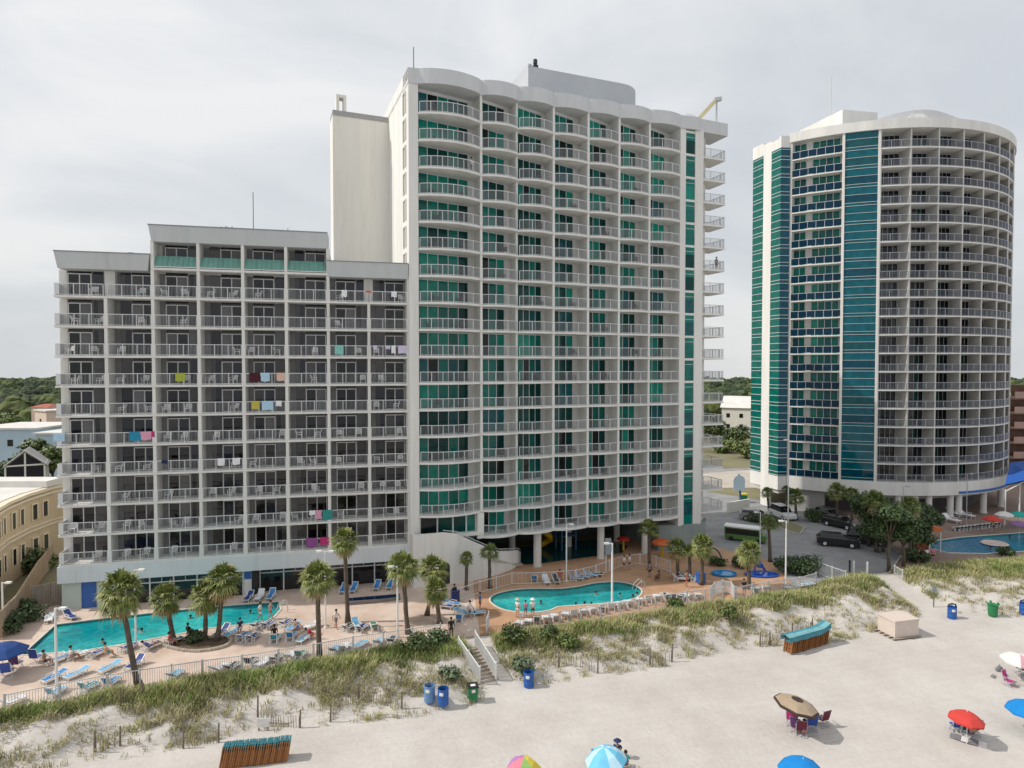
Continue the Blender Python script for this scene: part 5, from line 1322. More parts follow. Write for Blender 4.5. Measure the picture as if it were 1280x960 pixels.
row(items, 'in the row against the kidney pool fence')
row([(841, 752, 170, 'up', 'navy'), (851, 751, 150, 'half', 'dark'), (862, 750, 200, 'half', 'white'), (873, 750, 170, 'half', 'white')], 'by the green bush at the kidney pool')
row([(847, 726, 80, 'half', 'white'), (855, 724, 75, 'half', 'blue'), (863, 724, 75, 'half', 'white'), (868, 727, 80, 'half', 'light')], 'of the group left of the blue towel bin')
row([(668, 728, 175, 'up', 'blue'), (682, 728, 10, 'half', 'white'), (694, 727, 10, 'half', 'dark'), (717, 725, 80, 'half', 'blue'), (725, 723, 80, 'half', 'blue'), (735, 721, 80, 'half', 'light'), (742, 720, 80, 'half', 'dark')], 'along the curved rail behind the kidney pool')
row([(945, 742, 170, 'half', 'teal'), (957, 740, 170, 'half', 'white'), (985, 738, 110, 'flat', 'white'), (996, 736, 110, 'flat', 'white'), (1007, 734, 110, 'flat', 'aqua')], 'by the dark blue kiddie pool')
# blue deck chairs under the blue umbrella at far left
def sling_chair(loc, rz, label, col, group=None, frame=None, s=1.0, tilt=0):
    f = MB(); q = MB()
    for x in (-.27, .27):
        f.bar((x, -.28, 0), (x, .22, .62), .03); f.bar((x, .28, 0), (x, -.3, .38), .03); f.bar((x, .18, .36), (x, .36, .98), .03); f.bar((x, -.3, .6), (x, .25, .62), .045, .03)
    f.bar((-.27, .36, .98), (.27, .36, .98), .03); f.bar((-.27, -.3, .38), (.27, -.3, .38), .03); f.bar((-.27, .28, .02), (.27, .28, .02), .03)
    for a, b in (((-.3, .385), (.18, .35)), ((.185, .35), (.365, .99))):
        q.face([(-.26, a[0], a[1]), (.26, a[0], a[1]), (.26, b[0], b[1]), (-.26, b[0], b[1])]); q.face([(-.26, a[0], a[1] - .02), (-.26, b[0] + .02, b[1] - .01), (.26, b[0] + .02, b[1] - .01), (.26, a[0], a[1] - .02)])
    if 'sc' not in MESHV: MESHV['sc'] = (f.mesh('frame', M_PLA), q.mesh('sling', SL['blue']))
    t = thing('beach_chair', label, 'beach chair', loc, rz, group); a, b = MESHV['sc']; obj('frame', mvar(a, frame or M_PLA), t); obj('sling', mvar(b, SL[col]), t); t.scale = (s,) * 3; return t
for px, py, rz, col, lb in ((9, 846, 200, 'royal', 'navy deck chair left of the purple one under the blue umbrella'), (20, 836, 190, 'purple', 'purple deck chair under the blue pool umbrella'), (45, 828, 180, 'royal', 'navy deck chair at the left corner of the long pool')):
    sling_chair(G(px, py), R(rz), lb, col, s=1.15)
person(G(90, 826), R(140), 'person in white shirt sitting on a lounger at the long pool', 'sit', 1, 'white', 'grey')
person(G(56, 832), R(100), 'tanned person sitting beside the navy deck chair at the long pool', 'sit', 1, None, 'black')
person(G(186, 813) + Vector((0, 0, .0)), R(150), 'person in blue lying on a lounger behind the leaning palm', 'recline', 1, 'blue', 'blue')
person(G(343, 799), R(20), 'dark-haired person sitting between the two lounger rows', 'sit', 2, 'black', 'black')
person(G(213, 808), R(120), 'person in red sitting beside the left planter palm', 'sit', 1, 'red', 'pink')
person(G(390, 799), R(90), 'person in red lying near the palm by the lamp post', 'recline', 1, 'red', 'red')
for i, (px, py, rz, po, sh_, so_, sk, lb) in enumerate(((300, 790, 20, 'sit', 'navy', 'black', 1, 'person in navy sitting at the left end of the far lounger row'), (372, 790, 40, 'recline', None, 'blue', 1, 'tanned sunbather right of the tallest planter palm'), (420, 786, 60, 'walk', 'white', 'grey', 1, 'person in white walking past the slim palm'), (133, 822, 150, 'sit', None, 'teal', 0, 'pale person in teal shorts by the long pool edge'), (236, 796, 160, 'sit', 'black', 'black', 2, 'person in black sitting on the long pool coping'), (600, 763, 90, 'stand', 'blue', 'black', 1, 'person in blue top beside the kidney pool'), (700, 726, 0, 'sit', 'red', 'red', 1, 'person in red by the curved rail behind the kidney pool'), (812, 722, 200, 'stand', 'grey', 'black', 1, 'person in grey under the dark palm at the curved rail'), (823, 727, 200, 'sit', None, 'black', 2, 'dark-skinned sunbather sitting left of the striped loungers'), (858, 734, 30, 'walk', None, 'red', 1, 'child in red shorts left of the blue towel bin'), (930, 745, 10, 'stand', 'black', 'black', 1, 'person in black behind the curved fence corner'))):
    person(G(px, py), R(rz), lb, po, sk, sh_, so_)
# towel bins
def bin_box(px, py, label, c, s=1.0):
    mb = MB(); mb.box(-.35, .35, -.3, .3, .08, .95); t = thing('towel_bin', label, 'towel bin', G(px, py), .3); part('body', mb, c, t)
    mb = MB(); mb.box(-.38, .38, -.33, .33, .951, 1.05); part('lid', mb, c, t); mb = MB()
    for x in (-.28, .28): mb.box(x - .04, x + .04, -.2, .2, 0, .079)
    part('wheels', mb, M_DARK, t)
M_BLUEP = mat('blue_plastic', (.03, .10, .36), .45, .1, 3)
bin_box(876, 729, 'blue towel bin beside the yellow-green palm at the kidney pool', M_BLUEP); bin_box(569, 752, 'dark blue towel bin by the white rail near the staircase', mat('navy_plastic', (.02, .03, .12), .5))

# white plastic chairs on the low hotel's balconies, each on its own balcony
def plastic_chair():
    mb = MB()
    for x in (-.24, .24):
        mb.bar((x, -.24, 0), (x * .92, -.22, .42), .05); mb.bar((x * 1.02, .27, 0), (x * .92, .2, .42), .05); mb.bar((x * 1.08, -.22, .63), (x * 1.08, .24, .64), .06, .035); mb.bar((x, -.22, .42), (x * 1.08, -.22, .63), .045)
    s = MB(); s.box(-.24, .24, -.25, .22, .40, .44)
    b = MB()
    for i in range(5): b.bar((-.18 + .09 * i, .21, .43), (-.16 + .08 * i, .33, .84), .06, .025)
    b.bar((-.23, .33, .84), (.23, .33, .84), .08, .05); b.bar((-.24, .2, .42), (-.22, .33, .85), .05); b.bar((.24, .2, .42), (.22, .33, .85), .05)
    a = MB(); a.add(mb); a.add(s); a.add(b); return a.mesh('plastic_chair', M_PLA)
PC = plastic_chair(); PCD = PC.copy(); PCD.materials.clear(); PCD.materials.append(mat('dark_wicker', (.07, .065, .065), .8, .2, 5))
CR = random.Random(21)
for n in range(10):
    for b in range(NB):
        k = CR.choice([0, 1, 1, 2, 2])
        if k == 0: continue
        spots = [(CR.uniform(.55, 1.3), 'left'), (CR.uniform(2.2, 3.2), 'right')]
        if k == 1: spots = [CR.choice(spots)]
        for x, sd2 in spots:
            o = obj('plastic_chair', PC, None, low_w(b * BW + x, CR.uniform(.45, .95), zt(n) + .001), LOW_A + R(CR.choice([0, 0, 30, -40, 90, -90, 180])))
            w = (sd2 + ' ' if k == 2 else '')
            tag(o, f'{w}white plastic chair, {ORD[b + 1]} balcony across, {ORD[n + 1]} row up, low hotel', 'chair', 'white plastic chairs on the low hotel balconies')
TBN = ['wide leftmost', 'second', 'third', 'fourth', 'fifth', 'sixth', 'rightmost']
for n in range(0, 17):
    for b in range(6):
        if b == 0 and n == 0: continue
        if CR.random() < (.35 if b else .95):
            x0, x1, h = TB[b]; lst = [('left', .25), ('right', .72)] if b == 0 else [('', .62)]
            for sd2, f in lst:
                x = x0 + (x1 - x0) * f + CR.uniform(-.2, .2)
                o = obj('wicker_chair', PCD, None, tw_w(x, CR.uniform(.2, .8), TZ(n) + .001), TW_A + R(CR.choice([0, 40, -40, 180])))
                tag(o, f'{sd2 + " " if sd2 else ""}dark chair, {TBN[b]} balcony across, {ORD[n + 1]} row up, middle tower', 'chair', 'dark chairs on the middle tower balconies')
# towels over the balcony rails
def towel(px, row_, col, label, w=.75, h=.75, bay=None):
    d = ray(px, 460); d = Vector((d.x, d.y)); o = Vector((LOW_O.x, LOW_O.y)); u = Vector((math.cos(LOW_A), math.sin(LOW_A)))
    # intersection of the view ray with the front plane of the balconies
    t = (o.x * u.y - o.y * u.x) / (d.x * u.y - d.y * u.x); p = d * t; x = (p - o).dot(u)
    mb = MB(); n = 6; r_ = random.Random(px)
    for s in (0, 1):
        yy = -.05 if s == 0 else .115; hh = h if s == 0 else h * .55; k = len(mb.v)
        for i in range(n + 1):
            for z, q in ((1.075, 0), (1.075 - hh * .5, .5), (1.075 - hh, 1)): mb.v.append((-w / 2 + w * i / n, yy + .02 * math.sin(i * 1.9 + px) * q * (1 if s else -1), z - (.03 * math.sin(i * 1.1 + px) if q == 1 else 0)))
        for i in range(n):
            for j in range(2): mb.f.append((k + i * 3 + j, k + (i + 1) * 3 + j, k + (i + 1) * 3 + j + 1, k + i * 3 + j + 1)); mb.m.append(0)
    mb.face([(-w / 2, -.05, 1.075), (w / 2, -.05, 1.075), (w / 2, .115, 1.075), (-w / 2, .115, 1.075)])
    o_ = obj('towel', mb.mesh('towel', mat('towel_' + '_'.join(col[0].split()), col[1], .95, .15, 6)), None, low_w(x, .05, zt(row_)), LOW_A); tag(o_, label, 'towel', 'towels over the low hotel balcony rails')
T = {'lime': ('lime', (.34, .38, .05)), 'maroon': ('maroon', (.06, .008, .018)), 'sky': ('sky blue', (.38, .55, .68)), 'peach': ('peach', (.60, .42, .34)), 'blue': ('blue', (.02, .22, .36)), 'pink': ('pink', (.62, .30, .42)), 'magenta': ('magenta', (.45, .03, .16)), 'white': ('white', (.72, .72, .76)), 'navy': ('navy', (.015, .02, .07)), 'teal': ('teal', (.03, .24, .22)), 'mint': ('mint', (.22, .48, .44)), 'lilac': ('lilac', (.55, .50, .66)), 'orange': ('orange', (.45, .12, .08)), 'yellow': ('yellow', (.45, .40, .08)), 'purple': ('purple', (.25, .07, .24))}
for px, rw, c, w, h, lb in ((225, 6, 'lime', .8, .75, 'lime towel on the rail of the third balcony column, low hotel'), (319, 6, 'maroon', 1.0, .85, 'dark maroon towel hanging left of the sky blue one'), (331, 6, 'sky', .85, .8, 'sky blue towel between maroon and peach towels'), (351, 6, 'peach', .75, .75, 'peach towel hanging right of the sky blue one'),
    (319, 5, 'yellow', .7, .75, 'yellow towel on the rail below the maroon towel'), (334, 5, 'sky', 1.0, .85, 'pale blue towel between yellow and white towels'), (348, 5, 'white', .5, .5, 'small white towel right of the pale blue and yellow towels'),
    (168, 4, 'blue', 1.0, .8, 'blue towel beside the pink one, second balcony column'), (181, 4, 'pink', .9, .75, 'pink towel beside the blue one, second balcony column'), (190, 4, 'magenta', .25, .5, 'narrow magenta cloth next to the pink towel'),
    (204, 3, 'navy', .5, .3, 'navy towel bunched at the left of the third balcony column'), (275, 3, 'white', .6, .65, 'white towel left of another white one, fourth balcony column'), (294, 3, 'white', .65, .6, 'white towel right of another white one, fourth balcony column'),
    (424, 7, 'mint', .8, .9, 'striped mint towel, seventh balcony column, low hotel'), (469, 7, 'lilac', .35, .4, 'lilac cloth, leftmost of the four in the last column'), (485, 7, 'lilac', .45, .35, 'lilac cloth, second from left in the last column'), (492, 7, 'white', .4, .75, 'white towel among lilac cloths in the last column'), (503, 7, 'lilac', .8, .75, 'large lilac towel, rightmost in the last column'),
    (431, 9, 'white', .5, .65, 'white shirt drying on the top rail, seventh balcony column'), (493, 9, 'white', .5, .55, 'white cloth on the top rail, last balcony column'), (461, 9, 'orange', .5, .2, 'orange cloth on the top rail between the last two columns'),
    (389, 1, 'white', .55, .4, 'white cloth, leftmost on the rail above the tall slim palm'), (397, 1, 'pink', .5, .8, 'pink towel between white cloth and teal towel'), (408, 1, 'teal', .9, .95, 'dark teal towel beside the pink one, second row up'),
    (388, 0, 'purple', 1.0, .85, 'purple towel on the lowest rail left of the tall palm'), (404, 0, 'magenta', .8, .7, 'magenta towel on the lowest rail beside the tall palm')):
    towel(px, rw, T[c], lb, w, h)
towel(72, 4, T['sky'], 'pale blue towel on the leftmost balcony of the low hotel', .9, .7)

# ================================================================== beach things
def umbrella(px, py, zc, rad, cols, label, tilt=(0, 0), n=8, edge=None, cap=None, name='beach_umbrella', base=None, polec=None, drop=.42):
    b = base if base is not None else None
    if b is None:
        # canopy centre pixel gives the position at its height above the sand
        c = G(px, py, BEACH_Z + zc); b = Vector((c.x, c.y, H(c.x, c.y) if c.y < yB(c.x) else 0))
    t = thing(name, label, 'umbrella', b, rnd.uniform(0, .5)); mb = MB(); hz = zc
    mats_ = cols + ([edge] if edge else []) + ([cap] if cap else [])
    Mx = Matrix.Translation((0, 0, hz)) @ Matrix.Rotation(tilt[0], 4, 'X') @ Matrix.Rotation(tilt[1], 4, 'Y')
    prof = [(0, .0), (.28, -.035), (.62, -.16), (1.0, -.42)]
    rings = []
    K = n * 2
    for q, z in prof:
        ring = []
        for j in range(K):
            a = 2 * math.pi * j / K; sc = 1.0 if j % 2 == 0 else math.cos(math.pi / n) * 1.004; 
            ring.append(Vector((rad * q * sc * math.cos(a), rad * q * sc * math.sin(a), z * drop / .42 * rad + (.0 if j % 2 == 0 else .012 * q))))
        rings.append(ring)
    for i in range(3):
        for j in range(K):
            j2 = (j + 1) % K; mi = (j // 2) % len(cols)
            if cap and i == 0: mi = len(mats_) - 1
            if edge and i == 2:
                m0 = [rings[2][j].lerp(rings[3][j], .80), rings[2][j2].lerp(rings[3][j2], .80)]
                mb.face([Mx @ p for p in (rings[2][j], m0[0], m0[1], rings[2][j2])], mi); mb.face([Mx @ p for p in (m0[0], rings[3][j], rings[3][j2], m0[1])], len(cols))
                continue
            pts = [rings[i][j], rings[i + 1][j], rings[i + 1][j2], rings[i][j2]]
            if i == 0: pts = [rings[0][j], rings[1][j], rings[1][j2]]
            mb.face([Mx @ p for p in pts], mi)
    for j in range(K):   # hanging valance
        j2 = (j + 1) % K; mi = (j // 2) % len(cols) if not edge else len(cols)
        a, c = Mx @ rings[3][j], Mx @ rings[3][j2]; mb.face([a, a - Vector((0, 0, .1)), c - Vector((0, 0, .1)), c], mi)
    part('canopy', mb, mats_, t)
    mb = MB(); mb.tube([(0, 0, -.3), (0, 0, hz - .05), tuple(Mx @ Vector((0, 0, .06)))], .025, 8); 
    for j in range(0, K, 2): mb.bar(Mx @ Vector((0, 0, -.3 * drop / .42)), Mx @ (rings[2][j] - Vector((0, 0, .02))), .015)
    part('pole', mb, polec or M_RAIL, t); return t
def um(n, c): return mat('umbrella_' + n, c, .85, .1, 2)
U = {'tan': um('tan', (.36, .275, .19)), 'brown': um('brown', (.05, .03, .022)), 'red': um('red', (.52, .045, .035)), 'blue': um('blue', (.0, .19, .52)), 'sky': um('sky', (.14, .46, .68)), 'pale': um('pale', (.42, .64, .74)), 'yellow': um('yellow', (.68, .54, .07)), 'pink': um('pink', (.66, .18, .24)), 'coral': um('coral', (.60, .10, .12)), 'purple': um('purple', (.36, .17, .42)), 'green': um('green', (.25, .42, .12)), 'white': um('white', (.66, .64, .62)), 'navy': um('navy', (.012, .055, .22)), 'teal': um('teal', (.02, .36, .30)), 'rose': um('rose', (.55, .30, .34)), 'lav': um('lav', (.22, .12, .26))}
umbrella(997, 874, 2.15, 1.30, [U['tan']], 'large octagonal tan umbrella with dark brown edge on the beach', (R(6), R(10)), 8, U['brown'], U['brown'], polec=M_DARK, drop=.30)
umbrella(1209, 889, 1.95, .95, [U['red']], 'red beach umbrella above two loungers at the right', (R(3), R(3)), 8, drop=.5)
umbrella(1004, 949, 1.95, 1.2, [U['blue']], 'plain blue umbrella at the bottom edge, below the tan one', (R(2), R(2)), 8, drop=.55)
umbrella(755, 934, 1.9, 1.12, [U['sky'], U['sky'], U['pale'], U['sky'], U['pale']], 'light blue umbrella with pale panels above seated people', (R(-4), R(-8)), 10, drop=.62)
umbrella(655, 947, 1.9, .95, [U['yellow'], U['coral'], U['purple'], U['pink'], U['green'], U['yellow']], 'rainbow striped umbrella at the bottom edge of the beach', (R(0), R(3)), 6, drop=.62)
umbrella(1275, 818, 1.9, 1.15, [U['white'], U['rose'], U['white'], U['white']], 'pale pink and white striped umbrella at the right edge', (R(4), R(0)), 8, drop=.4)
umbrella(1284, 876, 1.9, 1.1, [U['blue']], 'bright blue umbrella cut by the right edge of the picture', (R(2), R(0)), 8, drop=.55)
umbrella(6, 806, 2.3, 1.5, [U['navy']], 'navy blue pool umbrella at the far left of the pool deck', (0, 0), 8, drop=.42, name='pool_umbrella', base=Vector((G(4, 845).x, G(4, 845).y, 0)))
BC = 'low beach chairs under the umbrellas'
def bch(px, py, rz, col, label, s=1.1): sling_chair(GH(px, py), R(rz), label, col, BC, mat('dull_aluminium', (.36, .38, .42)), s)
bch(990, 906, 150, 'pink', 'pink beach chair left of the tan umbrella pole'); bch(1001, 919, 165, 'maroon', 'maroon beach chair nearest the camera under the tan umbrella'); bch(1014, 912, 170, 'royal', 'navy beach chair under the tan umbrella'); bch(1028, 906, 200, 'maroon', 'maroon beach chair at the right under the tan umbrella'); bch(996, 916, 140, 'purple', 'purple beach chair under the tan umbrella')
bch(1261, 857, 30, 'pink', 'lone bright pink chair on the sand at the right edge', 1.0); bch(1277, 842, 20, 'purple', 'purple beach chair under the pale striped umbrella')
bch(1196, 915, 170, 'royal', 'navy beach chair left under the red umbrella'); bch(1207, 918, 170, 'dark', 'dark beach chair in the middle under the red umbrella'); bch(1216, 919, 200, 'dark', 'dark beach chair at the right under the red umbrella')
bch(748, 956, 160, 'royal', 'navy beach chair left under the light blue umbrella'); bch(762, 957, 190, 'purple', 'purple beach chair under the light blue umbrella')
person(GH(772, 948), R(160), 'person in navy cap and blue shirt beside the light blue umbrella', 'sit', 1, 'navy', 'navy', 'hair', 'navy')
person(GH(782, 962), R(170), 'person in teal top sitting right of the light blue umbrella', 'sit', 1, 'teal', 'black')
person(GH(1214, 922), R(150), 'tanned person reclining under the red umbrella', 'recline', 1, None, 'navy')
person(GH(1005, 921), R(165), 'person in purple sitting under the tan umbrella', 'sit', 1, 'purple', 'red')
def small(name, px, py, label, cat, mk, m, rz=0):
    mb = MB(); mk(mb); o = obj(name, mb.mesh(name, m), None, GH(px, py) + Vector((0, 0, .02)), rz); tag(o, label, cat)
def towel_flat(w, l):
    def f(mb):
        n = 6
        for i in range(n):
            a, b = -l / 2 + l * i / n, -l / 2 + l * (i + 1) / n; z0 = .03 + .02 * math.sin(i * 1.7); z1 = .03 + .02 * math.sin((i + 1) * 1.7)
            mb.face([(-w / 2, a, z0), (w / 2, a, z0), (w / 2, b, z1), (-w / 2, b, z1)]); mb.face([(-w / 2, a, z0 - .03), (-w / 2, b, z1 - .03), (w / 2, b, z1 - .03), (w / 2, a, z0 - .03)])
    return f
small('beach_towel', 1215, 928, 'pale towel laid on the sand before the red umbrella', 'towel', towel_flat(.7, 1.4), CL['white'], .9)
small('beach_towel', 1205, 925, 'dark towel laid on the sand before the red umbrella', 'towel', towel_flat(.7, 1.4), CL['grey'], .9)
def shoe(mb): mb.lathe([(.10, 0), (.13, .05), (.10, .1), (.05, .12)], 10, (0, 0), 0, .6, 1.3); mb.lathe([(.10, 0), (.13, .05), (.10, .1), (.05, .12)], 10, (.25, .05), 0, .6, 1.3)
small('flip_flops', 1241, 847, 'small grey pair of shoes left of the lone pink chair', 'shoes', shoe, CL['grey'], .5)
def bag(mb): mb.lathe([(.17, 0), (.2, .1), (.18, .26), (.1, .34)], 12, (0, 0), 0, 1.4, .8); mb.bar((-.1, 0, .32), (0, 0, .48), .03); mb.bar((0, 0, .48), (.1, 0, .32), .03)
small('beach_bag', 1249, 839, 'small grey bag on the sand behind the lone pink chair', 'bag', bag, CL['grey'])
# barrels and bins
def barrel(px, py, label, c, dome=False):
    t = thing('trash_barrel', label, 'barrel', GH(px, py)); mb = MB(); r_ = .36
    mb.lathe([(r_ * .97, 0), (r_, .03), (r_, .32), (r_ * 1.04, .34), (r_, .36), (r_, .66), (r_ * 1.04, .68), (r_, .70), (r_, 1.0), (r_ * 1.04, 1.03), (r_ * .96, 1.05), (r_ * .94, .9), (r_ * .9, .5)], 24); part('drum', mb, c, t, smooth=False)
    mb = MB(); mb.lathe([(r_ * .88, .78), (r_ * .5, .82), (.02, .80)], 16); part('liner', mb, M_DARK, t)
    mb = MB(); n = 5
    for i in range(n):
        a0, a1 = -2.2 + .75 * i / n, -2.2 + .75 * (i + 1) / n; q = r_ * 1.012
        mb.face([(q * math.cos(a0), q * math.sin(a0), .66), (q * math.cos(a1), q * math.sin(a1), .66), (q * math.cos(a1), q * math.sin(a1), .9), (q * math.cos(a0), q * math.sin(a0), .9)])
    part('sticker', mb, CL['white'], t)
    if dome: mb = MB(); mb.tube([(-r_, 0, 1.0), (-r_ * .8, 0, 1.25), (0, 0, 1.32), (r_ * .8, 0, 1.25), (r_, 0, 1.0)], .07, 8); part('lid', mb, CL['navy'], t)
M_BAR = mat('blue_barrel_paint', (.012, .09, .34), .4, .15, 2); M_GBIN = mat('green_bin_plastic', (.015, .18, .06), .5, .12, 2)
barrel(661, 858, 'open blue trash barrel at the foot of the tall grey-green bush', M_BAR); barrel(554, 880, 'blue trash barrel between the pale blue one and green wheelie bin', M_BAR)
barrel(537, 876, 'pale blue barrel half hidden in dune grass beside the blue one', mat('pale_blue_barrel', (.12, .24, .45), .5)); barrel(1190, 773, 'blue trash barrel with lid right of the white box', M_BAR, True); barrel(1280, 768, 'blue trash barrel cut by the right edge near the dune', M_BAR, True)
t = thing('wheelie_bin', 'green wheelie bin with black lid below the beach stairs', 'bin', GH(591, 876), .2); mb = MB()
k = len(mb.v); mb.v += [(-.26, -.28, .06), (.26, -.28, .06), (.26, .28, .06), (-.26, .28, .06), (-.33, -.36, 1.02), (.33, -.36, 1.02), (.33, .36, 1.02), (-.33, .36, 1.02)]
for q in ((3, 2, 1, 0), (4, 5, 6, 7), (0, 1, 5, 4), (1, 2, 6, 5), (2, 3, 7, 6), (3, 0, 4, 7)): mb.f.append(q); mb.m.append(0)
part('body', mb, M_GBIN, t); mb = MB(); mb.box(-.36, .36, -.40, .36, 1.021, 1.10); mb.bar((-.3, .42, 1.0), (.3, .42, 1.0), .05); part('lid', mb, M_DARK, t)
mb = MB(); mb.box(-.12, .12, -.385, -.362, .72, .92); mb.box(-.16, .16, -.22, .05, 1.101, 1.108); part('sticker', mb, CL['white'], t)
for x in (-.3, .3):
    mb = MB(); mb.tube([(x - .03, .3, .1), (x + .03, .3, .1)], .1, 12); part('wheel', mb, M_DARK, t)
t = thing('trash_barrel', 'green trash barrel with bunched bag top at the right dune', 'barrel', GH(1241, 770)); mb = MB(); mb.lathe([(.3, 0), (.36, .1), (.4, .95), (.42, 1.0), (.38, 1.0)], 20); part('drum', mb, M_GBIN, t)
mb = MB(); mb.lathe([(.39, .98), (.45, 1.05), (.36, 1.1), (.2, 1.06), (.02, 1.0)], 9)
for a in range(5): mb.bar((.36 * math.cos(a * 1.3), .36 * math.sin(a * 1.3), 1.0), (.5 * math.cos(a * 1.3), .5 * math.sin(a * 1.3), 1.22), .16, .08)
part('bag', mb, M_GBIN, t)
# white storage box on a pallet
pA, pB, pC = G(1134, 795, BEACH_Z + .12), G(1152, 789, BEACH_Z + .12), G(1106, 791, BEACH_Z + .12)
c = G(1128, 795, BEACH_Z + .1); ang = R(14); t = thing('storage_box', 'pinkish white closed storage box on a low pallet near the dune', 'box', Vector((c.x, c.y + .6, BEACH_Z + .02)), ang)
M_BOX = mat('pinkish_white_paint', (.60, .51, .45), .7, .06, 1.5)
mb = MB(); mb.box(-1.15, 1.2, -.85, .95, .13, 1.38); part('body', mb, M_BOX, t); mb = MB(); mb.box(-1.2, 1.25, -.9, 1.0, 1.382, 1.5); part('lid', mb, M_BOX, t)
mb = MB()
for i in range(5): mb.box(-1.45, 1.3, -1.05 + i * .47, -.8 + i * .47, .08, .125)
for y in (-.9, 0, .95): mb.box(-1.45, 1.3, y - .05, y + .05, 0, .079)
part('pallet', mb, mat('grey_wood', (.30, .255, .21)), t)
# rows of folded wooden beach loungers
M_TEAK = mat('orange_teak', (.36, .15, .045), .65, .22, 3, streak=True); M_TEAK2 = mat('dark_teak', (.25, .10, .03), .7, .22, 3); M_TEALC = slingm('dark_teal', (.03, .16, .19))
def folded():
    f = MB(); s = MB(); lean = .28
    for y in (-.32, .32):
        f.bar((0, y, 0), (lean * .1, y, 1.25), .045, .07, 0); f.bar((.06, y * .9, .02), (.07, y * .9, 1.0), .04, .06, 0)
    for z in (.12, .5, .85, 1.2): f.bar((0.02, -.32, z), (.02, .32, z), .05, .05, 0)
    for y in (-.2, 0, .2): f.bar((.03, y, .1), (.04, y, .9), .02, .1, 0)
    s.box(-.02, .075, -.27, .27, .92, 1.30)
    return f.mesh('frame', M_TEAK), s.mesh('sling', M_TEALC)
FF, FS = folded()
def stack_row(p0, p1, n, where, cover=False):
    a, b = GH(*p0), GH(*p1); d = b - a; ang = math.atan2(d.y, d.x)
    for i in range(n):
        p = a.lerp(b, i / (n - 1)); p.z = H(p.x, p.y) + .01
        t = thing('folded_lounger', f'folded wooden lounger, {ORD[i + 1]} from left in the row {where}', 'folded lounger', p, ang + rnd.uniform(-.02, .02), 'folded wooden loungers ' + where)
        fr = obj('frame', mvar(FF, M_TEAK if i % 3 else M_TEAK2), t); obj('sling', FS, t)
        t.scale = (1.0, 1.1, .90 + rnd.uniform(-.015, .015)); t.rotation_euler = (0, .16 + rnd.uniform(-.012, .012), t.rotation_euler.z)
    return a, b, ang
stack_row((276, 957), (358, 948), 30, 'at the lower left')
a, b, ang = stack_row((984, 816), (1029, 803), 20, 'under the teal cover')
t = thing('teal_cover', 'faded teal fabric cover draped over the right row of folded loungers', 'cover', a, ang); mb = MB(); L = (b - a).length; r_ = random.Random(5); K = 12
prev = None
for i in range(K + 1):
    x = -.25 + (L + .6) * i / K; w = r_.uniform(-.03, .03); lift = .28 * smooth((i - K + 2) / 2)
    ring = [(x, -.48 + w, .98 + r_.uniform(-.05, .03) + lift), (x, -.40, 1.33 + lift), (x, .0, 1.42 + r_.uniform(-.03, .03) + lift), (x, .42, 1.33 + lift), (x, .46 - w, .95 + lift)]
    if prev:
        for j in range(4): mb.face([prev[j], ring[j], ring[j + 1], prev[j + 1]], (j) % 2)
    prev = ring
part('fabric', mb, [mat('teal_cover_fabric', (.05, .22, .27), .8, .2, 2), mat('teal_cover_light', (.16, .36, .40), .8, .15, 2)], t)
# white notice board on the dune
t = thing('notice_board', 'small white square board stuck in the sand on the lower dune', 'sign', GH(329, 914), .1); mb = MB(); mb.box(-.35, .35, -.015, .015, .25, .8); part('panel', mb, CL['white'], t); mb = MB(); mb.box(-.3, -.25, .02, .06, -.2, .75); mb.box(.25, .3, .02, .06, -.2, .75); part('legs', mb, mat('weathered_post', (.16, .125, .095)), t)
# ================================================================== planter, kiddie pools, play things, resort props
pl = thing('planter_edge', 'low curved edge of pale stones round the planted palms', 'planter', G(243, 803)); mb = MB(); o = G(243, 803); r = random.Random(8)
loop = smooth_loop([(G(a, b).x, G(a, b).y) for a, b in ((205, 806), (215, 811), (240, 815), (265, 813), (283, 808), (289, 800), (280, 797), (255, 799), (225, 801))], 8)
for i in range(len(loop)):
    p = Vector((*loop[i], 0)) - o; s = r.uniform(.12, .17); mb.lathe([(s * .8, 0), (s, .08), (s * .8, .18), (s * .3, .22)], 7, (p.x, p.y))
part('stones', mb, mat('pale_stone', (.42, .36, .29), .9, .2, 3), pl)
mb = MB(); mb.prism([(p[0] - o.x, p[1] - o.y) for p in loop], .0, .09); part('mulch', mb, mat('brown_mulch', (.12, .085, .05), .95, .35, 4, bump=.5, bscale=20), pl)
def kiddie(px, py, rx, ry, label, c):
    b = G(px, py); t = thing('kiddie_pool', label, 'kiddie pool', b); mb = MB(); mb.lathe([(rx * .97, 0), (rx, .04), (rx * 1.03, .16), (rx * .96, .2), (rx * .92, .12)], 28, (0, 0), 0, 1, ry / rx); part('rim', mb, c, t)
    mb = MB(); mb.lathe([(rx * .93, .121), (.02, .13)], 28, (0, 0), 0, 1, ry / rx); part('water', mb, mat('kiddie_water_' + label.split()[0], {'light': (.0, .20, .48), 'dark': (.01, .07, .40)}[label.split()[0]], .1, .15, 1), t)
kiddie(905, 718, 1.25, .95, 'light blue round kiddie pool behind the curved fence corner', mat('bright_blue_plastic', (.0, .20, .50), .4)); kiddie(952, 719, 1.7, .95, 'dark blue kiddie pool right of the bright palm', mat('strong_blue_plastic', (.01, .08, .42), .4))
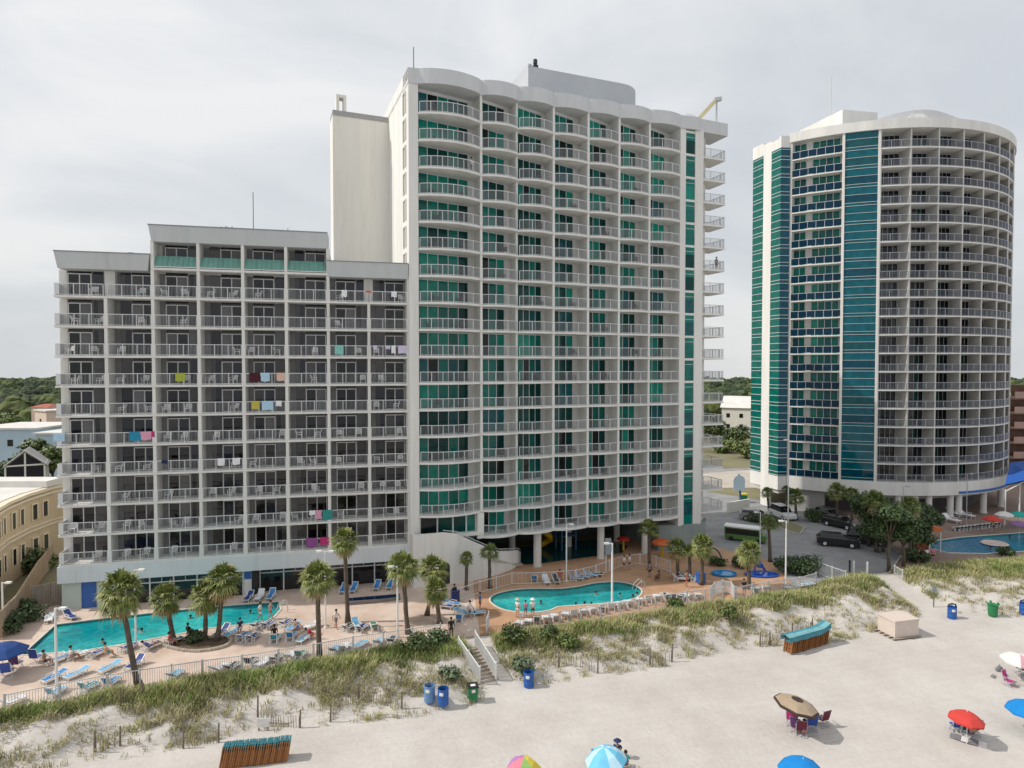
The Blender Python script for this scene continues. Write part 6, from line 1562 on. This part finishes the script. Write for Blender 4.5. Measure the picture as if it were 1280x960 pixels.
t = thing('play_slide', 'purple-blue toy slide beside the dark blue kiddie pool', 'slide', G(948, 715), .2); mb = MB(); mb.tube([(-.5, 0, .1), (-.3, 0, .9), (.1, 0, 1.2), (.5, 0, .5), (.8, 0, .1)], .12, 8); part('frame', mb, mat('violet_plastic', (.12, .10, .40), .5), t); mb = MB(); mb.box(-.1, .35, -.3, .3, .5, .9); part('seat', mb, mat('strong_blue_plastic', (.01, .08, .42)), t)
def arch(px0, px1, py, ztop, label, c, cat='water feature', name='spray_arch'):
    a, b = G(px0, py), G(px1, py); t = thing(name, label, cat, a); mb = MB(); d = b - a
    mb.tube([(d.x * i / 10, d.y * i / 10, ztop * math.sin(math.pi * i / 10) ** .6 if 0 < i < 10 else 0) for i in range(11)], .09, 8); part('arch', mb, c, t, smooth=True)
    mb = MB(); mb.lathe([(.16, 0), (.16, .05)], 12); mb.lathe([(.16, 0), (.16, .05)], 12, (d.x, d.y)); part('foot', mb, c, t)
arch(878, 904, 707, 1.9, 'dark teal spray arch right of the yellow-green palm', mat('dark_teal_paint', (.01, .09, .10), .4))
# indoor water park under the tower
t = thing('water_slide', 'yellow tube slide in the dark space under the tower', 'water slide', tw_w(15.5, 6, 0), TW_A); mb = MB(); mb.tube([(0, 1.5, 3.4), (-.3, .6, 2.9), (.1, -.3, 2.4), (.9, -.6, 1.8), (1.4, .2, 1.2), (.9, .9, .6), (0, .9, .3)], .38, 10); part('tube', mb, mat('yellow_gelcoat', (.55, .34, .02), .35), t, smooth=True); mb = MB(); mb.box(-.1, .1, .1, .3, 0, 2.6); part('support', mb, mat('blue_steel', (.04, .12, .26), .5), t)
t = thing('mushroom_shower', 'orange and yellow mushroom shower under the right part of the tower', 'water feature', tw_w(27.2, -1.2, 0), TW_A); mb = MB(); mb.lathe([(1.15, 1.5), (1.1, 1.62), (.8, 1.85), (.4, 2.0), (.02, 2.05)], 20); part('cap', mb, mat('orange_gelcoat', (.50, .10, .02), .4), t, smooth=True); mb = MB(); mb.lathe([(.16, 0), (.12, 1.5)], 12); part('stem', mb, mat('yellow_gelcoat', (.55, .34, .02)), t)
t = thing('mushroom_shower', 'small red and yellow mushroom shower by the dark palms under the tower', 'water feature', tw_w(24.5, 2.5, 0), TW_A); mb = MB(); mb.lathe([(.8, 1.3), (.75, 1.42), (.4, 1.62), (.02, 1.7)], 20); part('cap', mb, mat('red_gelcoat', (.4, .03, .02), .4), t, smooth=True); mb = MB(); mb.lathe([(.14, 0), (.1, 1.3)], 12); part('stem', mb, mat('yellow_gelcoat', (.55, .34, .02)), t)
mb = MB(); pts = [(9, 2.2), (14, 1.6), (24, 1.8), (26, 4), (24, 8), (10, 8)]; mb.face([tuple(tw_w(x, y, .03)) for x, y in pts]); struct('lagoon_water', mb, mat('dark_lagoon_water', (.005, .055, .06), .08, .2, .4))
mb = MB()
for x, y, z in ((13.5, 8.6, 3.0), (17, 8.4, 2.4), (21.5, 8.5, 2.8)):
    pass
t = thing('blue_play_tower', 'blue-framed play structure in the shade under the tower', 'play structure', tw_w(17.8, 5, 0), TW_A); mb = MB()
for x in (0, 1.8):
    for y in (0, 1.6): mb.box(x - .08, x + .08, y - .08, y + .08, 0, 3.0)
mb.box(-.1, 1.9, -.1, 1.7, 1.6, 1.72); part('frame', mb, mat('blue_steel', (.04, .12, .26)), t); mb = MB(); mb.prism([(-.3, -.3), (2.1, -.3), (2.1, 1.9), (-.3, 1.9)], 3.0, 3.15); part('roof', mb, mat('dull_green_paint', (.05, .16, .12), .5), t)
# notice panel on posts behind the kidney pool
t = thing('notice_sign', 'tall grey-blue notice panel on a white post behind the kidney pool', 'sign', G(760, 716), .1); mb = MB(); mb.box(-.3, .32, -.03, .03, 1.9, 3.6); part('panel', mb, mat('grey_blue_panel', (.26, .29, .33), .5), t); mb = MB(); mb.tube([(-.2, .06, 0), (-.2, .06, 3.4)], .05, 8); part('post', mb, M_LAMP, t)
# dark splash pool in the shade of the low hotel
a = [(432, 757), (470, 754), (500, 750), (500, 746), (432, 752)]
t = thing('hot_tub', 'dark water hot tub with grey rim in the low hotel shade', 'hot tub', G(466, 752)); o = G(466, 752); lp = [(G(x, y).x - o.x, G(x, y).y - o.y) for x, y in a]
mb = MB(); mb.prism(lp, .005, .32); part('rim', mb, mat('grey_stone_rim', (.20, .18, .17), .8, .15, 2), t); mb = MB(); mb.face([(p[0] * .93, p[1] * .80, .325) for p in reversed(lp)]); part('water', mb, mat('dark_navy_water', (.01, .03, .08), .08), t)
# pool handrails
for px, py, lb in ((352, 766, 'steel handrails at the right end of the long pool'), (800, 738, 'steel handrail at the right tip of the kidney pool')):
    t = thing('pool_handrail', lb, 'handrail', G(px, py), .3); mb = MB()
    for y in (0, .6): mb.tube([(.5, y, 0), (.45, y, .75), (.2, y, .9), (-.3, y, .55), (-.5, y, -.1)], .03, 8)
    part('rail', mb, M_RAIL, t, smooth=True)
# cars and bus
M_TYRE = mat('tyre_rubber', (.012, .012, .013), .9, .1, 3)
def car(loc, rz, label, paint, L=4.7, Wd=1.85, Hh=1.75, suv=True):
    t = thing('parked_car', label, 'car', loc, rz, 'cars on the driveway'); w = Wd / 2
    prof = [(-L / 2, .45), (-L / 2 + .05, .85), (-L / 2 + .2, 1.0), (-L * .21, 1.08), (L / 2 - .25, 1.1), (L / 2 - .03, .95), (L / 2, .5), (L / 2 - .1, .3), (-L / 2 + .1, .3)]
    mb = MB(); k = len(mb.v); n = len(prof)
    for s, sc in ((-w, 1), (-w * .96, 1), (w * .96, 1), (w, 1)):
        for x, z in prof: zz = z if abs(s) < w else (.3 + (z - .3) * .93); mb.v.append((x * (1 if abs(s) < w else .985), s, zz))
    for i in range(3):
        for j in range(n): mb.f.append((k + i * n + j, k + i * n + (j + 1) % n, k + (i + 1) * n + (j + 1) % n, k + (i + 1) * n + j)); mb.m.append(0)
    mb.f.append(tuple(k + j for j in reversed(range(n)))); mb.m.append(0); mb.f.append(tuple(k + 3 * n + j for j in range(n))); mb.m.append(0)
    part('body', mb, paint, t)
    def cab(x0, x1, x2, x3, z0, z1, ww0, ww1, m, name, mi=0):
        mb = MB(); mb.v += [(x0, -ww0, z0), (x3, -ww0, z0), (x3, ww0, z0), (x0, ww0, z0), (x1, -ww1, z1), (x2, -ww1, z1), (x2, ww1, z1), (x1, ww1, z1)]
        for q in ((3, 2, 1, 0), (4, 5, 6, 7), (0, 1, 5, 4), (1, 2, 6, 5), (2, 3, 7, 6), (3, 0, 4, 7)): mb.f.append(q); mb.m.append(0)
        return part(name, mb, m, t)
    rear = L / 2 - (.2 if suv else .75)
    cab(-L * .24, -L * .09, rear - .35, rear, 1.05, Hh - .06, w * .93, w * .78, glass('car_glass', (.01, .011, .013)), 'window')
    cab(-L * .12, -L * .085, rear - .45, rear - .3, Hh - .058, Hh, w * .79, w * .74, paint, 'roof')
    wm = MB(); wm.tube([(0, -.11, 0), (0, .11, 0)], .35, 18, 0); hm = MB(); hm.tube([(0, -.118, 0), (0, .118, 0)], .2, 14, 0); me = wm.mesh('wheel', M_TYRE); hme = hm.mesh('rim', M_RAIL)
    for x in (-L * .31, L * .31):
        for y in (-w + .1, w - .1): o = obj('wheel', me, t, (x, y, .35)); obj('rim', hme, o)
    for y in (-w * .7, w * .7):
        mb = MB(); mb.box(-L / 2 - .005, -L / 2 + .12, y - .17, y + .17, .72, .86); part('headlight', mb, M_RAIL, t); mb = MB(); mb.box(L / 2 - .1, L / 2 + .004, y - .15, y + .15, .75, .95); part('tail_light', mb, mat('red_lens', (.25, .01, .01), .3), t)
    return t
M_BLK = mat('black_car_paint', (.008, .008, .009), .25, .1, 1, coat=.6); M_DGR = mat('dark_grey_car_paint', (.02, .021, .024), .3, .1, 1, coat=.5)
car(G(1047, 682), R(158), 'long black SUV on the open driveway', M_BLK, 4.6, Hh=1.5); car(G(1051, 659), R(120), 'black car parked behind the long SUV', M_BLK, 4.6, Hh=1.5); car(G(1038, 649), R(115), 'dark car parked furthest up the driveway under the palm', M_DGR, 4.5, Hh=1.55)
car(G(1084, 679), R(150), 'dark SUV parked under the broad tree beside the driveway', M_DGR, 4.6)
car(G(978, 648), R(100), 'white van seen between the dark palms', mat('white_van_paint', (.62, .62, .62), .4, .05, 1), 4.2, 1.8, 1.9)
car(G(945, 650), R(160), 'silver car by the hedge on the street corner', mat('silver_car_paint', (.3, .29, .28), .35, .1, 1), 4.4, Hh=1.5)
t = thing('shuttle_bus', 'green shuttle bus with white roof beside the tower', 'bus', G(932, 676), R(-28)); t.scale = (.66,) * 3; g_ = mat('green_bus_paint', (.075, .17, .035), .4, .1, 1)
mb = MB(); mb.box(-3.6, 2.6, -1.15, 1.15, .4, 2.5); mb.box(2.601, 3.6, -1.1, 1.1, .4, 1.5); part('body', mb, g_, t); mb = MB(); mb.box(-3.7, 2.7, -1.2, 1.2, 2.501, 2.75); part('roof', mb, M_LAMP, t)
mb = MB(); mb.box(-3.4, 2.4, -1.17, -1.151, 1.3, 2.3); mb.box(2.602, 2.66, -1.0, 1.0, 1.55, 2.4); mb.box(-3.62, -3.601, -.9, .9, 1.4, 2.3); part('window', mb, glass('car_glass', (.01, .011, .013)), t)
for x in (-2.4, 2.4):
    for y in (-1.05, 1.05): mb = MB(); mb.tube([(x, y - .12, .42), (x, y + .12, .42)], .42, 16); part('wheel', mb, M_TYRE, t)
bush(962, 657, 3.2, 1.7, 'grey-brown hedge bush between the green bus and the white van', [1, 3, 0], z=0, n=1500)
bush(944, 652, 2.6, 1.5, 'grey-brown hedge bush before the silver car', [3, 1, 0], z=0, n=1200)
bush(1018, 652, 3.0, 2.0, 'dark bush at the round tower wall left of the parked cars', [1, 1, 0], z=0, n=1400)
# street corner: leaning sign, wall, bins
t = thing('street_sign', 'pale blue arched sign with leaning dark blue post at the street corner', 'sign', G(924, 634), 0); mb = MB(); mb.tube([(.45, 0, 0), (.1, 0, 2.2), (-.1, 0, 5.0)], .16, 8); part('post', mb, mat('dark_blue_paint', (.03, .09, .22), .5), t)
mb = MB(); pts = [(-1.0, 2.6), (.75, 2.6)] + [( -.12 + .88 * math.cos(R(a)), 4.1 + .8 * math.sin(R(a))) for a in range(0, 181, 20)]
mb.face([(p[0], -.17, p[1]) for p in pts]); mb.face([(p[0], -.25, p[1]) for p in reversed(pts)][::-1])
for p, q in zip(pts, pts[1:] + pts[:1]): mb.face([(p[0], -.25, p[1]), (p[0], -.17, p[1]), (q[0], -.17, q[1]), (q[0], -.25, q[1])])
part('panel', mb, mat('pale_blue_panel', (.48, .60, .68), .5, .05, 1), t)
mb = MB(); a, b = G(909, 641), G(936, 636); mb.bar(a + Vector((0, 0, .75)), b + Vector((0, 0, .75)), .25, 1.5); w_ = obj('garden_wall', mb.mesh('garden_wall', M_CREAM)); tag(w_, 'low sunlit cream wall at the street corner', 'wall')
t = thing('trash_bin', 'green bin with yellow lid at the street corner', 'bin', G(929, 628)); mb = MB(); mb.box(-.5, .5, -.45, .45, .05, 1.2); part('body', mb, M_GBIN, t); mb = MB(); mb.box(-.55, .55, -.5, .5, 1.201, 1.4); part('lid', mb, mat('yellow_lid', (.6, .5, .04), .5), t)
t = thing('street_lamp', 'tall white street lamp rising behind the bus', 'street lamp', G(985, 655)); mb = MB(); mb.tube([(0, 0, 0), (0, 0, 11.5)], [.09, .05], 8); part('pole', mb, M_LAMP, t); mb = MB(); mb.box(-.7, 0, -.12, .12, 11.4, 11.55); part('lamp_head', mb, M_LAMP, t)
# gate posts at the beach end of the driveway
for px, py, c, lb in ((1062, 716, M_DARK, 'black bollard at the beach end of the driveway'), (1067, 717, M_LAMP, 'white post beside the black bollard at the driveway end'), (1084, 718, M_LAMP, 'white post in the middle of the driveway end')):
    t = thing('gate_post', lb, 'post', G(px, py)); mb = MB(); mb.lathe([(.09, 0), (.09, 1.25), (.06, 1.32)], 10); part('shaft', mb, c, t); mb = MB(); mb.lathe([(.12, 0), (.12, .05)], 10); part('foot', mb, M_CONC, t)
t = thing('sign_post', 'slim beach sign post where the sandy path meets the beach', 'sign', GH(1167, 759)); mb = MB(); mb.tube([(0, 0, -.2), (0, 0, 2.0)], .05, 8); part('post', mb, mat('weathered_post', (.16, .125, .095)), t); mb = MB(); mb.box(-.2, .2, -.08, -.055, 1.45, 1.95); part('panel', mb, mat('grey_blue_panel', (.26, .29, .33)), t)
# orange kiosk, umbrellas, float, canopy by the round tower
t = thing('kiosk', 'small orange kiosk with flat roof by the resort pool', 'kiosk', G(1156, 688), .1); mb = MB(); mb.box(-1.5, 0, -.6, .6, 0, 2.0); part('counter', mb, mat('dull_orange_paint', (.26, .065, .025), .6, .1, 1), t); mb = MB(); mb.box(-.3, 1.3, -1.0, 1.0, 2.4, 2.85); part('roof', mb, mat('orange_paint', (.48, .13, .04), .5, .1, 1), t); mb = MB()
for x in (-.2, 1.2):
    for y in (-.9, .9): mb.box(x - .04, x + .04, y - .04, y + .04, 0, 2.4)
part('posts', mb, M_LAMP, t)
for px, py, c, lb in ((1273, 646, 'teal', 'teal umbrella behind the blue resort pool'), (1255, 646, 'white', 'white umbrella behind the blue resort pool'), (1274, 659, 'lav', 'purple umbrella at the right of the blue resort pool'), (1240, 652, 'maroon' if False else 'red', 'dark red umbrella left of the white one by the resort pool')):
    umbrella(px, py, 2.2, 1.1, [U[c]], lb, n=8, name='pool_umbrella', base=G(px, py + 14))
t = thing('pool_float', 'large round pale float on the blue resort pool', 'float', G(1243, 680, -.15)); mb = MB(); mb.lathe([(1.2, 0), (1.35, .08), (1.2, .2), (.9, .14), (.02, .12)], 24, (0, 0), 0, 1.1, 1); part('ring', mb, mat('pale_pink_vinyl', (.58, .46, .42), .4), t)
t = thing('canopy', 'blue fabric canopy with slanting white poles right of the round tower', 'canopy', G(1275, 640)); o = G(1275, 640); mb = MB()
A = [D(1256, 606, 86) - o, D(1300, 596, 84) - o, D(1320, 572, 96) - o, D(1263, 578, 97) - o]; mb.face(A); mb.face([p - Vector((0, 0, .15)) for p in reversed(A)]); part('fabric', mb, mat('blue_canopy_fabric', (.01, .09, .38), .7), t); mb = MB()
for q in ((1257, 612), (1275, 604), (1300, 598)): p = D(*q, 86) - o; mb.bar((p.x, p.y, 0), p, .12)
mb.bar(D(1257, 614, 86) - o, D(1284, 600, 85) - o, .12); part('poles', mb, M_LAMP, t)
rr0 = random.Random(4)
for i, (px, py) in enumerate(((1190, 640), (1204, 642), (1186, 648))):
    t = thing('lounge_chair', ['white lounge chair left among the round tower columns', 'white lounge chair right among the round tower columns', 'white lounge chair in front of the others at the round tower'][i], 'lounge chair', G(px, py + 4), R(20)); f, s2 = LM['half']; obj('frame', f, t); obj('sling', mvar(s2, SL['white']), t); t.scale = (1.2,) * 3
for i in range(12):
    px = 1196 + i * 4.6; py = 664 - i * .55
    lounger(G(px, py), R(170 + rr0.uniform(-15, 15)), f'dark sun lounger, {ORD[i + 1]} from left in the row behind the blue resort pool', 'half', rr0.choice(['dark', 'navy', 'dark', 'purple']), 'dark loungers behind the resort pool')
# ================================================================== neighbours and far things
M_BEIGE = mat('beige_stucco', (.52, .41, .275), .85, .07, .5, streak=True)
nb = thing('beige_building', 'curved beige building with white cornices at the far left', 'building', (-50.6, 70, 0)); o = Vector((-50.6, 70, 0))
fp = [(-50.0, 72), (-50.6, 70), (-50.3, 66), (-49.2, 62), (-47.6, 58.5), (-46.2, 55), (-50, 50), (-80, 48), (-85, 76)]
lp = [(p[0] - o.x, p[1] - o.y) for p in fp]
def grow(P, d): 
    c = Vector((sum(p[0] for p in P) / len(P), sum(p[1] for p in P) / len(P))); return [tuple(Vector(p) + (Vector(p) - c).normalized() * d) for p in P]
mb = MB(); mb.prism(lp, 0, 8.0); part('wall', mb, M_BEIGE, nb)
for z0, z1, g in ((7.4, 7.62, .22), (7.85, 8.15, .32), (4.0, 4.2, .18), (4.4, 4.55, .14)): mb = MB(); mb.prism(grow(lp, g), z0, z1); part('cornice', mb, mat('pale_trim', (.66, .58, .44), .8, .06, 1), nb)
mb = MB(); mb.prism(grow(lp, -.5), 8.16, 8.22); part('roof', mb, mat('white_roof', (.60, .58, .55), .9, .1, .4), nb)
mb = MB(); mb.box(-10, .2, -1.0, 1.8, 8.22, 8.9); part('roof_parapet', mb, mat('white_roof', (.60, .58, .55)), nb)
WP = fp[1:6]
for a, b in zip(WP, WP[1:]):
    a = Vector((*a, 0)) - o; b = Vector((*b, 0)) - o; d = (b - a).normalized(); nn = Vector((-d.y, d.x, 0)); nn = nn if nn.x > 0 else -nn
    for z in (1.6, 5.2):
        for q in (.3, .72):
            c = a.lerp(b, q) + nn * .03; mb = MB(); mb.bar(c - d * .35 + Vector((0, 0, z + .75)), c + d * .35 + Vector((0, 0, z + .75)), .1, 1.5, 0); w = part('window', mb, GL[0], nb)
            mb = MB()
            for s in (-1, 1): mb.bar(c + d * .42 * s + nn * .03 + Vector((0, 0, z - .08)), c + d * .42 * s + nn * .03 + Vector((0, 0, z + 1.6)), .14, .12)
            mb.bar(c - d * .5 + nn * .04 + Vector((0, 0, z + 1.65)), c + d * .5 + nn * .04 + Vector((0, 0, z + 1.65)), .16, .12); part('frame', mb, mat('pale_trim', (.66, .58, .44)), w)
def house(px0, px1, ytop, Y, depth, label, wall, roof='flat', rc=None, zb=0, rz=0, name='house', win=2):
    a, b = D(px0, ytop, Y), D(px1, ytop, Y); w = b.x - a.x; h = a.z; t = thing(name, label, 'house', Vector(((a.x + b.x) / 2, Y, 0)), rz); mb = MB(); mb.box(-w / 2, w / 2, 0, depth, 0, h); part('wall', mb, wall, t)
    mb = MB(); rc = rc or mat('white_roof', (.60, .58, .55))
    if roof == 'flat': mb.box(-w / 2 - .3, w / 2 + .3, -.3, depth + .3, h + .002, h + .35)
    elif roof == 'hip':
        k = .4; mb.v += [(-w / 2 - k, -k, h), (w / 2 + k, -k, h), (w / 2 + k, depth + k, h), (-w / 2 - k, depth + k, h), (-w / 5, depth / 2, h + w * .17), (w / 5, depth / 2, h + w * .17)]
        for q in ((0, 1, 5, 4), (1, 2, 5), (2, 3, 4, 5), (3, 0, 4), (3, 2, 1, 0)): mb.f.append(q); mb.m.append(0)
    else:
        k = .5; mb.v += [(-w / 2 - k, -k, h), (w / 2 + k, -k, h), (w / 2 + k, depth + k, h), (-w / 2 - k, depth + k, h), (-w / 2 - k, depth / 2, h + depth * .3), (w / 2 + k, depth / 2, h + depth * .3)]
        for q in ((0, 1, 5, 4), (2, 3, 4, 5), (1, 2, 5), (3, 0, 4), (3, 2, 1, 0)): mb.f.append(q); mb.m.append(0)
    part('roof', mb, rc, t)
    for i in range(win):
        for z in ([h * .62, h * .2] if h > 5 else [h * .4]):
            x = -w / 2 + w * (i + .5) / win; mb = MB(); mb.box(x - .55, x + .55, -.06, -.003, z, z + 1.3); part('window', mb, GL[0], t)
    return t
M_PALEB = mat('pale_blue_stucco', (.42, .52, .60), .85, .06, .4); M_PINK = mat('pale_pink_stucco', (.66, .53, .45), .85, .06, .4); M_REDR = mat('red_roof_tiles', (.33, .10, .06), .8, .15, 1)
house(-40, 44, 537, 128, 14, 'long pale blue flat-roofed building at the far left', M_PALEB, win=4, name='low_building'); house(44, 95, 543, 124, 8, 'small pale blue annex partly hidden behind the low hotel', M_PALEB, win=2, name='low_building')
house(33, 68, 514, 178, 12, 'pale pink house seen against the left woods', M_PINK, 'flat', None, win=1, rz=-.6); house(39, 60, 509, 182, 7, 'red tiled roof house just behind the pale pink one', M_PINK, 'hip', M_REDR, win=1)
# white gabled pavilion
pv = thing('gabled_pavilion', 'white-framed glass gable pavilion with grey roof at the far left', 'pavilion', D(7, 610, 98) * 1.0, R(32)); pv.location = (D(7, 610, 98).x, 98, 0); mb = MB(); gw = 4.9; gl_ = 6.5; e = 6.0; rg = 8.2
for x in (0, gw / 2, gw): mb.box(x - .12, x + .12, -.1, .1, 0, e if x != gw / 2 else rg - .2)
for z in (3.6, e): mb.box(0, gw, -.09, .09, z - .12, z + .12)
mb.bar((-.2, 0, e), (gw / 2, 0, rg), .2, .25); mb.bar((gw + .2, 0, e), (gw / 2, 0, rg), .2, .25)
for y in (gl_ / 2, gl_): mb.box(gw - .12, gw + .12, y - .12, y + .12, 0, e)
mb.box(gw - .1, gw + .1, 0.1, gl_, e - .15, e + .1); part('frame', mb, M_LAMP, pv)
mb = MB(); mb.face([(0.1, .05, 0), (gw - .1, .05, 0), (gw - .1, .05, e), (gw / 2, .05, rg - .15), (.1, .05, e)]); part('glazing', mb, GL[2], pv)
mb = MB()
for s in (0, 1):
    x0 = -.4 if s == 0 else gw + .4; mb.face([(x0, -.3, e - .2), (gw / 2, -.3, rg + .06), (gw / 2, gl_ + .3, rg + .06), (x0, gl_ + .3, e - .2)]); mb.face([(x0, -.3, e - .32), (x0, gl_ + .3, e - .32), (gw / 2, gl_ + .3, rg - .06), (gw / 2, -.3, rg - .06)])
part('roof', mb, mat('grey_shingles', (.30, .29, .285), .9, .15, 2), pv)
house(903, 950, 510, 205, 12, 'white house with pale roof between the two towers', mat('white_house_paint', (.62, .60, .54), .8, .06, .5), 'gable', mat('white_roof', (.60, .58, .55)), win=3, rz=-.5)
house(1262, 1330, 497, 118, 20, 'tan building at the right edge', mat('tan_stucco', (.38, .29, .20), .85, .1, .4), 'flat', mat('tan_roof', (.42, .36, .29), .9), win=0, name='apartment_building')
ap = bpy.data.objects['apartment_building']; 
for i in range(6):
    z = 2.0 + i * 2.75; mb = MB(); mb.box(-5, 5, -1.3, -1.15, z, z + 1.05); mb.box(-5, 5, -1.3, -.003, z - .15, z - .003); part('balcony', mb, mat('pinkish_balcony', (.42, .29, .25), .85, .1, .4), ap); mb = MB(); mb.box(-4.8, 4.8, -.05, -.004, z + .2, z + 2.3); part('window', mb, mat('brown_door_wall', (.10, .045, .03), .7, .4, .8), ap)
# trees one can tell apart among the houses
for px, py, top, rad, d, lb, Y in ((45, 0, 545, 3.6, 1, 'bushy tree between the pale blue building and the pavilion', 112), (12, 0, 515, 3.2, 0, 'light green tree left of the pale pink house', 160), (64, 0, 556, 2.6, 0, 'small light tree right of the gable pavilion', 108), (3, 0, 575, 2.8, 2, 'dark tree left of the gable pavilion', 104), (920, 0, 532, 4.6, 1, 'large tree below the white house between the towers', 175), (905, 0, 550, 3.4, 0, 'yellow-green tree left of the big one between the towers', 160), (934, 0, 552, 3.6, 0, 'light tree touching the left edge of the round tower', 150), (893, 0, 515, 4.5, 1, 'tree beside the tower end balconies', 190)):
    tree(px, py, top, rad, lb, d, loc=Vector((D(px, 480, Y).x, Y, 0)), hgt=D(px, top, Y).z, n=1800, leaf=.42, trunk_r=.25, group='trees among the houses behind')
# distant wood
import itertools
bm0 = bmesh.new(); bmesh.ops.create_icosphere(bm0, subdivisions=3, radius=1); IV = [v.co.copy() for v in bm0.verts]; IF1 = [tuple(v.index for v in f.verts) for f in bm0.faces]; bm0.free()
bm0 = bmesh.new(); bmesh.ops.create_icosphere(bm0, subdivisions=2, radius=1); IV2 = [v.co.copy() for v in bm0.verts]; IF2 = [tuple(v.index for v in f.verts) for f in bm0.faces]; bm0.free()
SHAPES = []; SHAPES2 = []
for s in range(6):
    sh = []
    for v in IV:
        n_ = mnoise.noise(v * 1.6 + Vector((s * 9, 0, 0))) * .28 + mnoise.noise(v * 4.1 + Vector((0, s * 7, 0))) * .2 + mnoise.noise(v * 9 + Vector((0, 0, s * 5))) * .12
        sh.append(v * (1 + n_))
    SHAPES.append(sh)
    SHAPES2.append([v * (1 + mnoise.noise(v * 1.6 + Vector((s * 9, 0, 0))) * .3 + mnoise.noise(v * 4.1 + Vector((0, s * 7, 0))) * .25) for v in IV2])
r = random.Random(12); mb = MB()
def blob(x, y, z, rad, hz, mi, low=False):
    sh = (SHAPES2 if low else SHAPES)[r.randrange(6)]; IF = IF2 if low else IF1; k = len(mb.v); a = r.uniform(0, 6.28); ca, sa = math.cos(a), math.sin(a)
    mb.v += [(x + (p.x * ca - p.y * sa) * rad, y + (p.x * sa + p.y * ca) * rad, z + p.z * hz) for p in sh]; mb.f += [tuple(k + i for i in f) for f in IF]; mb.m += [mi] * len(IF)
for rng, n, yr in (((-10, 78), 210, (200, 620)), ((880, 940), 120, (230, 620)), ((1255, 1300), 60, (180, 600)), ((78, 1255), 620, (180, 650)), ((-300, -10), 110, (230, 600)), ((1300, 1600), 110, (200, 600))):
    for i in range(n):
        Y = yr[0] + (yr[1] - yr[0]) * r.random() ** .8; px = r.uniform(*rng); x = (px - 640) / 800 * Y; rad = r.uniform(2.6, 5.2); h = r.uniform(7, 11.5) + (1.5 if Y > 400 else 0)
        blob(x, Y, h - rad * .8, rad, rad * .85, r.choice([0, 0, 1, 1, 2]), rng[0] == 78)
        blob(x + r.uniform(-2, 2), Y + r.uniform(-2, 2), h * .42, rad * .9, h * .45, r.choice([0, 1, 1]), rng[0] == 78)
struct('distant_wood', mb, [mat('wood_green', (.045, .068, .022), .9, .6, .35, bump=.8, bscale=1.4), mat('wood_dark', (.026, .042, .018), .9, .6, .35, bump=.8, bscale=1.4), mat('wood_light', (.085, .105, .03), .9, .5, .35, bump=.8, bscale=1.4)], kind='stuff')
